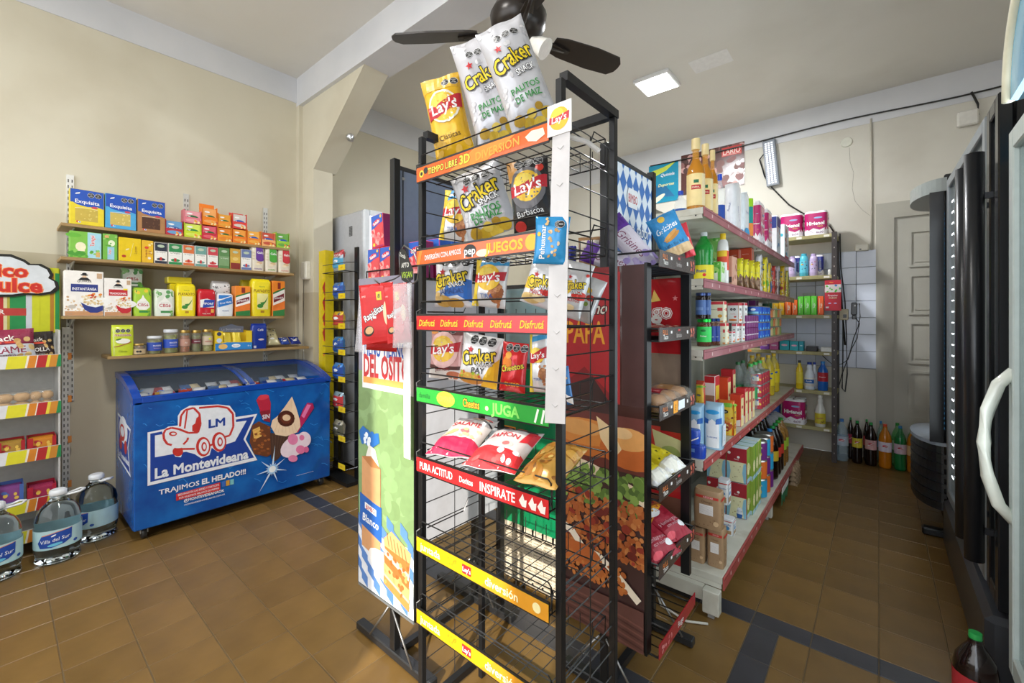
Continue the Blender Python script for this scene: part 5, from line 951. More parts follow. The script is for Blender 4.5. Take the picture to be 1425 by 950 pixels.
for k, (y0, c) in enumerate(((.035, 'd88a4a'), (.06, 'e8a8a0'), (.068, 'e0b070'), (.10, 'c87038'), (.125, 'f0d8b8'), (.132, 'e8b0a4'), (.145, 'c8783c'))): L.append(('p', c, [(.5+k*.004, y0+.018), (.5, y0+.05), (.95, y0+.02), (.93, y0-.018)]))
L += [('p', 'd8a870', [(.5, .19), (.64, .225), (.97, .19), (.95, .16), (.52, .17)])]+[('l', 'a8683a', .012, [(.56+.06*k, .213-.004*k), (.6+.06*k, .175-.004*k)]) for k in range(6)]+[('b', ['c87038', 'e0a060', 'b8622c'], 26, .53, .05, .93, .15, .028, 6)]
q.art(spec(pw, ph, L), lambda x, z, o: ((px0+px1)/2+x, py-o, pz0+z), lim=(-pw/2, pw/2, 0, ph)); q.build('poster', sl)
q = MB(); q.box(M('cfd0d6', 'plastic'), -1.215, LYn+.02, .46, -1.210, LYf-.02, 1.38); q.build('side_panel', sl)
for z in (.2, .3, .4): 
    q = MB(); q.tube(wire, [(-1.22, LYn, z), (-1.22, LYf, z)], .003, 5); q.build('side_wire', sl)
q = MB(); q.box(BK, -1.225, LYf-.012, .03, -1.20, LYf+.012, 1.45); q.build('side_post', sl)
def tray(t, z, x0, x1, y0, y1, n=9):
    q = MB(); r = .003
    for a, b in (((x0, y0), (x1, y0)), ((x1, y0), (x1, y1)), ((x1, y1), (x0, y1)), ((x0, y1), (x0, y0))):
        q.tube(BK, [(*a, z), (*b, z)], r, 5); q.tube(BK, [(*a, z+.05), (*b, z+.05)], r, 5)
    for a in ((x0, y0), (x1, y0), (x1, y1), (x0, y1)): q.tube(BK, [(*a, z), (*a, z+.05)], r, 5)
    for i in range(1, n): y = y0+(y1-y0)*i/n; q.tube(BK, [(x0, y, z), (x1, y, z)], .002, 4)
    return q.build('tray', t)
tray(sl, 1.385, -1.60, -1.385, LYn+.03, LYf-.02); tray(sl, 1.385, -1.335, -1.20, LYn+.03, LYf-.02)
SLD = [('p', '2858b4', [(0, .55), (0, 1), (1, 1), (1, .75), (.6, .7)]), ('e', 'c81e34', .45, .78, .34, .13, 14), ('t', 'ffffff', 'Saladix', .45, .78, .17, .56, dict(b=1, rot=16)), ('b', ['e8787a', 'd0484c', 'f0a09a'], 26, .05, .12, .95, .58, .13, 3), ('e', 'e8c840', .2, .1, .1), ('r', 'a81e5a', 0, 0, 1, .05), ('e', 'e8b83a', .85, .93, .08)]
def sal(name='cracker_box', w=.083, h=.135, d=.05): return carton(name, w, d, h, 'd8444c', SLD, side='9a2a6a')
for i, (x, y, z, lb) in enumerate(((-1.558, 1.005, 1.39, 'leftmost red and blue cracker box in the lower row above the left poster'), (-1.47, 1.005, 1.39, 'second red and blue cracker box in the lower row above the left poster'), (-1.535, 1.01, 1.527, 'red and blue cracker box stacked upright on the leftmost two'), (-1.285, 1.005, 1.39, 'red and blue cracker box right of the stand post, with a black seal'), (-1.44, 1.10, 1.39, 'red and blue cracker box in the row behind, left of the stand post'))):
    o = cached('sal', sal) if i else cached('sal', sal); tag(o, lb, 'box', 'cracker boxes on the left bread stand', loc=(x, y, z), rot=(0, radians(-4) if i == 2 else 0, 0))
for x, y, c, lb in ((-1.29, 1.07, 'c83c8a', 'magenta cracker box behind the one with the black seal'), (-1.29, 1.13, '2a6ac0', 'blue cracker box at the rear of the left bread stand tray')):
    tag(carton('cracker_box', .12, .05, .15, c, [('r', '2a62c0', 0, .8, 1, 1), ('e', 'd83a4a', .5, .5, .3, .2)], side='2a62c0'), lb, 'box', 'cracker boxes on the left bread stand', loc=(x, y, 1.39))
# hanging tortilla packs
hk = thing('display_hook', 'wire display hook over the left poster holding the red tortilla packs', 'hook', (0, 0, 0)); hp = PY(527, 395, .80)
q = MB(); q.tube(CHROME, [(hp.x-.02, .92, hp.z+.05), (hp.x, .86, hp.z+.02), (hp.x+.005, .80, hp.z), (hp.x+.005, .78, hp.z+.012)], .0025, 6); q.build('wire', hk)
TOR = [('p', 'd02024', [(0, 0), (0, .86), (.4, .98), (.8, .9), (.8, .05)]), ('t', 'ffffff', 'Rapiditas', .42, .52, .17, .7, dict(b=1, rot=26, out='1c1c1c')), ('e', '2a2422', .24, .22, .17, .13, 14), ('e', 'dcae7c', .26, .23, .13, .09, 14), ('p', 'd8c83a', [(.55, .72), (.52, .86), (.68, .86), (.7, .72)]), ('t', '2a2a2a', '8', .61, .79, .1, .1, dict(b=1)), ('r', 'f0e8e8', .4, .42, .5, .46), ('e', 'eed8b0', .82, .5, .1, .3), ('t', 'f0d8d0', 'BIMBO', .15, .8, .05, .14)]
for i, (Y, bl, br, tl, tr, c, lb) in enumerate(((.80, (505, 486), (552, 470), (501, 404), (545, 385), 'c81e22', 'front red tortilla pack with a round pan picture, hanging over the left poster'), (.825, (540, 478), (573, 476), (533, 400), (566, 390), 'c2262a', 'second red tortilla pack hanging to the right, behind the front one'), (.85, (513, 489), (548, 487), (508, 398), (560, 396), 'b81c20', 'rearmost red tortilla pack hanging on the hook'))):
    o = bagY('tortilla_pack', Y, bl, br, tl, tr, .014, c, TOR if i < 2 else [], 30+i, amp=.9); tag(o, lb, 'bag', 'hanging tortilla packs')
for i, (Y, bl, br, tl, tr) in enumerate(((.79, (497, 490), (506, 490), (497, 402), (520, 396)), (.81, (549, 482), (571, 486), (548, 383), (572, 406)))):
    o = bagY('clear_wrap', Y, bl, br, tl, tr, .01, 'e8e8ec', (), 40+i); o.data.materials[0] = film('ececf0', .3, .15); p_ = bpy.data.objects[('tortilla_pack', 'tortilla_pack.001')[i]]; mb = lambda q_: Matrix.Translation(q_.location) @ q_.rotation_euler.to_matrix().to_4x4(); o.data.transform(mb(p_).inverted() @ mb(o)); o.location = (0, 0, 0); o.rotation_euler = (0, 0, 0); o.parent = p_
tg = thing('vegan_tag', 'black oval hang tag reading VEGAN clipped above the left poster', 'tag', (0, 0, 0)); a = PY(564, 372, .86)
q = MB(); q.prism(M('1b1c1a'), [(a.x-.035, a.z+.055), (a.x-.02, a.z+.065), (a.x+.0, a.z+.055), (a.x+.015, a.z+.03), (a.x+.04, a.z-.01), (a.x+.04, a.z-.04), (a.x+.01, a.z-.052), (a.x-.02, a.z-.04), (a.x-.03, a.z)], 'y', .86, .862)
A = Art(); A.text(M('d8d8d0'), 'Tortilla', a.x-.014, a.z+.04, .012, w=.036, b=1, rot=-.4); A.text(M('d8d8d0'), 'APTO', a.x+.0, a.z+.008, .016, w=.04, b=1); A.text(M('a8c83a'), 'VEGAN', a.x+.01, a.z-.024, .02, w=.056, b=1); q.art(A, lambda x, z, o: (x, .86-o, z)); q.build('card', tg)
q = MB(); q.tube(CHROME, [(a.x-.045, .87, a.z-.02), (a.x-.045, .87, a.z+.05), (a.x-.02, .87, a.z+.075), (a.x+.03, .87, a.z+.05), (a.x+.055, .87, a.z), (a.x+.05, .87, a.z-.045), (a.x+.03, .865, a.z-.055), (a.x+.0, .86, a.z-.03)], .003, 6); q.build('wire_loop', tg)
q = MB(); a = quadY(.90, [(561, 392), (571, 396), (571, 640), (562, 636)]); V = a+[Vector((p.x, p.y+.001, p.z)) for p in a]; q.add(V, [(0, 3, 2, 1), (4, 5, 6, 7), (0, 1, 5, 4), (1, 2, 6, 5), (2, 3, 7, 6), (3, 0, 4, 7)], M('ecebee', 'plastic')); tag(q.build('hanging_strip'), 'narrow white plastic strip hanging over the right side of the sandwich poster', 'sign')
# ---- right stand ----
SX, SYn, SYf = -.70, 1.315, 1.70
sr = stand('R', 'right bread display stand with a tall fried chicken burger poster', SX, SYn, SYf, 0, 0, 1, 0, 0, -.86, -.535)
q = MB(); q.box(M('5c8cc8'), SX-.003, SYn+.016, 1.482, SX+.003, SYf-.016, 1.794)
hw_, hh_ = SYf-SYn-.034, .31; A = Art()
for i in range(-2, 9):
    for j in range(-2, 9):
        s = .052; cx, cy = -hw_/2+i*s*1.0+(s/2 if j % 2 else 0), j*s*.8
        if True: A.poly(M('e4ecf4' if j % 2 else '3f74bc'), [(cx, cy-s*.8), (cx+s/2, cy), (cx, cy+s*.8), (cx-s/2, cy)])
A.poly(M('f0f2f6'), [(-.045, .2), (-.035, .235), (.04, .235), (.05, .2), (.04, .165), (-.035, .165)]); A.text(M('b82436'), 'BIMBO', .003, .2, .032, w=.078, b=1); A.text(M('2f5c9c'), 'Un rico sabor', 0, .09, .05, w=.3, b=1, slant=.2); A.text(M('f0f4f8'), 'Un rico sabor', .003, .093, .05, w=.3, b=0, slant=.2)
q.art(A, lambda x, z, o: (SX+.003+o, (SYn+SYf)/2+x, 1.484+z), lim=(-hw_/2, hw_/2, 0, hh_-.002)); q.build('header_panel', sr)
bx0, bx1, bz0, bz1, by = -.862, -.556, .205, 1.415, 1.298; bw, bh = bx1-bx0, bz1-bz0
q = MB(); q.box(M('121214', 'black'), bx1, by-.004, bz0-.004, bx1+.009, by+.03, bz1+.004); q.box(M('121214', 'black'), bx0-.006, by, bz0-.004, bx0, by+.02, bz1); q.box(M('28282c', 'black'), bx0, by+.004, bz0-.004, bx1, by+.02, bz1); q.build('poster_frame', sr)
q = MB(); q.box(M('4a2a26', 'gloss'), bx0, by, bz0, bx1, by+.0035, bz1)
V_ = lambda y: max(0, min(1, (PY(840, y, by).z-bz0)/bh)); U_ = lambda x: (PY(x, 600, by).x-bx0)/bw
L = [('r', '8e1c20', .0, V_(560), .72, 1), ('p', '3e2422', [(0, V_(545)), (.4, V_(525)), (.62, V_(560)), (1, V_(640)), (1, 0), (0, 0)]), ('r', '4a2826', .75, V_(560), 1, 1), ('r', 'b8242a', .02, V_(500), .73, .985), ('p', 'b8242a', [(.02, V_(540)), (.3, V_(512)), (.73, V_(560)), (.73, V_(495)), (.02, V_(495))]),
     ('r', 'f0ece8', .08, V_(412), .3, V_(400)), ('t', 'b8242a', 'BIMBO', .19, V_(406), .05, .2, dict(b=1)), ('t', 'f0e8dc', 'Artesano', .3, V_(428), .13, .58, dict(b=1, slant=.3, out='2a1a16')), ('t', 'f0a82a', 'PAPA', .3, V_(462), .25, .5, dict(b=1)),
     ('r', '6b3028', 0, V_(650), 1, V_(575)), ('e', 'c8702c', .3, V_(615), .5, .19), ('e', 'd98a3e', .3, V_(605), .44, .15), ('e', 'e0a25c', .22, V_(600), .3, .09), ('e', 'c8682a', .85, V_(620), .36, .2), ('e', 'e8a860', .82, V_(605), .24, .12), ('e', 'f0c890', .75, V_(598), .12, .06), ('p', 'f0d4a4', [(.45, V_(580)), (.62, V_(592)), (.75, V_(620)), (.66, V_(635)), (.5, V_(610))]),
     ('p', 'efdcc0', [(0, V_(640)), (.4, V_(648)), (1, V_(670)), (1, V_(690)), (.5, V_(665)), (0, V_(655))]), ('b', ['6a8a3a', '7c9c48', '5e7e34', '88a850', '4e6a2c'], 150, .02, V_(702), .98, V_(655), .055, 5), ('b', ['b0602a', 'b96c34', 'a9582a', 'a0501f', 'c27c42'], 420, 0, V_(770), 1, V_(690), .034, 6), ('b', ['6a1e14', '8a2c1a'], 26, 0, V_(760), 1, V_(690), .05, 8),
     ('l', 'ece0cc', .08, [(0, V_(745)), (.15, V_(752)), (.3, V_(772)), (.5, V_(775)), (.7, V_(790)), (.95, V_(815))]), ('b', ['a8382a'], 7, .1, V_(800), .95, V_(760), .02, 4), ('e', 'b8602a', .22, V_(780), .3, .12), ('b', ['bc6c30', 'c07638', 'b0602a'], 90, 0, V_(812), .8, V_(780), .03, 9),
     ('r', '5e3a34', 0, 0, 1, V_(825))]+[('l', '6e463e' if k % 2 else '4c2c28', .02, [(0, V_(830)*(1-k/9)), (.5, V_(830)*(1-k/9)-.006), (1, V_(830)*(1-k/9)-.022)]) for k in range(1, 9)]
q.art(spec(bw, bh, L), lambda x, z, o: ((bx0+bx1)/2+x, by-o, bz0+z), step=.00004, lim=(-bw/2, bw/2, 0, bh)); q.build('poster', sr)
# far end panel seen between the trays
q = MB(); ey = SYf-.02; ex0, ex1, ez0, ez1 = -.86, PY(948, 600, ey).x, .30, 1.40; q.box(M('b8242a', 'gloss'), ex0, ey, ez0, ex1, ey+.004, ez1); q.box(BK, ex1, ey-.006, ez0-.02, PY(960, 600, ey).x, ey+.016, ez1+.01)
E_ = lambda y: (PY(930, y, ey).z-ez0)/(ez1-ez0)
q.art(spec(ex1-ex0, ez1-ez0, [('r', '8a7564', 0, E_(600), 1, E_(492)), ('r', '3c2a22', 0, E_(600), 1, E_(575)), ('t', 'b8242a', 'go', .74, E_(432), .2, .56, dict(b=2, out='f0ece8')), ('t', 'f0ece8', 'go', .74, E_(432), .2, .5, dict(b=0)), ('p', 'e8c060', [(.58, E_(420)), (.63, E_(402)), (.72, E_(418))]), ('p', 'e8ece4', [(.5, E_(458)), (.7, E_(450)), (.95, E_(458)), (.7, E_(460))]), ('s', 'e88a8a', .92, E_(415), .04),
    ('r', 'c83a2c', 0, E_(650), .72, E_(595)), ('p', 'd8d49a', [(.6, E_(600)), (1, E_(610)), (1, E_(670)), (.7, E_(650))]), ('e', 'a8b868', .85, E_(630), .14, .1), ('r', '6a4434', 0, E_(745), 1, E_(690)), ('r', 'b8242a', 0, 0, 1, E_(745)), ('s', 'c86a6a', .85, E_(775), .05)]), lambda x, z, o: ((ex0+ex1)/2+x, ey-o, ez0+z), lim=(-(ex1-ex0)/2, (ex1-ex0)/2, 0, ez1-ez0)); q.build('end_panel', sr)
FXT = -.522
tz = []
for i, (nt_, nb_, ft_, fb_) in enumerate(((347, 375, 362, 378), (458, 479, 453, 468), (569, 591, 542, 559), (681, 700, 637, 656), (792, 813, 726, 743), (910, 926, 818, 834))):
    a, b = PX(917, nb_, FXT), PX(917, nt_, FXT); c, d = PX(969, fb_, FXT), PX(969, ft_, FXT)
    z0, z1 = (a.z+c.z)/2, (b.z+d.z)/2; z1 = max(z1, z0+.045); y0, y1 = 1.335, 1.672; tz.append(z0)
    q = MB(); xb = -.69
    for p0_, p1_ in (((xb, y0), (FXT-.006, y0)), ((xb, y1), (FXT-.006, y1)), ((FXT-.006, y0), (FXT-.006, y1)), ((xb, y0), (xb, y1))):
        q.tube(BK, [(*p0_, z0+.003), (*p1_, z0+.003)], .0035, 5)
        if i < 5: q.tube(BK, [(*p0_, z1-.003), (*p1_, z1-.003)], .0035, 5)
    for k in range(1, 8): y = y0+(y1-y0)*k/8; q.tube(BK, [(xb, y, z0+.003), (FXT-.008, y, z0+.003)], .0025, 4)
    tr = q.build('tray', sr)
    q = MB(); q.box(M('453a36' if i < 5 else 'a8242c', 'gloss'), FXT-.003, y0-.003, z0, FXT, y1+.003, z1)
    Ls = [('t', 'd87a3a', 'FULL', .13, .66, .045, .13, dict(b=1)), ('t', 'e8e4e0', 'Taco', .14, .34, .045, .13, dict(b=1)), ('r', 'e8e4e0', .27, .55, .31, .75), ('r', 'b83a3a', .47, .7, .53, .85), ('t', 'b8b0ac', 'bimbo', .5, .4, .05, .15), ('r', 'e8e4e0', .73, .45, .77, .7), ('b', ['a84438', 'c86a50'], 8, .86, .25, .96, .8, .022, 3)] if i < 5 else [('b', ['c8686a', 'd88a88'], 10, .05, .3, .3, .7, .02, 3), ('t', 'f0e4e0', 'Fargo', .55, .5, .06, .16, dict(b=1))]
    if i == 2: Ls += [('r', 'f0a020', .34, .1, .46, .95), ('r', 'e4eaf0', .48, .2, .66, .85), ('t', '3a3a3a', '3', .4, .5, .06, .06)]
    q.art(spec(y1-y0, z1-z0, Ls), lambda x, z, o: (FXT+o, (y0+y1)/2+x, z0+z)); q.build('tray_strip', tr)
tray(sr, 1.385, -.88, -.715, SYn+.02, SYf-.03)
# contents of the right stand
clear = film('e8e4dc', .18, .1)
def loaf(name, w, l, h, crust, band, L=(), seed=0):
    # bread in a clear bag with a coloured band: parts bread and wrapper
    t = thing(name, '', 'bread'); n = 16
    q = MB(); secs = []
    for k in range(9): v = k/8; e = (1-abs(2*v-1)**4)**.5; secs.append((l*(-.5+v), w/2*(.35+.6*e), h/2*(.3+.62*e), 3))
    q.T = Matrix.Translation((0, 0, h/2)) @ Matrix.Rotation(-pi/2, 4, 'X'); q.loft(crust, secs, n); q.build('bread', t)
    q = MB(); secs = [(l*(-.62), w*.3, h*.1, 3), (l*-.54, w*.42, h*.36, 3), (l*-.4, w/2, h/2, 3), (l*.4, w/2, h/2, 3), (l*.54, w*.36, h*.3, 3), (l*.66, w*.4, h*.04, 3)]
    q.T = Matrix.Translation((0, 0, h/2+.001)) @ Matrix.Rotation(-pi/2, 4, 'X'); q.loft(clear, secs, 20)
    q.loft(M(band, 'foil'), [(l*-.2, w/2*1.01, h/2*1.01, 3), (l*.22, w/2*1.01, h/2*1.01, 3)], 20, cap=False)
    q.art(spec(w*.7, l*.4, L), lambda x, z, o: (x, z*1-l*.2 if 0 else -(h/2*1.01)-o, z-l*.2)) if L else None
    q.build('wrapper', t); return t
GB = 'bread packs on the right bread stand'
gris = [('r', '5a2a94', 0, .72, 1, 1), ('b', ['6a3aa0', 'b8a8d0'], 10, 0, .7, 1, 1, .12, 3), ('r', 'd4cede', 0, .25, 1, .72), ('t', '7a2a5a', 'Grisines', .5, .48, .26, .8, dict(rot=90 if 0 else 0, slant=.3)), ('r', '8a78b8', 0, 0, 1, .24), ('e', 'e4e0ec', .3, .3, .2, .2)]
z1_ = tz[0]+.008
for i, (Yp, bl, br, tl, tr, sd, lb) in enumerate(((1.395, (884, 376), (926, 368), (836, 304), (862, 292), 51, 'long purple and white breadstick bag leaning across the right stand top tray'), (1.375, (868, 377), (904, 374), (800, 352), (822, 336), 52, 'second purple and white breadstick bag lying low behind the right rack post'))):
    o = bagY('breadstick_bag', Yp, bl, br, tl, tr, .045, 'c8c0d8', [('r', '5a2a94', 0, .72, 1, 1), ('r', 'd8d2e2', 0, .2, 1, .72), ('t', '7a2a5a', 'Grisines', .5, .45, .34, 1.5, dict(rot=-82, slant=.3)), ('b', ['9a88c4', 'b8aad8'], 12, 0, .0, 1, .22, .15, 3)], sd, tilt=-14, yaw=34); tag(o, lb, 'bag', GB)
o = bagY('breadstick_bag', 1.50, (928, 352), (962, 358), (892, 302), (945, 298), .06, '2f8cc8', [('r', 'd8b88a', 0, 0, 1, .2), ('r', '2f8cc8', 0, .2, 1, 1), ('t', 'f4f4f4', 'Grisines', .5, .66, .2, .8, dict(slant=.3, b=1, rot=8)), ('e', 'c88a3a', .55, .42, .3, .08, 20), ('e', 'd8a050', .5, .47, .3, .06, 24), ('t', '2a3a5a', 'Light Sin Sal', .5, .26, .1, .8), ('e', 'e8c040', .45, .88, .12)], 54); tag(o, 'sky blue breadstick bag with a golden picture on the top tray of the right stand', 'bag', GB)
o = bagY('breadstick_bag', 1.58, (955, 356), (968, 358), (940, 312), (956, 310), .03, 'd83a48', [('e', 'f0e8e8', .5, .5, .3), ('s', 'f4f4f4', .5, .3, .2)], 55); tag(o, 'slim red and white bag right of the sky blue breadstick bag', 'bag', GB)
for i, (Yp, x0, x1, y0, y1, c, L, lb) in enumerate(((1.36, 805, 838, 292, 236, 'a07850', [('r', 'c88a3a', 0, .1, 1, .3), ('r', 'd8cfc0', .1, .5, .9, .9)], 'brown and cream bread bag on the top tray left of the blue gingham header'), (1.42, 786, 802, 300, 252, '2a2e8a', [], 'dark blue plastic bag crumpled on the left half of the top tray'), (1.50, 838, 872, 290, 262, 'b89064', [('r', 'd8d0c0', .1, .2, .9, .8)], 'tan bread bag behind the blue gingham header'))):
    o = bagY('bread_bag', Yp, (x0, y0), (x1, y0+3), (x0, y1), (x1, y1+4), .07, c, L, 60+i, amp=1.4); o.location.z = 1.392; tag(o, lb, 'bag', GB)
for i, y in enumerate((1.42, 1.51, 1.60)):
    o = bag('tortilla_pack', .085, .14, .02, '8a3034', [('b', ['c89a78', 'a84a44', 'd8b090'], 14, .1, .1, .9, .9, .1, i)], seed=70+i, nx=8, ny=10); tag(o, ('flat dark red pack nearest on the second tray of the right stand', 'flat dark red pack in the middle of the second tray of the right stand', 'flat dark red pack farthest on the second tray of the right stand')[i], 'bag', GB, loc=(-.535, y, tz[1]+.036), rot=(radians(-88), 0, radians(90)))
crust = surfmat('bread_crust', 'c08a52', 'a06a38', 14, .5, .2, 4)
for i, (x, y, z, s, band, lb) in enumerate(((-.60, 1.42, .008, 1, '7a3050', 'bread pack with a beetroot red wrapper at the front of the third tray'), (-.605, 1.52, .008, 1.05, 'b82438', 'bread pack with a bright red wrapper in the middle of the third tray'), (-.60, 1.615, .012, 1, 'b88a5a', 'round golden bread in clear wrap at the back of the third tray'))):
    o = loaf('bread_pack', .09, .13, .062, crust, band, (), i); tag(o, lb, 'bread', GB, loc=(x, y, tz[2]+z), rot=(radians(0), 0, radians(90)))
YEL = [('r', 'd8c420', 0, .3, 1, 1), ('b', ['6a6a18', '4a4a14'], 12, .1, .35, .9, .9, .05, 3), ('r', 'e8e4d8', 0, 0, 1, .28), ('b', ['c8c8c4', 'f0f0f0'], 10, 0, 0, 1, .28, .12, 5)]
for i, (x, y, z, lb) in enumerate(((-.56, 1.42, .03, 'yellow bread bag with clear tail, nearest on the fourth tray'), (-.56, 1.53, .045, 'yellow bread bag with clear tail, farther on the fourth tray'))):
    o = bag('bread_bag', .12, .17, .06, 'd8d4c4', YEL, seed=80+i, amp=1.5); tag(o, lb, 'bag', GB, loc=(x+.03, y+.0, tz[3]+z), rot=(radians(-75), radians(0), radians(82)))
RDB = [('r', '9c1830', 0, 0, 1, 1), ('p', 'e0a02a', [(0, .5), (0, .8), (1, .95), (1, .8)]), ('e', 'e8e8e8', .3, .65, .22, .12), ('t', 'd8b0b8', 'Hamburguesa', .5, .36, .1, .8), ('t', 'd8b0b8', 'con sesamo', .5, .26, .08, .6), ('e', 'e8e8ec', .75, .2, .14, .07), ('b', ['c87840', 'b8642c'], 10, 0, .85, 1, 1, .1, 5), ('e', 'd84a5a', .2, .1, .15, .07)]
for i, (x, y, z, lb) in enumerate(((-.545, 1.42, .03, 'dark red bun bag with a yellow stripe, nearest on the fifth tray'), (-.55, 1.55, .045, 'dark red bun bag farther back on the fifth tray'))):
    o = bag('bread_bag', .15, .17, .06, '9c1830', RDB, seed=84+i, amp=1.2); tag(o, lb, 'bag', GB, loc=(x+.02, y, tz[4]+z), rot=(radians(-70), 0, radians(78)))
# ---- green drinks cooler behind the rack ----
gc = thing('drinks_cooler', 'green drinks cooler with a cream slatted grille, standing behind the snack rack', 'cooler', (0, 0, 0))
gx0, gx1, gy = -1.37, -.90, 1.56
q = MB(); q.box(M('2c2d30', 'black'), gx0, gy+.002, .02, gx1, gy+.31, 1.40, .006); q.build('cabinet', gc)
zg = PY(765, 745, gy).z; zt_ = 1.02
q = MB(); q.box(M('0f7a4c', 'gloss'), gx0+.006, gy-.008, zg, gx1, gy+.002, zt_)
tq = PY(709, 604, gy); tq2 = PY(709, 614, gy)
A = Art(); A.poly(M('e8962a'), [(tq.x-.12, tq.z+.042), (tq.x+.045, tq.z+.042), (tq.x+.045, tq.z-.03), (tq.x-.12, tq.z-.03)]); A.poly(M('1c1c1a'), [(tq.x-.12, tq.z+.036), (tq.x+.039, tq.z+.036), (tq.x+.039, tq.z-.024), (tq.x-.12, tq.z-.024)]); A.text(M('e8d8a0'), 'TODO', tq.x-.035, tq.z+.005, .042, w=.13, b=1)
A.poly(M('e8962a'), [(tq.x-.12, tq.z-.034), (tq.x+.075, tq.z-.034), (tq.x+.085, tq.z-.075), (tq.x-.12, tq.z-.075)]); A.poly(M('7a1c20'), [(tq.x-.12, tq.z-.04), (tq.x+.07, tq.z-.04), (tq.x+.078, tq.z-.07), (tq.x-.12, tq.z-.07)])
q.art(A, lambda x, z, o: (x, gy-.008-o, z)); q.build('front_panel', gc)
q = MB(); cr = M('d8ccb4', 'plastic'); q.box(M('3a342c', 'matte'), gx0+.01, gy-.001, .05, gx1-.02, gy+.003, zg-.01)
for x in [gx0+.008, gx1-.03]+[gx0+.07+.055*i for i in range(6)]: q.box(cr, x, gy-.012, .05, x+.01, gy-.002, zg)
q.box(cr, gx0+.008, gy-.012, zg-.03, gx1-.02, gy-.002, zg); q.box(cr, gx0+.008, gy-.012, .04, gx1-.02, gy-.002, .06); o = q.build('grille_frame', gc)
for i in range(14):
    q = MB(); z = .07+(zg-.11)*i/14; q.box(cr, gx0+.02, gy-.0105, z, gx1-.03, gy-.0025, z+.009); q.build('slat', o)
q = MB(); q.box(film('9cc0c8', .5, .03), gx0+.02, gy-.006, 1.04, gx1-.02, gy-.001, 1.38); q.box(M('c8d4d4', 'plastic'), gx0+.02, gy-.0005, 1.04, gx1-.02, gy+.0005, 1.38); q.build('glass_door', gc)
# ================= GONDOLA =================
GXF, GXB, GY0, GY1 = -.555, -.93, 1.907, 4.42
gon = thing('gondola_shelving', 'long cream gondola shelving with faded red price rails, stocked with groceries', 'shelving', (0, 0, 0))
crm = surfmat('cream_enamel', 'd4d2c6', 'c4c2b4', 8, .45, .1, 6, 'a8a08c', 6); railm = surfmat('faded_red_rail', 'a8626a', '985860', 10, .4, .05, 5, 'b88488', 5)
railm2 = surfmat('red_rail', 'b4504c', 'a44846', 10, .4, .05, 5, 'c07c74', 5)
GZ = [1.712, 1.412, 1.112, .647, .165]
YM = 3.10
for i, z in enumerate(GZ):
    xf = GXF if i < 4 else -.49; y0 = GY0 if i < 4 else 1.947
    for a, b in ((y0, YM-.002), (YM+.002, GY1)):
        q = MB(); q.box(crm, GXB, a, z-.03, xf-.008, b, z, .002); q.box(crm, GXB+.02, a, z-.045 if i < 4 else z-.05, xf-.012, a+.012, z-.03)
        if i < 4: q.box(M('2a2826'), xf-.04, a-.0008, z-.035, xf-.034, a, z-.029)
        t = q.build('shelf', gon)
        q = MB(); q.box(railm if i < 3 else railm2, xf-.007, a, z-.04 if i < 4 else z-.054, xf, b, z+.001, .002); q.box(M('7a4048' if i < 3 else '8a3a38'), xf-.0002, a, z-.012, xf+.0008, b, z-.009)
        rr = random.Random(i); k = a+.1
        while k < b-.05: q.box(M('d8b8b8'), xf-.0002, k, z-.03, xf+.0007, k+.012, z-.016); k += rr.uniform(.08, .3)
        q.build('price_rail', t)
for y in (GY0-.004, YM, GY1-.03):
    q = MB(); q.box(crm, GXB-.02, y, .01, GXB+.015, y+.03, 1.85); q.build('upright', gon)
q = MB(); q.box(M('8d8f86', 'plastic'), GXB-.012, GY0+.03, .11, GXB-.002, GY1, 1.84); q.build('back_panel', gon)
for y in (1.90, 3.05, 4.2):
    q = MB(); q.box(crm, -.565, y, .02, -.50, y+.045, .115, .003); q.box(STEEL, -.545, y+.01, .002, -.52, y+.03, .02); q.build('leg', gon)
q = MB(); q.box(crm, GXB, 1.915, .06, -.566, 1.945, .115); q.build('base_end', gon)
q = MB(); q.tube(M('d8d4c8', 'plastic'), [(-.53, 1.86, .006), (-.6, 1.82, .006), (-.72, 1.85, .006), (-.78, 1.95, .006)], .005, 5); tag(q.build('floor_cable'), 'short white cable on the floor by the gondola leg', 'cable')
def gi(px0, px1, pt, zs, xf=-.58, pb=None):
    if pb: c = PZ(px1, pb, zs); Y, x1 = max(c.y, 1.925), c.x
    else: Y = max(PX(px1, pt, xf).y, 1.925); x1 = xf
    x0 = PY(px0, pt, Y).x
    return x0, x1, Y, PY((px0+px1)/2, pt, Y).z-zs
def gput(o, px0, px1, pt, zs, d, lb, cat, grp, xf, pb, rz=0): pass
GRP = ['goods on the top gondola shelf', 'goods on the second gondola shelf', 'goods on the third gondola shelf', 'goods on the fourth gondola shelf', 'goods on the bottom gondola shelf']
def G(lv, fn, px0, px1, pt, d, name, cat, lb, xf=-.58, pb=None, dz=0, rep=1, gap=.004, words=None, box=None):
    # fn(w, d, h) -> object; placed by its near face, copies continue away along the shelf
    zs = GZ[lv]+dz+.0006; x0, x1, Y, h = gi(px0, px1, pt, zs, xf, pb); w = max(.02, x1-x0); Y = min(Y, 4.26)
    if box: Y, w, h = box
    if d is None: d = w
    src = None
    for k in range(rep):
        o = fn(w, d, h) if src is None else copy_tree(src); src = src or o
        if o.name.split('.')[0] != name: o.name = name
        tag(o, lb if rep == 1 else words[k]+' '+lb, cat, GRP[lv], loc=(x1-w/2, Y+d/2+k*(d+gap), zs))
    return w, d, h
O3 = ['nearest', 'second', 'third', 'fourth', 'fifth', 'sixth', 'seventh', 'eighth']
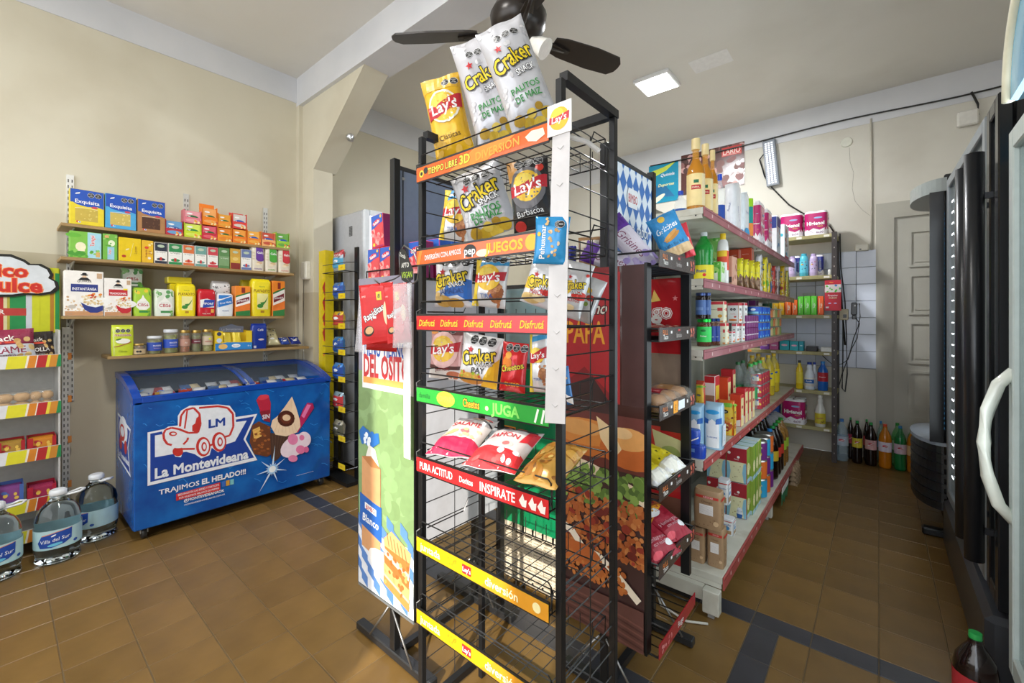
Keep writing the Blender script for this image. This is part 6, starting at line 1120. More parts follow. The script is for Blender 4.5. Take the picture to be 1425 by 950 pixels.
def fbot(prof, body, cap, lab=None, lc=None, liq=None, L=(), capr=.4, caph=.07): return lambda w, d, h: bottle('bottle', w/2, h, prof, film(*body) if isinstance(body, tuple) else M(body, 'gloss'), M(cap, 'plastic'), lab, M(liq, 'gloss') if liq else None, M(lc) if lc else None, L, capr, caph, 16)
def fbox(c, L=(), side=None, sL=(), top=None, kind='paper'): return lambda w, d, h: carton('box', w, d, h, c, L, side, sL, top, kind=kind)
def fbrick(c, L=(), p=5, top='fold', seed=0, sL=()): return lambda w, d, h: brick('bag', w, d, h, c, L, p, top, seed=seed, sideL=sL)
def tissue(w, d, h, c='b81e6a', tx='Higienol', nr=2):
    t = thing('tissue_pack', '', 'tissue'); n = nr; r = w/n/2
    q = MB(); q.loft(M('eeeaf0', 'gloss'), [(0, w*.47, d*.46, 6), (h*.04, w/2, d/2, 5), (h*.93, w/2, d/2, 5), (h*.965, w*.47, d*.46, 5)], 32)
    q.loft(M(c, 'gloss'), [(h*.2, w/2*1.004, d/2*1.004, 5), (h*.9, w/2*1.004, d/2*1.004, 5)], 32, cap=False)
    L = [('p', 'f2eef4', [(0, .0), (0, .3), (.2, .22), (.4, .32), (.7, .22), (1, .34), (1, 0)]), ('t', 'ffffff', tx, .5, .55, .2, .84, dict(b=2)), ('e', '9ab0e0', .62, .8, .2, .05), ('t', 'f0d83a', 'Export', .72, .4, .07, .25), ('t', '6a2a5a', '6x30', .7, .12, .12, .36, dict(b=1)), ('l', '8a2a6a', .01, [(.05, .1), (.25, .2), (.4, .1)])]
    f = lambda ww: (lambda x, z, o: (x, -d/2*1.004*(1-min(.999, abs(x)/(ww/2))**5)**.2-o, z))
    q.art(spec(w*.9, h*.88, L), f(w), [w*(-.45+.9*i/10) for i in range(1, 10)], base=.0012)
    q.art(spec(d*.86, h*.88, L), lambda x, z, o: (w/2*1.004*(1-min(.999, abs(x)/(d/2))**5)**.2+o, x, z), [d*(-.43+.86*i/8) for i in range(1, 8)], base=.0012)
    q.build('wrapper', t)
    m = max(1, round(d/(2*r)))
    for i in range(n):
        for j in range(m):
            rr_ = min(r, d/m/2)*.9; q = MB(); q.loft(M('f4f3f2', 'matte'), [(h*.965, rr_, rr_, 2), (h*.99, rr_, rr_, 2), (h, rr_*.85, rr_*.85, 2)], 14, cx=-w/2+r*(2*i+1), cy=-d/2+d/m*(j+.5)); q.build('roll_end', t)
    return t
# top shelf
wl = [('r', 'f0d89a', 0, 0, 1, 1), ('r', '1e6a48', .55, .7, .85, .8), ('r', 'b8282c', .4, .5, .95, .64), ('t', 'f4e8d0', 'PINERAL', .67, .57, .1, .46, dict(b=1))]
for k, (a, b, c, lb) in enumerate(((952, 977, 197, 'nearest tall amber liquor bottle with a cream cap, top gondola shelf'), (968, 989, 205, 'middle tall amber liquor bottle with a cream cap, top gondola shelf'), (982, 997, 214, 'farthest tall amber liquor bottle with a cream cap, top gondola shelf'))):
    G(0, lambda w, d, h: bottle('liquor_bottle', w/2, h, WINE, film('e0a030', .45, .04), M('e4cf98', 'plastic'), (.12, .56), M('c87a10', 'gloss'), M('efdcae'), wl, .48, .14, 20), a, b, c, None, 'liquor_bottle', 'bottle', lb, xf=-.60-.0*k)
wat = ('d4e4f0', .25)
G(0, fbot(TALL, wat, '1e4ac8', (.1, .45), '2a5ab0', None, (), .42, .1), 936, 953, 266, None, 'water_bottle', 'bottle', 'small clear water bottle with a blue cap, left end of the top gondola shelf', xf=-.72)
G(0, fbot(TALL, wat, '1e4ac8', (.12, .42), '1e4aa8', None, (), .42, .1), 993, 1007, 244, None, 'water_bottle', 'bottle', 'clear water bottle with a bright blue cap beside the amber bottles', xf=-.60)
G(0, fbrick('eef0f6', [('t', '2a3a8a', 'Plenitud', .5, .5, .2, .8, dict(rot=80)), ('r', '2a4ab0', 0, 0, 1, .1)], 4, 'seal', 1, [('t', '3a4a9a', 'Plenitud', .5, .4, .14, .9, dict(rot=-70))]), 1006, 1023, 250, .16, 'nappy_pack', 'bag', 'taller white nappy pack with a blue foot, top gondola shelf')
G(0, fbrick('e6eef4', [('e', '3a9ad0', .5, .1, .5, .25), ('t', '2a4a9a', 'al', .5, .6, .3, .5)], 4, 'seal', 2, [('e', '3aa0d8', .5, .1, .5, .25), ('t', '3a4a9a', 'Algodón', .5, .6, .14, .8)]), 1021, 1036, 264, .14, 'cotton_pack', 'bag', 'shorter white pack with sky blue drops, behind the nappy pack')
G(0, lambda w, d, h: bottle('tube', w/2, h, [(0, .9), (.02, 1), (.78, 1), (.8, .95)], M('1f9490', 'gloss'), M('9cd426', 'plastic'), (.1, .4), None, M('e88a3a'), (), 1.0, .18, 16), 1034, 1046, 274, .08, 'cleaner_tube', 'bottle', 'teal container with a lime green lid on the top gondola shelf')
for k, (a, b, c, lb) in enumerate(((1047, 1058, 279, 'nearest magenta toilet roll pack on the top gondola shelf'), (1059, 1069, 290, 'second magenta toilet roll pack on the top gondola shelf'))):
    G(0, lambda w, d, h: tissue(w, d, h, nr=1), a, b, c, .16, 'tissue_pack', 'tissue', lb)
G(0, fbox('eceef4', [('r', '22388c', 0, .7, 1, 1)], 'dce4ee', [('b', ['3a8ac8', 'c87a5a'], 10, .1, .2, .9, .8, .1, 2), ('r', '2a3a8c', 0, .75, 1, 1)]), 1070, 1081, 301, .16, 'wipes_pack', 'box', 'navy and white wipes pack on the top gondola shelf', xf=-.58)
G(0, fbox('e4ecf0', [('e', '3ab0c8', .5, .7, .3)], 'e4ecf0', [('b', ['3aa8c8', 'c8907a', '8a5a4a'], 14, .1, .1, .9, .9, .1, 4), ('r', 'b02838', 0, 0, 1, .12)]), 1083, 1092, 312, .2, 'wipes_pack', 'box', 'white and aqua wipes pack at the far end of the top gondola shelf')
# second shelf
G(1, fbot(SODA, ('1f9a3c', .75), 'c8d0d0', (.06, .34), 'e8d82a', '1a8a34', [('t', '1e4aa0', 'Poett', .5, .6, .2, .6, dict(b=1)), ('e', 'd82a2a', .7, .3, .1)], .36, .06), 962, 989, 322, None, 'juice_bottle', 'bottle', 'large bright green bottle with a yellow label, near end of the second gondola shelf', xf=-.592)
ccl = [('e', 'a8d87a', .5, .6, .4, .3), ('r', 'e8f0e4', .2, .1, .8, .5), ('b', ['4aa83a', 'c8e8a8'], 8, .1, .5, .9, .95, .1, 3)]
G(1, fbox('6cbc4c', ccl, 'd8ecc8', ccl), 984, 1003, 364, .07, 'juice_carton', 'box', 'lime green juice carton behind the large green bottle, lower of two', xf=-.585)
G(1, fbox('7cc45c', ccl, 'd0e4c0', ccl), 978, 1002, 327, .07, 'juice_carton', 'box', 'lime green juice carton standing further back, taller of two', xf=-.66)
G(1, fbot(SHAMP, 'ecebea', 'f0c818', (.28, .66), 'e04a28', None, [('r', 'f0c428', 0, .7, 1, 1), ('r', 'f4f4f4', 0, 0, 1, .4)], .5, .12), 996, 1012, 324, None, 'bleach_bottle', 'bottle', 'white bottle with a yellow cap and orange stripe on the second gondola shelf')
G(1, fbox('d8a088', [('r', '4a3a34', 0, .1, 1, .3)], 'd8a890', [('b', ['a86a50'], 6, .1, .2, .9, .9, .15, 2)]), 1013, 1019, 356, .1, 'snack_box', 'box', 'slim salmon pink box beside the white bottle, second gondola shelf')
for k, (a, b, c, lb) in enumerate(((1015, 1028, 347, 'left dark orange box with a bowl picture, second gondola shelf'), (1029, 1046, 345, 'right dark orange box with a bowl picture, second gondola shelf'))):
    G(1, fbox('b8401e', [('t', 'f0d8c8', 'RISOTTO', .5, .86, .1, .6), ('e', 'e8c88a', .5, .3, .4, .3), ('b', ['f0d8a0', 'd8a860'], 10, .15, .15, .85, .5, .1, k)], 'a06a58', [('r', 'a86a58', 0, 0, 1, 1)]), a, b, c, .06, 'rice_box', 'box', lb, xf=-.60 if k else -.66)
for k in range(4):
    G(1, lambda w, d, h: bag('sweet_bag', w, h, d, '8a6a4c', [('r', 'e8dc28', 0, .5, 1, 1), ('e', 'f0e84a', .5, .55, .5, .3), ('t', '2a58a8', 'Marolio', .5, .6, .22, .9, dict(b=1)), ('b', ['6a4430', '9a6a48'], 20, .05, .02, .95, .42, .1, k), ('p', 'e8dc28', [(0, .5), (.2, .38), (.4, .52), (.6, .36), (.8, .5), (1, .4), (1, .6), (0, .6)])], seed=k+90, nx=8, ny=10), 1020+k*9-(k > 2)*2, 1033+k*8, 359+k*1.5, .045, 'sweet_bag', 'bag', ('nearest', 'second', 'third', 'fourth')[k]+' yellow and brown clear-bottomed bag on the second gondola shelf', xf=-.60+.008*k)
for k, (a, b, c, col, pc, lb) in enumerate(((1050, 1058, 353, 'e8e8ec', 'c8a840', 'white upright snack pack with black seals'), (1059, 1066, 357, 'e8d828', '7ac03a', 'yellow and green upright snack pack'), (1066, 1071, 365, 'e8c828', '3a6ab0', 'shorter yellow upright snack pack'), (1071, 1078, 369, 'c83a30', '8a3a28', 'red upright snack pack'), (1078, 1083, 369, 'c8b8b8', '3a2a2a', 'grey pink upright snack pack'), (1084, 1091, 369, 'e8c020', 'b83a28', 'yellow and red upright snack pack'), (1091, 1096, 376, 'e8dc60', '6a8a3a', 'pale yellow upright snack pack'), (1096, 1100, 384, 'a8843a', '8a6a20', 'golden brown upright snack pack'))):
    Lk = [('o', .5, .85, .2, 1), ('o', .5, .7, .2, 1), ('e', pc, .5, .3, .4, .4), ('b', [pc, 'f0e8c0'], 8, .1, .05, .9, .6, .15, k)]
    G(1, fbrick(col, Lk, 4, 'seal', k, Lk), a, b, c, .10, 'snack_pack', 'bag', lb+' on the second gondola shelf')
    if k > 1: 
        x0, x1, Y, h = gi(a, b, c, GZ[1]); o = brick('snack_pack', .05, .09, h*.95, col, Lk, 4, 'seal', seed=k, sideL=Lk); tag(o, lb+' in the rear row of the second gondola shelf', 'bag', GRP[1], loc=(-.66, Y+.06, GZ[1]+.0006))
# third shelf
jarb = ('6a3a2a', .55)
def gjar(lc, cap, L=(), body=('7a4a34', .5), liq='5a2c1c', lab=(.16, .72)): return lambda w, d, h: bottle('jar', w/2, h, JAR, film(*body), M(cap, 'metal'), lab, M(liq, 'gloss'), M(lc), L, .93, .08, 18)
grn = [('t', 'f0f4f0', 'Dulcor', .6, .4, .16, .5, dict(b=1)), ('e', '1a7a3a', .6, .75, .2, .1)]
_, _, jh = G(2, gjar('2fd05c', '2ac04a', grn), 967, 987, 444, None, 'jar', 'jar', 'jar with a bright green label and lid, near end of the third gondola shelf', xf=-.60)
G(2, gjar('1e3f94', '20386a', [('t', 'e8ecf4', 'Dulcor', .5, .3, .2, .8, dict(b=1))]), 985, 995, 443, None, 'jar', 'jar', 'brown jar with a dark blue label beside the green one, third gondola shelf', xf=-.60)
G(2, gjar('1e3f94', '20386a', [('t', 'e8ecf4', 'Dulcor', .5, .3, .2, .8, dict(b=1))]), 993, 1001, 443, None, 'jar', 'jar', 'second brown jar with a dark blue label, third gondola shelf', xf=-.585)
for k, (a, b, x) in enumerate(((966, 980, -.615), (979, 988, -.60))):
    G(2, gjar('4a6ca8', '4a5a8a', [('l', 'a8bcd8', .03, [(.1, .3+.2*j), (.9, .3+.2*j)]) for j in range(3)] if 0 else [('r', '6a8ac0', .1, .3, .9, .5)], ('2a1c1c', .7), '2a1612'), a, b, 407, None, 'jar', 'jar', ('left', 'right')[k]+' dark jar with a faded blue label stacked on the lower jars', xf=x, dz=jh+.002)
may = [('r', 'f0ecd0', 0, 0, 1, 1), ('r', 'd8404a', 0, .86, 1, 1), ('t', '4a4a3a', 'Hellmann', .3, .62, .09, .5), ('r', 'd84a4a', .55, .55, .95, .7), ('e', 'e8a83a', .75, .3, .18, .14), ('r', 'e8a060', .5, .0, 1, .08)]
mil = [('r', 'f2f2f0', 0, 0, 1, 1), ('r', 'd04050', 0, .88, 1, 1), ('o', .5, .68, .13, 2), ('t', 'd8404a', 'Danette', .5, .45, .1, .6), ('e', 'e07a30', .5, .14, .4, .1), ('e', 'd84a3a', .7, .3, .12, .08)]
_, _, bh_ = G(2, fbox('f0ecd0', may, 'f0ecd4', may, 'd84a50'), 1001, 1010, 449, .055, 'milk_carton', 'box', 'cream carton with a red top in the lower row, nearest, third gondola shelf', xf=-.583)
G(2, fbox('f0ecd0', may, 'f0ecd4', may, 'd84a50'), 988, 1007, 419, .055, 'milk_carton', 'box', 'cream carton with a red top in the upper row, nearest, third gondola shelf', xf=-.59, dz=bh_+.001)
for k, (a, b, c1, c2) in enumerate(((1013, 1019, 461, 0), (1018, 1025, 450, 0), (1026, 1033, 450, 0))):
    _, _, bq = G(2, fbox('f0f0ee', mil, 'f2f0ee', mil, 'd0485a'), a, b, c1, .06, 'milk_carton', 'box', ('nearest', 'second', 'third')[k]+' white carton with a red top in the lower row, third gondola shelf', xf=-.583)
    if k: G(2, fbox('f0f0ee' if k == 2 else 'a8723a', mil, 'f2f0ee', mil, 'd0485a'), a-6, b+3, 421, .07, 'milk_carton', 'box', ('', 'nearer', 'farther')[k]+' white carton with a red top in the upper row, third gondola shelf', xf=-.59, dz=bq+.001)
# packs in stacks: purple cartons, blue tins, mixed tins, all single pieces
pur = [('r', '7a2470', 0, .5, 1, 1), ('r', 'e8e0e8', 0, .42, 1, .5), ('e', '8a3a80', .5, .25, .3, .2), ('l', 'e8e0f0', .05, [(.1, 0), (.1, 1)])]
blu_ = [('r', '1e50b8', 0, .3, 1, 1), ('r', '7ac0e0', 0, 0, 1, .3), ('e', 'e8f0f8', .6, .6, .2, .12)]
mix = [[('r', c1, 0, 0, 1, 1), ('e', c2, .5, .5, .4, .3), ('r', c3, 0, .8, 1, 1)] for c1, c2, c3 in (('c8b480', '6a8a4a', 'b85a3a'), ('8a9a5a', 'd8c890', '4a6a3a'), ('c87a4a', 'e8d8b0', '6a3a2a'))]
def stackrow(Y0, n, rows, h, d, cols, nm, lb, cat, top_h, xf=-.58):
    src = {}
    for i in range(n):
        for r in range(rows):
            key = (i+r) % len(cols)
            if key not in src:
                c, L = cols[key]
                if cat == 'tin': o = bottle(nm, d/2*.97, h*.985, CAN, M('b8b8b4', 'metal'), M('c8c8c4', 'metal'), (.05, .92), None, M(c), L, .9, .012, 16); 
                else: o = carton(nm, .07, d, h*.985, c, L, c, L)
                o.name = nm; src[key] = o
            else: o = copy_tree(src[key])
            tag(o, '%s, %s in its column, %s along the third gondola shelf' % (lb, ('lowest', 'second up', 'third up', 'topmost')[r] if rows > 1 else 'single', O3[i] if i < 8 else 'last'), cat, 'stacked %ss on the third gondola shelf' % nm.replace('_', ' '), loc=(xf-(d/2 if cat == 'tin' else .035), Y0+d/2+i*(d+.002), GZ[2]+.0008+r*h))
YP = PX(1039, 470, -.58).y
stackrow(YP, 5, 2, .074, .062, [('7a2470', pur)], 'jelly_box', 'purple and white box', 'box', 0)
Y2 = YP+5*.064+.02
stackrow(Y2, 5, 4, .052, .082, [('1e50b8', blu_), ('2a6ac8', blu_)], 'fish_tin', 'blue tin', 'tin', 0)
Y3 = Y2+5*.084+.02
stackrow(Y3, 5, 3, .066, .084, [('c8b480', mix[0]), ('8a9a5a', mix[1]), ('c87a4a', mix[2])], 'vegetable_tin', 'mottled vegetable tin', 'tin', 0)
for k in range(3):
    G(2, fbox('7a2470', pur, '7a2470', pur), 1040+k*2, 1051+k*1, 418, .06, 'jelly_box', 'box', ('near', 'middle', 'rear')[k]+' tall purple pack in the back row of the third gondola shelf', xf=-.68)
for k, (a, b, c, lb) in enumerate(((1060, 1069, '2a5a3c', 'dark green'), (1069, 1077, '3a7048', 'leafy green'))):
    G(2, fbot(CAN, 'b8b8b0', 'b0b0aa', (.05, .93), c, None, [('e', 'c8c83a', .5, .5, .25, .3)], .9, .02), a, b, 419, None, 'tin', 'tin', lb+' tall tin in the back row of the third gondola shelf', xf=-.70)
# fourth shelf
sug = [('e', '2a9ad8', .5, .88, .4, .14), ('p', 'f4f6f8', [(.1, .05), (.12, .6), (.5, .72), (.88, .6), (.9, .05)]), ('p', '2a6ac0', [(.0, .6), (.02, .74), (.3, .7), (.28, .6)]), ('p', '2a6ac0', [(.7, .6), (.72, .72), (1, .76), (1, .62)]), ('t', '2a58b0', 'Ledesma', .5, .3, .12, .7)]
G(3, fbrick('a8cce4', sug, 3, 'seal', 3, [('r', 'e8eef4', .1, .1, .9, .6), ('t', '2a6ac0', 'Ledesma', .5, .4, .3, 1.2, dict(rot=-80))]), 978, 1004, 561, .08, 'sugar_bag', 'bag', 'tall pale blue sugar bag at the near right end of the fourth gondola shelf', pb=628)
G(3, fbrick('9cc4e0', sug, 3, 'seal', 4), 955, 977, 562, .08, 'sugar_bag', 'bag', 'tall pale blue sugar bag left of the other one, fourth gondola shelf', pb=625)
for k, (a, b, c, pb_, lb) in enumerate(((966, 984, 625, 646, 'lower royal blue flour pack at the near end of the fourth gondola shelf'), (958, 977, 622, 645, 'left royal blue flour pack at the near end of the fourth gondola shelf'))):
    x0, x1, Y, h = gi(a, b, c, GZ[3], pb=pb_); o = brick('flour_pack', .075, .05, .055, '2448b4', [('r', '6a9ae0', .1, .5, .5, .8)], 3, 'flat', seed=k); tag(o, lb, 'bag', GRP[3], loc=(-.60-.085*k, 1.945, GZ[3]+.0006))
o = brick('flour_pack', .08, .05, .06, '2a52c0', [('r', '8ab0e8', .1, .4, .5, .8), ('p', 'f0f0f4', [(.6, .2), (1, .5), (1, .6), (.6, .3)])], 3, 'flat', seed=5); tag(o, 'upper royal blue flour pack resting on the two others', 'bag', GRP[3], loc=(-.625, 1.945, GZ[3]+.058))
noo = [('r', 'e8c03a', 0, 0, 1, 1), ('e', '7ac03a', .7, .95, .5, .14), ('e', 'c85a28', .5, .3, .45, .35), ('b', ['e89a40', 'f0d080', 'b8441e', '8a2a18'], 30, .05, .05, .95, .6, .08, 6), ('e', '151515', .45, .74, .26, .14), ('t', 'f0f0f0', 'Knorr', .45, .74, .12, .36), ('e', '9cd05a', .2, .93, .2, .1)]
G(3, fbrick('e0702a', noo, 3, 'seal', 5, noo), 997, 1021, 557, .05, 'soup_pouch', 'bag', 'orange and green soup pouch leaning at the front of the fourth gondola shelf', pb=607)
hb = [('r', 'f0ece8', 0, 0, 1, .86), ('r', 'c8242c', 0, .86, 1, 1), ('r', 'a88468', .0, .4, 1, .6), ('r', 'e8dcd0', .15, .1, .85, .35), ('e', 'a8705a', .5, .5, .35, .14)]
G(3, fbox('f0ece8', hb, 'c83038', [('r', 'e8c83a', .1, .5, .9, .8)], 'c8242c'), 980, 995, 523, .09, 'cereal_box', 'box', 'white and red tall box with a brown band behind the sugar bags', xf=-.70)
G(3, fbrick('c8503a', noo, 3, 'seal', 8), 967, 979, 530, .05, 'soup_pouch', 'bag', 'green-topped soup pouch at the left back of the fourth gondola shelf', xf=-.74)
tet = [('p', 'f0ece8', [(0, .0), (0, .12), (1, .22), (1, 0)]), ('r', 'd8a080', .1, .2, .6, .45)]; tes = [('r', 'f0dca0', .0, .0, 1, .9), ('e', 'b0243a', .5, .6, .3, .16), ('e', 'e8e8e4', .5, .3, .25, .14), ('r', 'c83038', 0, .9, 1, 1)]
for k, (a, b, c, pb_, col, lb) in enumerate(((1005, 1021, 549, None, 'd03a20', 'near'), )):
    pass
G(3, fbox('d8401e', tet, 'f0dca0', tes, 'c8281c'), 1016, 1031, 549, .06, 'tomato_carton', 'box', 'orange red tomato carton nearest the rail on the fourth gondola shelf', xf=-.578)
G(3, fbox('c8242c', tet, 'e8e8e4', tes, 'b81e24'), 1024, 1037, 540, .06, 'tomato_carton', 'box', 'deep red tomato carton, second along the rail of the fourth gondola shelf', xf=-.578)
for k, (a, b, c) in enumerate(((1032, 1042, 540), (1039, 1047, 540))):
    G(3, fbox('c8242c', tet, 'e4e8e4', tes, 'b81e24'), a, b, c, .06, 'tomato_carton', 'box', ('third', 'fourth')[k]+' red and white tomato carton along the rail of the fourth gondola shelf', xf=-.578)
G(3, fbox('d8481e', tet, 'f0dca0', tes, 'c8301c'), 999, 1013, 525, .06, 'tomato_carton', 'box', 'orange red tomato carton raised in the back row, fourth gondola shelf', xf=-.66)
G(3, fbox('c8222a', tet, 'e8e4e0', tes, 'b01c22'), 1003, 1020, 514, .06, 'tomato_carton', 'box', 'tallest deep red tomato carton in the back row, fourth gondola shelf', xf=-.70)
tin4 = [('r', 'b8283a', 0, 0, 1, 1), ('r', 'e8e4d8', .2, .35, .8, .8), ('b', ['3a6ab0', 'd84a3a', 'e8c84a'], 8, .1, .1, .9, .9, .12, 3)]
src = None
Yt = PX(1050, 560, -.62).y
for k in range(4):
    for r in range(3):
        if src is None: src = bottle('tomato_tin', .036, .078, CAN, M('b8b8b4', 'metal'), M('c8c8c4', 'metal'), (.05, .92), None, M('a83040'), tin4, .9, .012, 16); src.name = 'tomato_tin'; o = src
        else: o = copy_tree(src)
        tag(o, 'red and white tomato tin, %s of the %s stack, fourth gondola shelf' % (('bottom', 'middle', 'top')[r], O3[k]), 'tin', 'tomato tins on the fourth gondola shelf', loc=(-.615-.0*k, Yt+.04+k*.076, GZ[3]+.0008+r*.0795))
for k, (a, b, c, x, col, cap, lb) in enumerate(((1056, 1071, 512, -.63, 'b82a20', 'c83a3a', 'red sauce bottle with a yellow label, nearest the rail'), (1038, 1048, 514, -.72, 'a8281e', 'c83a3a', 'red sauce bottle standing in the back row, left'), (1049, 1058, 512, -.72, 'a8281e', 'e84a4a', 'red sauce bottle standing in the back row, right'))):
    G(3, fbot(SODA, (col, .6), cap, (.1, .4), 'e8c828' if k == 0 else 'b83028', col, (), .36, .05), a, b, c, None, 'sauce_bottle', 'bottle', lb+', fourth gondola shelf', xf=x)
for k in range(5):
    G(3, fbot(SODA, ('c0ccc8', .28), '3ab04a' if k % 2 == 0 else '2a6a3a', (.25, .5), '3a9a5a', None, [('e', 'e8f0e8', .5, .5, .3)], .36, .05), 1071+k*3.6, 1080+k*3.6, 499+k*1.5, None, 'vinegar_bottle', 'bottle', ('nearest', 'second', 'third', 'fourth', 'fifth')[k]+' clear bottle with a green cap on the fourth gondola shelf', xf=-.60 if k % 2 == 0 else -.69, box=(3.13+.07*k, .08, .30))
for k in range(5):
    G(3, fbot(SODA, ('e8d040', .5), 'e0b818', (.25, .6), 'e8d020', 'd8b428', [('b', ['3a7a3a', '2a5ab0'], 6, .1, .1, .9, .9, .12, k)], .36, .05), 1086+k*3.2, 1096+k*3.0, 492+k*1.2, None, 'oil_bottle', 'bottle', ('nearest', 'second', 'third', 'fourth', 'fifth')[k]+' yellow cooking oil bottle at the far end of the fourth gondola shelf', xf=-.61 if k % 2 == 0 else -.70, box=(3.58+.11*k, .085, .31))
# bottom shelf
krf = [('r', 'f4f0ec', .22, .4, .74, .68), ('r', 'c83a30', .06, .86, 1, .93), ('t', 'f4e8e4', 'AZÚCAR', .55, .895, .07, .5), ('t', '7a5c44', 'Chango', .5, .77, .1, .6, dict(b=1))]+[('l', 'a8a4a0', .006, [(.24, .43+.035*j), (.72, .43+.035*j)]) for j in range(7)]+[('b', ['8a6a50'], 7, .2, .08, .8, .3, .03, 2), ('e', 'd8b890', .85, .2, .1, .1)]
krs = [('r', 'c83a30', 0, .86, 1, .93), ('b', ['e0c0a0', '8a6a50'], 10, .1, .2, .9, .7, .08, 3)]
kb = lambda s: (lambda w, d, h: brick('kraft_bag', w, d, h, 'a98a68', krf, 6, 'flat', kind='paper', seed=s, sideL=krs))
_, _, kh = G(4, kb(1), 983, 1007, 735, .065, 'kraft_bag', 'bag', 'brown paper sugar bag with a white table, front right on the bottom shelf', pb=794)
G(4, kb(2), 957, 980, 733, .065, 'kraft_bag', 'bag', 'brown paper sugar bag half hidden left of the front one', pb=786)
c_ = PZ(1007, 794, GZ[4]); 
o = kb(3)(.115, .065, .165); tag(o, 'brown paper sugar bag stacked on top of the two others', 'bag', GRP[4], loc=(PY(1004, 735, 1.97).x-.06, 2.005, GZ[4]+kh+.002))
wb = [('r', 'eef0f2', 0, 0, 1, 1), ('t', '2a5aa0', 'Blancaflor', .5, .72, .14, .9, dict(b=1)), ('e', '4a90c8', .5, .5, .26, .18), ('r', 'b8946c', .1, .1, .9, .34), ('r', 'c83a3a', 0, .9, 1, .95)]
G(4, fbrick('e8ecf0', wb, 6, 'flat', 3, wb), 1002, 1020, 722, .06, 'flour_bag', 'bag', 'white and blue flour bag behind the front brown paper bag, bottom shelf', xf=-.55, pb=None)
G(4, fbrick('e8ecf0', wb, 6, 'flat', 4, wb), 998, 1013, 668, .06, 'flour_bag', 'bag', 'white and blue flour bag stacked in the upper row, bottom shelf', xf=-.565, dz=.16)
o = brick('flour_bag', .11, .07, .158, 'e8ecf0', wb, 6, 'flat', seed=14, sideL=wb); x0, x1, Y, h = gi(998, 1013, 668, GZ[4]+.16, -.565); tag(o, 'white flour bag under the upper white and blue one, bottom shelf', 'bag', GRP[4], loc=(-.66, Y+.04, GZ[4]+.0006))
G(4, fbrick('dfe4ee', [('r', '2a62b0', 0, .0, 1, .4), ('t', '8a94b0', 'Arroz', .5, .7, .2, .6)], 3, 'fold', 6, [('r', '2a62b0', 0, .0, 1, .45), ('e', '6ab0e0', .5, .5, .3, .3), ('t', 'f0f0f4', '000', .5, .3, .2, .5)]), 1022, 1036, 705, .08, 'rice_bag', 'bag', 'white rice bag with a blue lower half, bottom shelf', xf=-.55)
mk = [('r', 'e8e4b8', 0, 0, 1, .6), ('r', 'a81e2c', 0, .6, 1, 1), ('p', '8ac0d8', [(0, 0), (0, .6), (.14, .55), (.2, .3), (.12, 0)]), ('p', '8ac0d8', [(1, 0), (1, .6), (.86, .55), (.8, .3), (.88, 0)]), ('e', 'f0f0ec', .12, .85, .08), ('e', 'f0f0ec', .6, .75, .07), ('t', 'f0e0dc', 'Santa', .5, .68, .08, .4), ('b', ['a8905a'], 8, .3, .1, .7, .5, .03, 2)]
mks = [('r', '8aa83a', 0, 0, 1, 1), ('e', 'f0eab0', .5, .4, .4, .5), ('r', 'a8ccd8', 0, 0, 1, .12), ('t', '4a6a2a', 'Leche', .5, .5, .2, .8, dict(rot=80))]
for k, (a, b, c, dz, lb) in enumerate(((1018, 1042, 637, .17, 'right red and cream milk carton in the upper row'), (997, 1020, 640, .17, 'left red and cream milk carton in the upper row'))):
    Y = PX(1042, 640, -.58).y if k == 0 else PX(1042, 640, -.58).y+.002
    o = carton('milk_carton', .10, .07, .185, 'a81e2c', mk, 'b8c070', mks, 'd8ecf4'); tag(o, lb+' of the bottom gondola shelf', 'box', GRP[4], loc=(-.59-.103*k, 2.62, GZ[4]+.19))
    o = copy_tree(o); tag(o, lb.replace('upper', 'lower')+' of the bottom gondola shelf', 'box', GRP[4], loc=(-.59-.103*k, 2.62, GZ[4]+.0008))
Y0 = 2.70
for k in range(3):
    for r in range(2):
        o = copy_tree(bpy.data.objects['milk_carton']) if 0 else carton('oil_carton', .085, .07, .185, ('8aa83a', '3a8a4a', 'd8d8a0')[k], mks, ('8aa83a', '5a9a4a', 'd8c860')[k], mks, 'cfe6ec')
        tag(o, '%s green and cream carton in the %s row of the bottom gondola shelf' % (O3[k], ('lower', 'upper')[r]), 'box', GRP[4], loc=(-.57, Y0+k*.075, GZ[4]+.0008+r*.188))
src = None
for k in range(3):
    for r in range(3):
        c = ('2a9ac8', 'd86a28', '6a2478')[(k+r) % 3]
        o = bottle('fruit_tin', .05, .11, CAN, M('b8b8b4', 'metal'), M('c8c8c4', 'metal'), (.04, .94), None, M(c), [('t', 'f0e0c0', 'Duraznos', .5, .75, .14, .8, dict(b=1)), ('e', 'e8c83a', .65, .35, .2, .25)], .93, .012, 18); o.name = 'fruit_tin'
        tag(o, '%s fruit tin, %s in the %s stack of the bottom gondola shelf' % (('sky blue', 'orange', 'purple')[(k+r) % 3], ('lowest', 'middle', 'topmost')[r], O3[k]), 'tin', 'fruit tins on the bottom gondola shelf', loc=(-.565, 2.99+k*.103, GZ[4]+.0008+r*.1125))
cola = ('1c0f0c', .85)
def bigb(body, cap, lc, liq): return bottle('soda_bottle', .052, .33, SODA, film(*body), M(cap, 'plastic'), (.38, .58), M(liq, 'gloss'), M(lc), (), .3, .05, 18)
n = 0; proto = {}
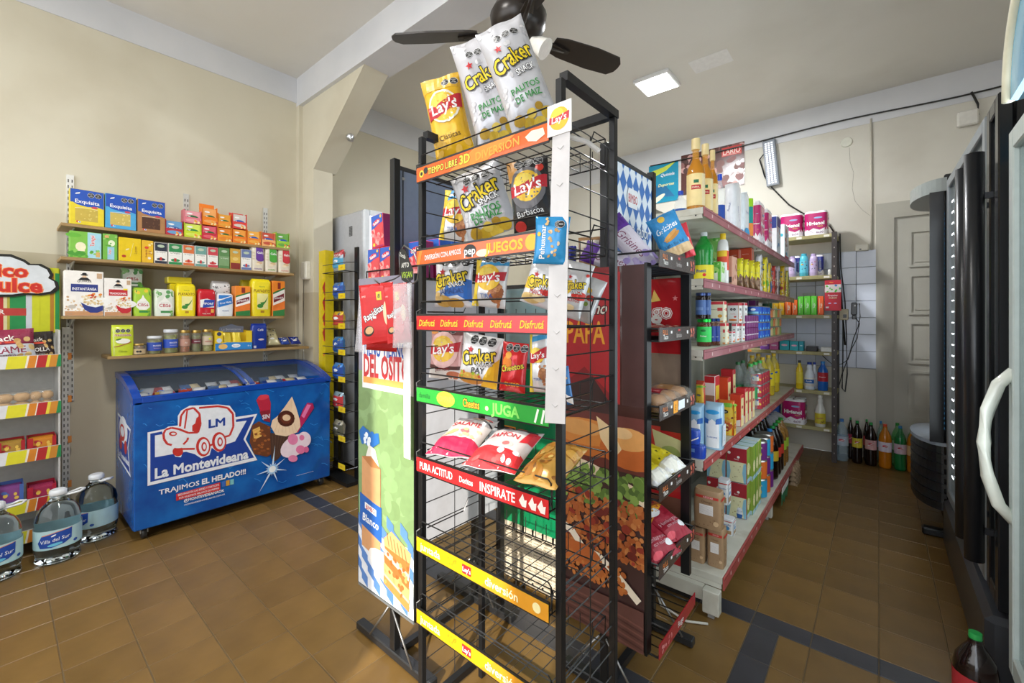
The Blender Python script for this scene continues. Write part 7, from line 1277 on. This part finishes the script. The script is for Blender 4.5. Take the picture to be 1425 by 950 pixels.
for i in range(5):
    for j in range(3):
        kind = (('1c0f0c', .85), '2a8a4a', 'c83a2a', '140a08') if (i+j) % 4 else (('1c0f0c', .85), '2a7ac0', 'c8a82a', '140a08')
        if j == 0 and i >= 3: kind = (('a87a3a', .6), '3a9a3a', 'a8c83a', 'a8742a')
        k = str(kind)
        if k in proto: o = copy_tree(proto[k])
        else: o = proto[k] = bigb(*kind)
        o.name = 'soda_bottle'
        tag(o, '%s soda bottle, %s cap, row %s from the rail, %s along the bottom shelf' % ('amber' if j == 0 and i >= 3 else 'dark', 'blue' if kind[1] == '2a7ac0' else 'green', ('one', 'two', 'three')[j], O3[i]), 'bottle', 'soda bottles on the bottom gondola shelf', loc=(-.565-.11*j, 3.37+i*.108, GZ[4]+.001))
for k in range(4):
    for r in range(3):
        o = bag('flour_sack', .15, .2, .09, 'c8ccd8', [('t', '3a4a9a', 'Harina', .5, .5, .2, .8, dict(b=1, rot=10)), ('b', ['4a5aa8', 'e8e8ec'], 8, .1, .2, .9, .8, .08, k)], seed=k*3+r, nx=8, ny=8, amp=1.3) if (k, r) == (0, 0) else copy_tree(sk)
        if (k, r) == (0, 0): sk = o
        tag(o, 'flour sack lying %s in the %s pile at the far end' % (('lowest', 'in the middle', 'on top')[r], O3[k]), 'bag', 'flour sacks at the far end of the bottom gondola shelf', loc=(-.60, 3.93+.11*k, GZ[4]+.052+r*.09), rot=(radians(-90), 0, radians(90)))
# ================= BACK SHELF UNIT =================
BX0, BX1, BYf, BYb = -1.42, -.275, 4.62, 4.93
bsu = thing('back_shelving', 'dark slotted angle-iron shelving with cream shelves against the back wall', 'shelving', (0, 0, 0))
irn = surfmat('brown_angle_iron', '3c3230', '332a28', 12, .45, .05)
shm = surfmat('yellowed_shelf', 'b4ac7c', 'a49a68', 9, .5, .1, 6, '8a8050', 7)
for x, y, sx, sy in ((BX1, BYf, 1, 1), (BX1, BYb, 1, -1), (BX0, BYf, -1, 1), (BX0, BYb, -1, -1)):
    q = MB(); q.box(irn, min(x, x-sx*.035), y-.0015, .004, max(x, x-sx*.035), y+.0015, 1.98); q.box(irn, x-.0015, min(y, y+sy*.035), .004, x+.0015, max(y, y+sy*.035), 1.98)
    for k in range(24):
        if sy > 0: q.box(M('c8bfb4'), x-sx*.017-.003, y-.0022, .08+k*.08, x-sx*.017+.003, y-.0014, .09+k*.08)
    q.build('angle_post', bsu)
BZ = [PY(1120, y, BYf).z for y in (328, 384, 438, 488.5, 542, 592)]
for z in BZ:
    q = MB(); q.box(shm, BX0+.003, BYf+.003, z-.032, BX1-.003, BYb-.003, z, .003)
    for k in range(5): q.box(M(('e8e4d8', 'e08a2a')[k == 3]), BX1-.09-.2*k, BYf+.0022, z-.026, BX1-.05-.2*k, BYf+.003, z-.008)
    q.build('shelf', bsu)
GB2 = 'goods on the back shelving'
def B(i, px0, px1, pt, d, fn, name, cat, lb, yo=.012):
    Y = BYf+yo; a, b = PY(px0, pt, Y), PY(px1, pt, Y); h = PY((px0+px1)/2, pt, Y).z-BZ[i]; w = b.x-a.x
    if d is None: d = w
    o = fn(w, d, h)
    if o.name.split('.')[0] != name: o.name = name
    tag(o, lb, cat, GB2, loc=((a.x+b.x)/2, Y+d/2, BZ[i]+.0008)); return o
B(0, 1085, 1116.5, 297, .2, tissue, 'tissue_pack', 'tissue', 'left magenta toilet roll pack on top of the back shelving')
B(0, 1118.5, 1151.5, 293, .2, tissue, 'tissue_pack', 'tissue', 'right magenta toilet roll pack on top of the back shelving')
B(0, 1064, 1083, 299, .14, lambda w, d, h: tissue(w, d, h, '22308c', 'Elite', 1), 'tissue_pack', 'tissue', 'navy and white paper towel pack left on top of the back shelving')
sh_ = lambda c, lc, cc: (lambda w, d, h: bottle('shampoo_bottle', w/2, h, SHAMP, M(c, 'gloss'), M(cc, 'plastic'), (.15, .66), None, M(lc), [('e', 'e8e04a', .3, .7, .14, .12), ('b', ['c83a7a', '2a3a6a', '3a2a5a'], 7, .3, .3, .9, .95, .09, 3)], .62, .1, 18))
B(1, 1097, 1107.5, 356, .06, sh_('cdb8e0', 'd4c0e6', 'c8b0dc'), 'shampoo_bottle', 'bottle', 'left lavender conditioner bottle on the second back shelf')
B(1, 1112, 1124.5, 352, .06, sh_('5cc8dc', '6cd0e4', '4ab8d0'), 'shampoo_bottle', 'bottle', 'aqua conditioner bottle between the two lavender ones')
B(1, 1126, 1137.5, 352, .06, sh_('cdb8e0', 'd4c0e6', 'c8b0dc'), 'shampoo_bottle', 'bottle', 'right lavender conditioner bottle on the second back shelf')
B(1, 1131, 1146, 354, .1, lambda w, d, h: tissue(w, d, h, '20288a', '', 1), 'tissue_pack', 'tissue', 'navy paper pack behind the right lavender bottle', yo=.1)
B(1, 1104, 1114, 356, .1, lambda w, d, h: tissue(w, d, h, '20288a', '', 1), 'tissue_pack', 'tissue', 'navy paper pack behind the aqua bottle', yo=.1)
B(1, 1152, 1157, 375, .03, fbot(CAN, 'e8e8e4', 'f0f0ec', None), 'cup', 'cup', 'tiny white cup with a dark mark at the right end of the second back shelf')
for k, (a, b, c, pt, lb) in enumerate(((1075, 1083, 'f0c01e', 422, 'left yellow'), (1084, 1091, 'f0b818', 421, 'right yellow'), (1093, 1101, 'f06a1e', 418, 'first orange'), (1102, 1109.5, 'f06a1e', 417, 'second orange'), (1110.5, 1118, '5cc832', 412.5, 'first lime green'), (1119, 1127.5, '5cc832', 412, 'second lime green'), (1128.5, 1136.5, '5cc832', 412, 'third lime green'), (1138, 1146, 'f0641e', 412, 'last orange'))):
    B(2, a, b, pt, .06, fbox(c, [('t', 'e8f4e0', 'Baggio', .55, .5, .3, 1.1, dict(rot=90, b=1)), ('l', 'f4f0e8', .06, [(.3, .1), (.3, .9)])], c), 'juice_carton', 'box', lb+' juice carton on the third back shelf, counted from the left')
B(2, 1117, 1134, 408, .1, fbox('a8acac', [], 'a8acac'), 'foil_tray', 'box', 'grey foil tray stack behind the lime green cartons', yo=.14)
for k, (a, b, pt, c, c2, lb) in enumerate(((1058, 1070, 476, '9a5ac8', 'e8a0d0', 'purple soap pack at the left of the fourth back shelf'), (1071, 1083, 475, 'e070b0', 'f0c0e0', 'pink soap pack on the fourth back shelf'), (1085, 1098, 474, '2ab0c0', 'f0a0c0', 'left teal soap pack on the fourth back shelf'), (1099, 1111, 475, '2ab0c0', 'e890b8', 'middle teal soap pack on the fourth back shelf'), (1112, 1118, 475, '209aac', 'c8e8ec', 'right teal soap pack on the fourth back shelf'))):
    B(3, a, b, pt, .1, fbox(c, [('e', c2, .5, .55, .36, .14), ('t', 'ffffff', 'Rexona', .5, .55, .14, .6, dict(b=1))], c), 'soap_pack', 'box', lb)
B(3, 1122, 1137, 482, .12, fbox('1c1e20', [('b', ['3a8a4a'], 3, .2, .4, .8, .6, .02, 2)], '1c1e20', kind='plastic'), 'router', 'device', 'black router box on the fourth back shelf')
B(3, 1142, 1158, 483.5, .12, fbox('dcdcd8', [('b', ['4a9a4a'], 4, .2, .4, .8, .6, .02, 2)], 'dcdcd8', kind='plastic'), 'router', 'device', 'white router box at the right end of the fourth back shelf')
BLE = [(0, .9), (.03, 1), (.5, 1), (.6, .8), (.68, .55), (.74, .5), (.8, .58), (.87, .4), (.9, .36)]
B(4, 1107, 1117, 502, None, fbot(TALL, 'e8c820', '20242c', (.2, .6), 'f0d83a', None, (), .4, .07), 'cleaner_bottle', 'bottle', 'yellow cleaner bottle with a black cap on the fifth back shelf')
bl_ = [('r', '2a6ab8', 0, .35, 1, .8), ('t', 'f4f4f8', 'Ayudin', .5, .6, .16, .7, dict(b=1)), ('r', 'd8d4cc', 0, 0, 1, .3)]
B(4, 1118, 1133.5, 503, None, fbot(BLE, 'dfe6f0', '1e3aa0', (.12, .42), 'e8e8e4', None, bl_, .42, .07), 'bleach_bottle', 'bottle', 'white bleach bottle with a blue cap and blue label, front of the fifth back shelf')
B(4, 1128, 1138, 503, None, fbot(BLE, 'd0d8e4', '1e3aa0', (.12, .42), 'd8dce4', None, (), .42, .07), 'bleach_bottle', 'bottle', 'second white bleach bottle standing behind the front one', yo=.11)
B(4, 1137, 1152, 503, None, fbot(TALL, '1e62b8', '3a90d8', (.32, .62), 'b82030', None, [('t', 'f0f0f0', 'Procenex', .5, .5, .14, .7, dict(b=1))], .42, .06), 'cleaner_bottle', 'bottle', 'blue cleaner bottle with a red label on the fifth back shelf')
B(5, 1087, 1120, 555, .2, tissue, 'tissue_pack', 'tissue', 'magenta toilet roll pack on the lowest back shelf')
B(5, 1074, 1084, 562, .1, fbox('2a5ab8', [('e', 'c8d8f0', .5, .5, .3)], '2a5ab8'), 'detergent_pack', 'box', 'blue detergent pack left of the toilet rolls on the lowest back shelf')
B(5, 1133, 1148.5, 549, None, fbot(BLE, 'dcdcd6', 'e8e8e4', (.1, .42), 'd8c83a', None, [('t', 'b82a5a', 'Suctin', .5, .55, .2, .8, dict(b=1, rot=8)), ('b', ['c83a6a', '6a4a2a'], 6, .1, .05, .9, .3, .07, 2)], .42, .07), 'bleach_bottle', 'bottle', 'white bottle with a yellow and pink label on the lowest back shelf')
a, b = PY(1147.5, 390, BYf-.03), PY(1170.5, 432, BYf-.03)
tb = carton('toothbrush_pack', b.x-a.x, .012, a.z-b.z, 'c41e34', [('r', 'e8dcd8', 0, .6, 1, .86), ('b', ['4ab83a', '6ac84a', '3a8ac8', 'f0f0f0'], 14, .1, .62, .95, .84, .08, 3), ('e', 'f08a2a', .4, .93, .14, .04), ('t', 'f8f0f0', 'Premier', .5, .5, .14, .8, dict(b=1)), ('t', 'd8d0a8', 'CLEAN', .5, .42, .12, .6, dict(b=1)), ('e', 'c8b8e0', .3, .24, .1, .05), ('e', 'c8b8e0', .65, .24, .1, .05), ('r', 'f0e8e8', .06, .08, .25, .13)]); tag(tb, 'large red toothbrush pack hanging on the front post of the back shelving', 'box', loc=((a.x+b.x)/2, BYf-.014, b.z))
def cab(lb, pts, r=.005, Y=4.985):
    q = MB(); q.tube(M('181818', 'plastic'), [PY(x, y, Y) for x, y in pts], r, 5); tag(q.build('power_cable'), lb, 'cable')
cab('black cable hanging in a long loop beside the back shelving', [(1169, 325), (1170, 370), (1176, 420), (1178, 470), (1179, 520), (1176, 545), (1172, 540), (1173, 500), (1173, 450), (1174, 438)])
cab('thin black cable hanging from the black plug adaptor', [(1190, 440), (1196, 450), (1193, 470), (1185, 485), (1180, 500), (1172, 506), (1160, 508), (1150, 500), (1142, 492)], .0035)
cab('thin black cable curving down from the second plug', [(1190, 425), (1196, 422), (1197, 440), (1194, 455), (1188, 470), (1183, 490), (1172, 520), (1168, 535)], .0035, 4.975)
q = MB(); a = PY(1168, 445, 5); b = PY(1181, 430, 5); q.box(M('c8b890', 'plastic'), a.x, 4.965, a.z, b.x, 4.985, b.z, .004); q.box(M('2a2a28', 'plastic'), a.x+.03, 4.955, a.z+.02, a.x+.055, 4.965, a.z+.05); tag(q.build('wall_socket'), 'yellowed wall socket with a plug beside the shelving post', 'socket')
q = MB(); a = PY(1185, 438, 5); b = PY(1193, 421, 5); q.box(M('18191a', 'plastic'), a.x, 4.93, a.z, b.x, 4.985, b.z, .005); q.box(M('e8e8e8'), a.x+.02, 4.9295, a.z+.075, a.x+.032, 4.93, a.z+.09); q.box(M('18191a', 'plastic'), a.x+.006, 4.945, a.z-.04, b.x-.006, 4.98, a.z-.002, .004); tag(q.build('plug_adaptor'), 'black plug adaptor on the white wall tiles', 'socket')
# posters on the back wall
def poster(nm, lb, px0, px1, pt, pb, c, L, Y=4.994):
    a, b = PY(px0, pt, Y), PY(px1, pt, Y); z0 = PY(px0, pb, Y).z; w = b.x-a.x; h = a.z-z0
    q = MB(); q.box(M(c, 'gloss'), -w/2, -.002, 0, w/2, 0, h); q.art(spec(w, h, L), front(.002), lim=(-w/2, w/2, 0, h)); tag(q.build(nm), lb, 'poster', loc=((a.x+b.x)/2, Y, z0))
poster('poster', 'brown chocolate poster with a red sign reading LARIO', 948, 1036, 217, 272, '5c3a36', [('b', ['7a504a', '4a2c2a', '8a5a58', 'c89a94'], 50, 0, 0, 1, 1, .07, 3), ('r', 'c8342c', .66, .74, .96, .95), ('r', 'f0d0c8', .67, .76, .95, .77), ('t', 'f4dcd4', 'LARIO', .81, .845, .085, .27, dict(b=1)), ('b', ['e8e4e8', 'c8b8b8'], 7, .8, .3, .98, .6, .04, 5)])
poster('poster', 'turquoise poster with yellow streaks, left on the back wall', 903, 944, 232, 285, '2492b4', [('p', 'c8d84a', [(.1, .85), (.5, .9), (.95, 1), (.6, .8), (.2, .7)]), ('p', '1a6a9a', [(0, .2), (0, .5), (.6, .4), (.9, .1)]), ('t', 'e8e8a0', 'Deportes', .6, .45, .1, .6, dict(b=1, slant=.3)), ('t', 'f0f0f0', 'Quiniela', .65, .7, .1, .5, dict(b=1, slant=.3)), ('e', 'e8e8d0', .3, .1, .3, .08, 30)])
# ================= BOTTLES ON THE FLOOR =================
flb = [(1164, 1183, 579, 632, SODA, ('a8c8dc', .3), '3a78c0', 'b4c0d0', None, 'clear water bottle with a blue cap, leftmost of the floor bottles'),
       (1181, 1190, 579, 628, SODA, ('1c0f0c', .85), '2a9a4a', 'a82a4a', '160b09', 'cola bottle standing behind, between the water and the first front cola'),
       (1187, 1202, 582, 633, SODA, ('1c0f0c', .85), '2a9a4a', 'd8c83a', '160b09', 'cola bottle with a yellow and pink label in the front row'),
       (1202, 1212, 581, 630, SODA, ('1c0f0c', .85), '2a9a4a', 'c84a4a', '160b09', 'cola bottle standing behind the pink-labelled one'),
       (1204, 1221, 584, 637, SODA, ('1c0f0c', .85), '2a9a4a', 'd8a8a8', '160b09', 'cola bottle with a pale pink label in the front row'),
       (1220, 1231, 584, 633, SODA, ('88b8a8', .35), '3a88d0', '6aa8c8', None, 'clear bottle with a blue cap behind the orange one'),
       (1222, 1241, 589, 644, SODA, ('e08a1a', .7), 'd84a28', 'e8e0f0', 'd87a10', 'orange soda bottle with a red cap, front of the floor bottles'),
       (1238, 1256, 576, 634, SODA, ('58c060', .45), '2a8a3a', 'b8d8b0', None, 'large pale green bottle by the door, left of two'),
       (1243, 1261, 588, 648, SODA, ('1e8a4a', .6), '3a88c8', 'd8c0d0', '2a8a50', 'green bottle with a pale pink label beside the orange soda'),
       (1258, 1277, 578, 634, SODA, ('78d060', .5), '2a7a3a', 'b8e0a0', None, 'large pale green bottle by the door, right of two'),
       (1260, 1278, 595, 650, SODA, ('e08a1a', .7), 'd84a28', 'e8c890', 'd87a10', 'second orange soda bottle, partly hidden by the round-topped cooler'),
       (1268, 1280, 590, 640, SODA, ('a8c8dc', .3), '3a78c0', 'c0ccd8', None, 'clear bottle with a blue cap beside the round-topped cooler')]
for a, b, pt, pb, prof, body, cap, lc, liq, lb in flb:
    c = PZ((a+b)/2, pb, 0); c.y = min(c.y, 4.88 if 'hind' in lb or 'large' in lb or 'beside the round' in lb else 4.76); r = (PY(b, pb, c.y).x-PY(a, pb, c.y).x)/2; h = PY((a+b)/2, pt, c.y).z
    o = bottle('soda_bottle', min(r, .056), min(h, .36), prof, film(*body), M(cap, 'plastic'), (.38, .6), M(liq, 'gloss') if liq else None, M(lc), [('e', 'c8324a', .5, .6, .25, .12), ('l', 'f0f0f0', .06, [(.2, .4), (.8, .7)])], .3, .055, 18); tag(o, lb, 'bottle', 'bottles on the floor by the back wall', loc=(c.x, c.y, .001))
# ================= COOLERS ON THE RIGHT =================
blk = surfmat('black_cooler_enamel', '15171a', '111316', 5, .22, .02); gla = film('b8c4c4', .25, .02)
A_ = thing('drinks_cooler', 'pale glass-door cooler at the right edge with a curved white handle and blue sign', 'cooler', (0, 0, 0))
AX, AY0, AY1 = .285, 1.0, 1.955; tealw = M('c2cecb', 'plastic')
q = MB(); q.box(M('d0d4d2', 'plastic'), AX+.05, AY0, .05, AX+.68, AY1, 1.80, .006); q.build('cabinet', A_)
q = MB()
for y0, y1, z0, z1 in ((AY0, AY0+.05, .2, 1.80), (AY1-.05, AY1, .2, 1.80), (AY0+.05, AY1-.05, .2, .26), (AY0+.05, AY1-.05, 1.74, 1.80)): q.box(tealw, AX+.012, y0, z0, AX+.049, y1, z1, .004)
dr_ = q.build('door_frame', A_)
q = MB(); q.box(film('a8c8cc', .35, .03), AX+.025, AY0+.05, .26, AX+.03, AY1-.05, 1.74); q.build('door_glass', dr_)
q = MB(); z0, z1 = .67, 1.07; y = AY1-.025; q.tube(M('dfe3d8', 'gloss'), [(AX+.02, y, z0-.02), (AX-.012, y, z0+.02), (AX-.034, y, z0+.1), (AX-.042, y, (z0+z1)/2), (AX-.034, y, z1-.1), (AX-.012, y, z1-.02), (AX+.02, y, z1+.02)], .016, 10); q.build('handle', dr_)
q = MB(); P = [(1.2+.47*cos(t), 1.80+.30*max(0, sin(t))**.8) for t in [pi*i/24 for i in range(25)]]; q.prism(M('5ab0dc', 'gloss'), [(y, z) for y, z in P], 'x', AX-.03, AX+.3); q.tube(M('e8e4c8', 'plastic'), [(AX-.032, y, z) for y, z in P], .012, 6)
B_ = Art(); B_.text(M('c83a5a'), 'Arcor', 0, .14, .14, w=.6, b=2, out=M('f0f4f8')); q.art(B_, lambda x, z, o: (AX-.03-o, 1.26-x, 1.80+z)); q.build('light_sign', A_)
for k in range(4):
    q = MB(); q.box(M('d8dcdc', 'steel'), AX+.034, AY0+.06, .5+.3*k, AX+.046, AY1-.06, .508+.3*k); q.build('shelf_edge', A_)
o = bottle('cola_bottle', .05, .30, SODA, film('1c0f0c', .85), M('2a9a4a', 'plastic'), (.38, .6), M('160b09', 'gloss'), M('a82a30'), (), .3, .055, 18); tag(o, 'cola bottle with a green cap on the floor at the lower right corner', 'bottle', loc=(.222, 1.90, .001))
Bc = thing('drinks_cooler', 'tall black double-door cooler with long bar handles behind the pale cooler', 'cooler', (0, 0, 0))
BX, BY0, BY1 = .30, 2.12, 3.36
q = MB(); q.box(blk, BX+.04, BY0, .10, BX+.70, BY1, 2.0, .008); q.build('cabinet', Bc)
q = MB(); q.box(M('34363a', 'plastic'), BX-.03, BY0-.005, .004, BX+.60, BY1, .26, .02); q.build('base_grille', Bc)
def cdoor(y0, y1, fm, nm):
    q = MB(); w = .05
    for a, b, c, d in ((y0, y0+w, .28, 1.99), (y1-w, y1, .28, 1.99), (y0+w, y1-w, .28, .33), (y0+w, y1-w, 1.94, 1.99)): q.box(fm, 0, a, c, .035, b, d, .004)
    o = q.build('door', Bc); q = MB(); q.box(gla, .012, y0+w, .33, .018, y1-w, 1.94); q.build('door_glass', o); return o
d1 = cdoor(0, .20, blk, 'near'); d1.location = (BX, BY0+.005, 0)
d2 = cdoor(0, .98, M('8d9498', 'steel'), 'far'); d2.location = (BX-.002, BY0+.225, 0); d2.rotation_euler = (0, 0, radians(1))
for d, y in ((d1, .08), (d2, .06)):
    q = MB(); q.loft(M('1c1d20', 'black'), [(.40, .022, .022, 2), (.402, .026, .026, 2), (1.82, .026, .026, 2), (1.822, .02, .02, 2)], 14, cx=-.045, cy=y); q.box(M('1c1d20', 'black'), -.04, y-.008, .5, 0, y+.008, .52); q.box(M('1c1d20', 'black'), -.04, y-.008, 1.66, 0, y+.008, 1.68); q.build('bar_handle', d)
q = MB()
for k in range(26): q.box(M('f4fbff', 'plastic', 1, 2.5), .006, .80, .42+k*.057, .0085, .86, .426+k*.057)
o = q.build('led_strip', d2); o['kind'] = 'stuff'
Cc = thing('open_cooler', 'black open-front cooler with a grey half-round canopy and a ribbed drum base', 'cooler', (0, 0, 0))
CY = 3.72; CXc = .34
q = MB(); q.box(blk, CXc-.06, CY-.30, .10, CXc+.35, CY+.30, 2.05, .006); q.build('back_cabinet', Cc)
def half(q, m, r, z0, z1, cx=CXc-.05):
    P = [(cx+r*.45*-sin(t), CY-.30*cos(t)*1.0*r/.3) for t in [pi*i/20 for i in range(21)]]; q.prism(m, P, 'z', z0, z1)
q = MB(); half(q, M('8d9492', 'plastic'), .31, 1.955, 2.03); q.build('canopy', Cc)
q = MB(); half(q, M('20242a', 'plastic'), .29, .16, .52)
q.build('drum_base', Cc)
for k in range(6): q = MB(); half(q, M('181a1e', 'plastic'), .305, .18+k*.055, .205+k*.055); q.build('base_rib', Cc)
q = MB(); half(q, M('8a96a4', 'gloss'), .31, .525, .545); q.build('counter_top', Cc)
q = MB(); q.box(M('1c1e20', 'black'), CXc-.15, CY-.29, .004, CXc+.1, CY-.23, .045, .008); q.box(M('1c1e20', 'black'), CXc-.05, CY-.28, .045, CXc+.02, CY-.24, .16); q.build('foot', Cc)
q = MB()
for k in range(44): q.box(M('5ab4f0', 'plastic', 1, 3), CXc-.066, CY-.296, .62+k*.028, CXc-.0605, CY-.28, .632+k*.028)
o = q.build('blue_led_strip', Cc); o['kind'] = 'stuff'
q = MB(); q.box(blk, CXc-.12, CY-.305, .545, CXc-.061, CY-.298, 1.955); q.build('side_glass', Cc)
# ================= WHITE FRIDGE AND WAFER STAND =================
wf = thing('upright_fridge', 'tall white upright fridge with a lit purple header behind the left bread stand', 'fridge', (0, 0, 0))
WX, WY0, WY1 = -3.08, 1.86, 2.58
q = MB(); q.box(M('b9bcc2', 'plastic'), XL+.02, WY0, .04, WX-.03, WY1, 2.10, .012); q.build('cabinet', wf)
q = MB(); whi = M('e0e6ec', 'plastic'); q.box(whi, WX-.029, WY0-.004, .05, WX, WY0+.05, 2.10, .01); q.box(whi, WX-.029, WY1-.05, .05, WX, WY1, 2.10, .01); q.box(whi, WX-.029, WY0+.05, 2.06, WX, WY1-.05, 2.10); q.box(whi, WX-.029, WY0+.05, .05, WX, WY1-.05, .3); q.build('door_frame', wf)
q = MB(); q.box(M('e8ecfc', 'plastic', 1, .9), WX-.02, WY0+.052, 1.50, WX-.006, WY1-.052, 2.055)
A = Art(); A.poly(M('7a3ac0', 'plastic', 1, .5), [(-.28, .40), (-.25, .3), (-.15, .26), (-.1, .4), (-.15, .46)]); A.poly(M('7a3ac0', 'plastic', 1, .5), [(.0, .2), (.02, .42), (.26, .46), (.3, .38), (.22, .2), (.1, .16)]); A.ell(M('f0b0d8'), .06, .22, .04); A.text(M('f0e8ff'), 'Milka', .16, .32, .06, w=.2, b=1); A.ell(M('4a5ac0'), -.2, .12, .06, .03); A.text(M('ffffff'), 'Dairy', -.2, .12, .02, w=.1)
q.art(A, lambda x, z, o: (WX-.006+o, (WY0+WY1)/2+x, 1.50+z)); q.build('lit_header', wf)
q = MB(); q.box(film('a8b8c0', .35, .04), WX-.018, WY0+.052, .3, WX-.012, WY1-.052, 1.495); q.build('door_glass', wf)
q = MB(); a = PY(489, 325, WY0); q.box(M('55585c'), a.x-.035, WY0-.001, a.z-.02, a.x+.015, WY0, a.z+.06); q.art(spec(.05, .08, [('l', 'c8c8c8', .03, [(.1, .15*j+.1), (.9, .15*j+.1)]) for j in range(6)]), lambda x, z, o: (a.x-.01+x, WY0-.001-o, a.z-.02+z)); q.build('rating_label', wf)
for i in range(12):
    o = brick('drink_pack', .06, .06, .16, ('d8e0e8', '6a4ab0', 'c8d0d8', '4a7ac0')[i % 4], [('e', 'c83a4a', .5, .5, .3)], 3, 'flat', seed=i)
WS = thing('wafer_stand', 'narrow yellow-sided wafer stand between the blue freezer and the white fridge', 'stand', (0, 0, 0))
for o in [x for x in bpy.data.objects if x.name.startswith('drink_pack')]: bpy.data.objects.remove(o)
wy = 1.69; wp = lambda x, y: PY(x, y, wy)
a, b = wp(447, 350), wp(456, 350)
q = MB(); q.box(M('e0c81c', 'gloss'), a.x, wy-.02, wp(450, 650).z+.0, b.x, wy-.012, a.z); A = Art()
for i in range(4): A.poly(M('a8281c'), [(b.x-.045, wp(450, 400).z-.12*i), (b.x-.002, wp(450, 400).z-.12*i+.05), (b.x-.002, wp(450, 400).z-.12*i-.08)]); A.ell(M('e87a2a'), b.x-.02, wp(450, 430).z-.12*i, .012)
q.art(A, lambda x, z, o: (x, wy-.02-o, z)); q.box(M('e0c81c', 'gloss'), b.x-.004, wy-.012, .10, b.x, wy+.05, a.z); q.build('yellow_side', WS)
c, d = wp(458, 350), wp(488, 350)
for x in (c.x+.05, d.x-.03):
    q = MB(); q.box(BK, x-.022, wy+.06, .03, x+.022, wy+.075, a.z); q.build('rear_post', WS)
q = MB(); q.box(BK, b.x, wy-.04, .004, d.x+.02, wy+.07, .03); q.build('base', WS)
WAF = [(372, 'b8c8d8', '4aa0c8', 'wafer pack in sky blue on the first tier'), (410, '3a7ac8', '1e4aa0', 'blue wafer pack on the second tier'), (450, 'e0b82a', 'b83a2a', 'yellow biscuit pack on the third tier'), (485, '2a78b8', '1a4a98', 'blue wafer pack on the fourth tier'), (521, '3480d0', '1c4aa4', 'blue wafer pack on the fifth tier'), (561, '9ab8c8', 'c8323a', 'blue, tan and red cracker pack on the sixth tier'), (600, 'a8a490', '5a5a4a', 'grey biscuit pack on the seventh tier'), (637, None, '', '')]
for i, (y, cc_, c2, lb) in enumerate(WAF):
    z = wp(470, y+2).z; q = MB()
    for p, r_ in (((c.x, wy-.05), (d.x, wy-.05)), ((c.x, wy-.05), (c.x, wy+.06)), ((d.x, wy-.05), (d.x, wy+.06)), ((c.x, wy+.02), (d.x, wy+.02))): q.tube(BK, [(*p, z-.03), (*r_, z-.03)], .003, 4); 
    q.tube(BK, [(c.x, wy-.05, z+.03), (d.x+.01, wy-.05, z+.03), (d.x+.01, wy+.05, z+.04)], .0025, 4); w_ = q.build('wire_tier', WS)
    t0 = PY(472, y, wy-.055); q = MB(); q.box(M('e8cc1c'), t0.x-.01, wy-.057, z-.025, t0.x+.085, wy-.055, z+.015); q.art(spec(.09, .04, [('t', 'c87a1a', '850', .5, .5, .16, .5)]), lambda x, zz, o: (t0.x+.0375+x, wy-.057-o, z-.025+zz)); q.build('price_tag', w_)
    if cc_:
        o = bag('wafer_pack', .135, .13, .07, cc_, [('r', c2, .3, .2, 1, .8), ('e', 'e8ecf4', .6, .6, .2, .08), ('t', 'ffffff', 'Oblea', .6, .6, .1, .4, dict(b=1)), ('o', .8, .85, .08, 1), ('b', ['c8905a', c2], 8, .02, .1, .3, .9, .06, i)], seed=100+i, nx=8, ny=8, amp=1.2); tag(o, lb+' of the yellow-sided stand', 'bag', 'packs on the wafer stand', loc=((c.x+d.x)/2+.0, wy-.005, z-.026))
o = bag('biscuit_bag', .13, .07, .06, 'b83038', [('t', 'f0e8e4', 'DON SATUR', .5, .4, .14, .8, dict(b=1)), ('o', .5, .8, .08, 4)], seed=120, nx=8, ny=6); tag(o, 'red and white biscuit bag lying on top of the wafer stand', 'bag', 'packs on the wafer stand', loc=((c.x+d.x)/2, wy, wp(470, 362).z+.005))
a = wp(440, 460); q = MB(); hh = wp(440, 385).z-wp(440, 456).z
q.box(M('3ab83c', 'gloss'), -.028, -.006, 0, .028, .0, hh); q.art(spec(.056, hh, [('e', '1c1c1c', .5, .88, .3, .3), ('e', 'f0f0f0', .5, .62, .3, .2), ('e', 'a8683a', .5, .44, .35, .3), ('b', ['e8e0c8', 'c83a2a', '4a2a18'], 12, .1, .3, .9, .55, .12, 4), ('r', 'b8e8b0', .2, .06, .8, .14), ('e', '1f8a30', .5, .75, .35, .3)]), front(.006)); tag(q.build('snack_strip'), 'tall green snack strip hanging on the pillar beside the wafer stand', 'bag', loc=(wp(437.5, 400).x+.005, wy-.03, wp(440, 456).z))

egg = M('9c8468', 'matte')
for k in range(4):
    q = MB()
    for i in range(5):
        for j in range(4): q.loft(egg, [(0, .024, .024, 3), (.03, .012, .012, 2)], 8, cx=-.11+i*.055, cy=-.085+j*.055)
    q.box(egg, -.14, -.115, -.003, .14, .11, 0, 0); o = q.build('egg_tray'); o['kind'] = 'thing'; del o['kind']
    tag(o, 'brown pulp egg tray, %s of the stack under the far end of the gondola' % ('lowest', 'second', 'third', 'topmost')[k], 'tray', 'egg trays under the gondola', loc=(-.60, 3.92, .004+k*.034*.0+k*.034))
q = MB(); P = [(3.30, .10), (3.30, .02), (3.36, .05), (3.40, .01), (3.45, .05), (3.50, .015), (3.54, .05), (3.56, .105)]; q.prism(M('1f7a54'), P, 'x', -.485, -.483); q.prism(M('e8e8e4'), [(3.30, .09), (3.56, .09), (3.58, .125), (3.32, .125)], 'x', -.4852, -.4828)
tag(q.build('pennant'), 'green and white zigzag pennant hanging from the lowest red rail', 'decoration')
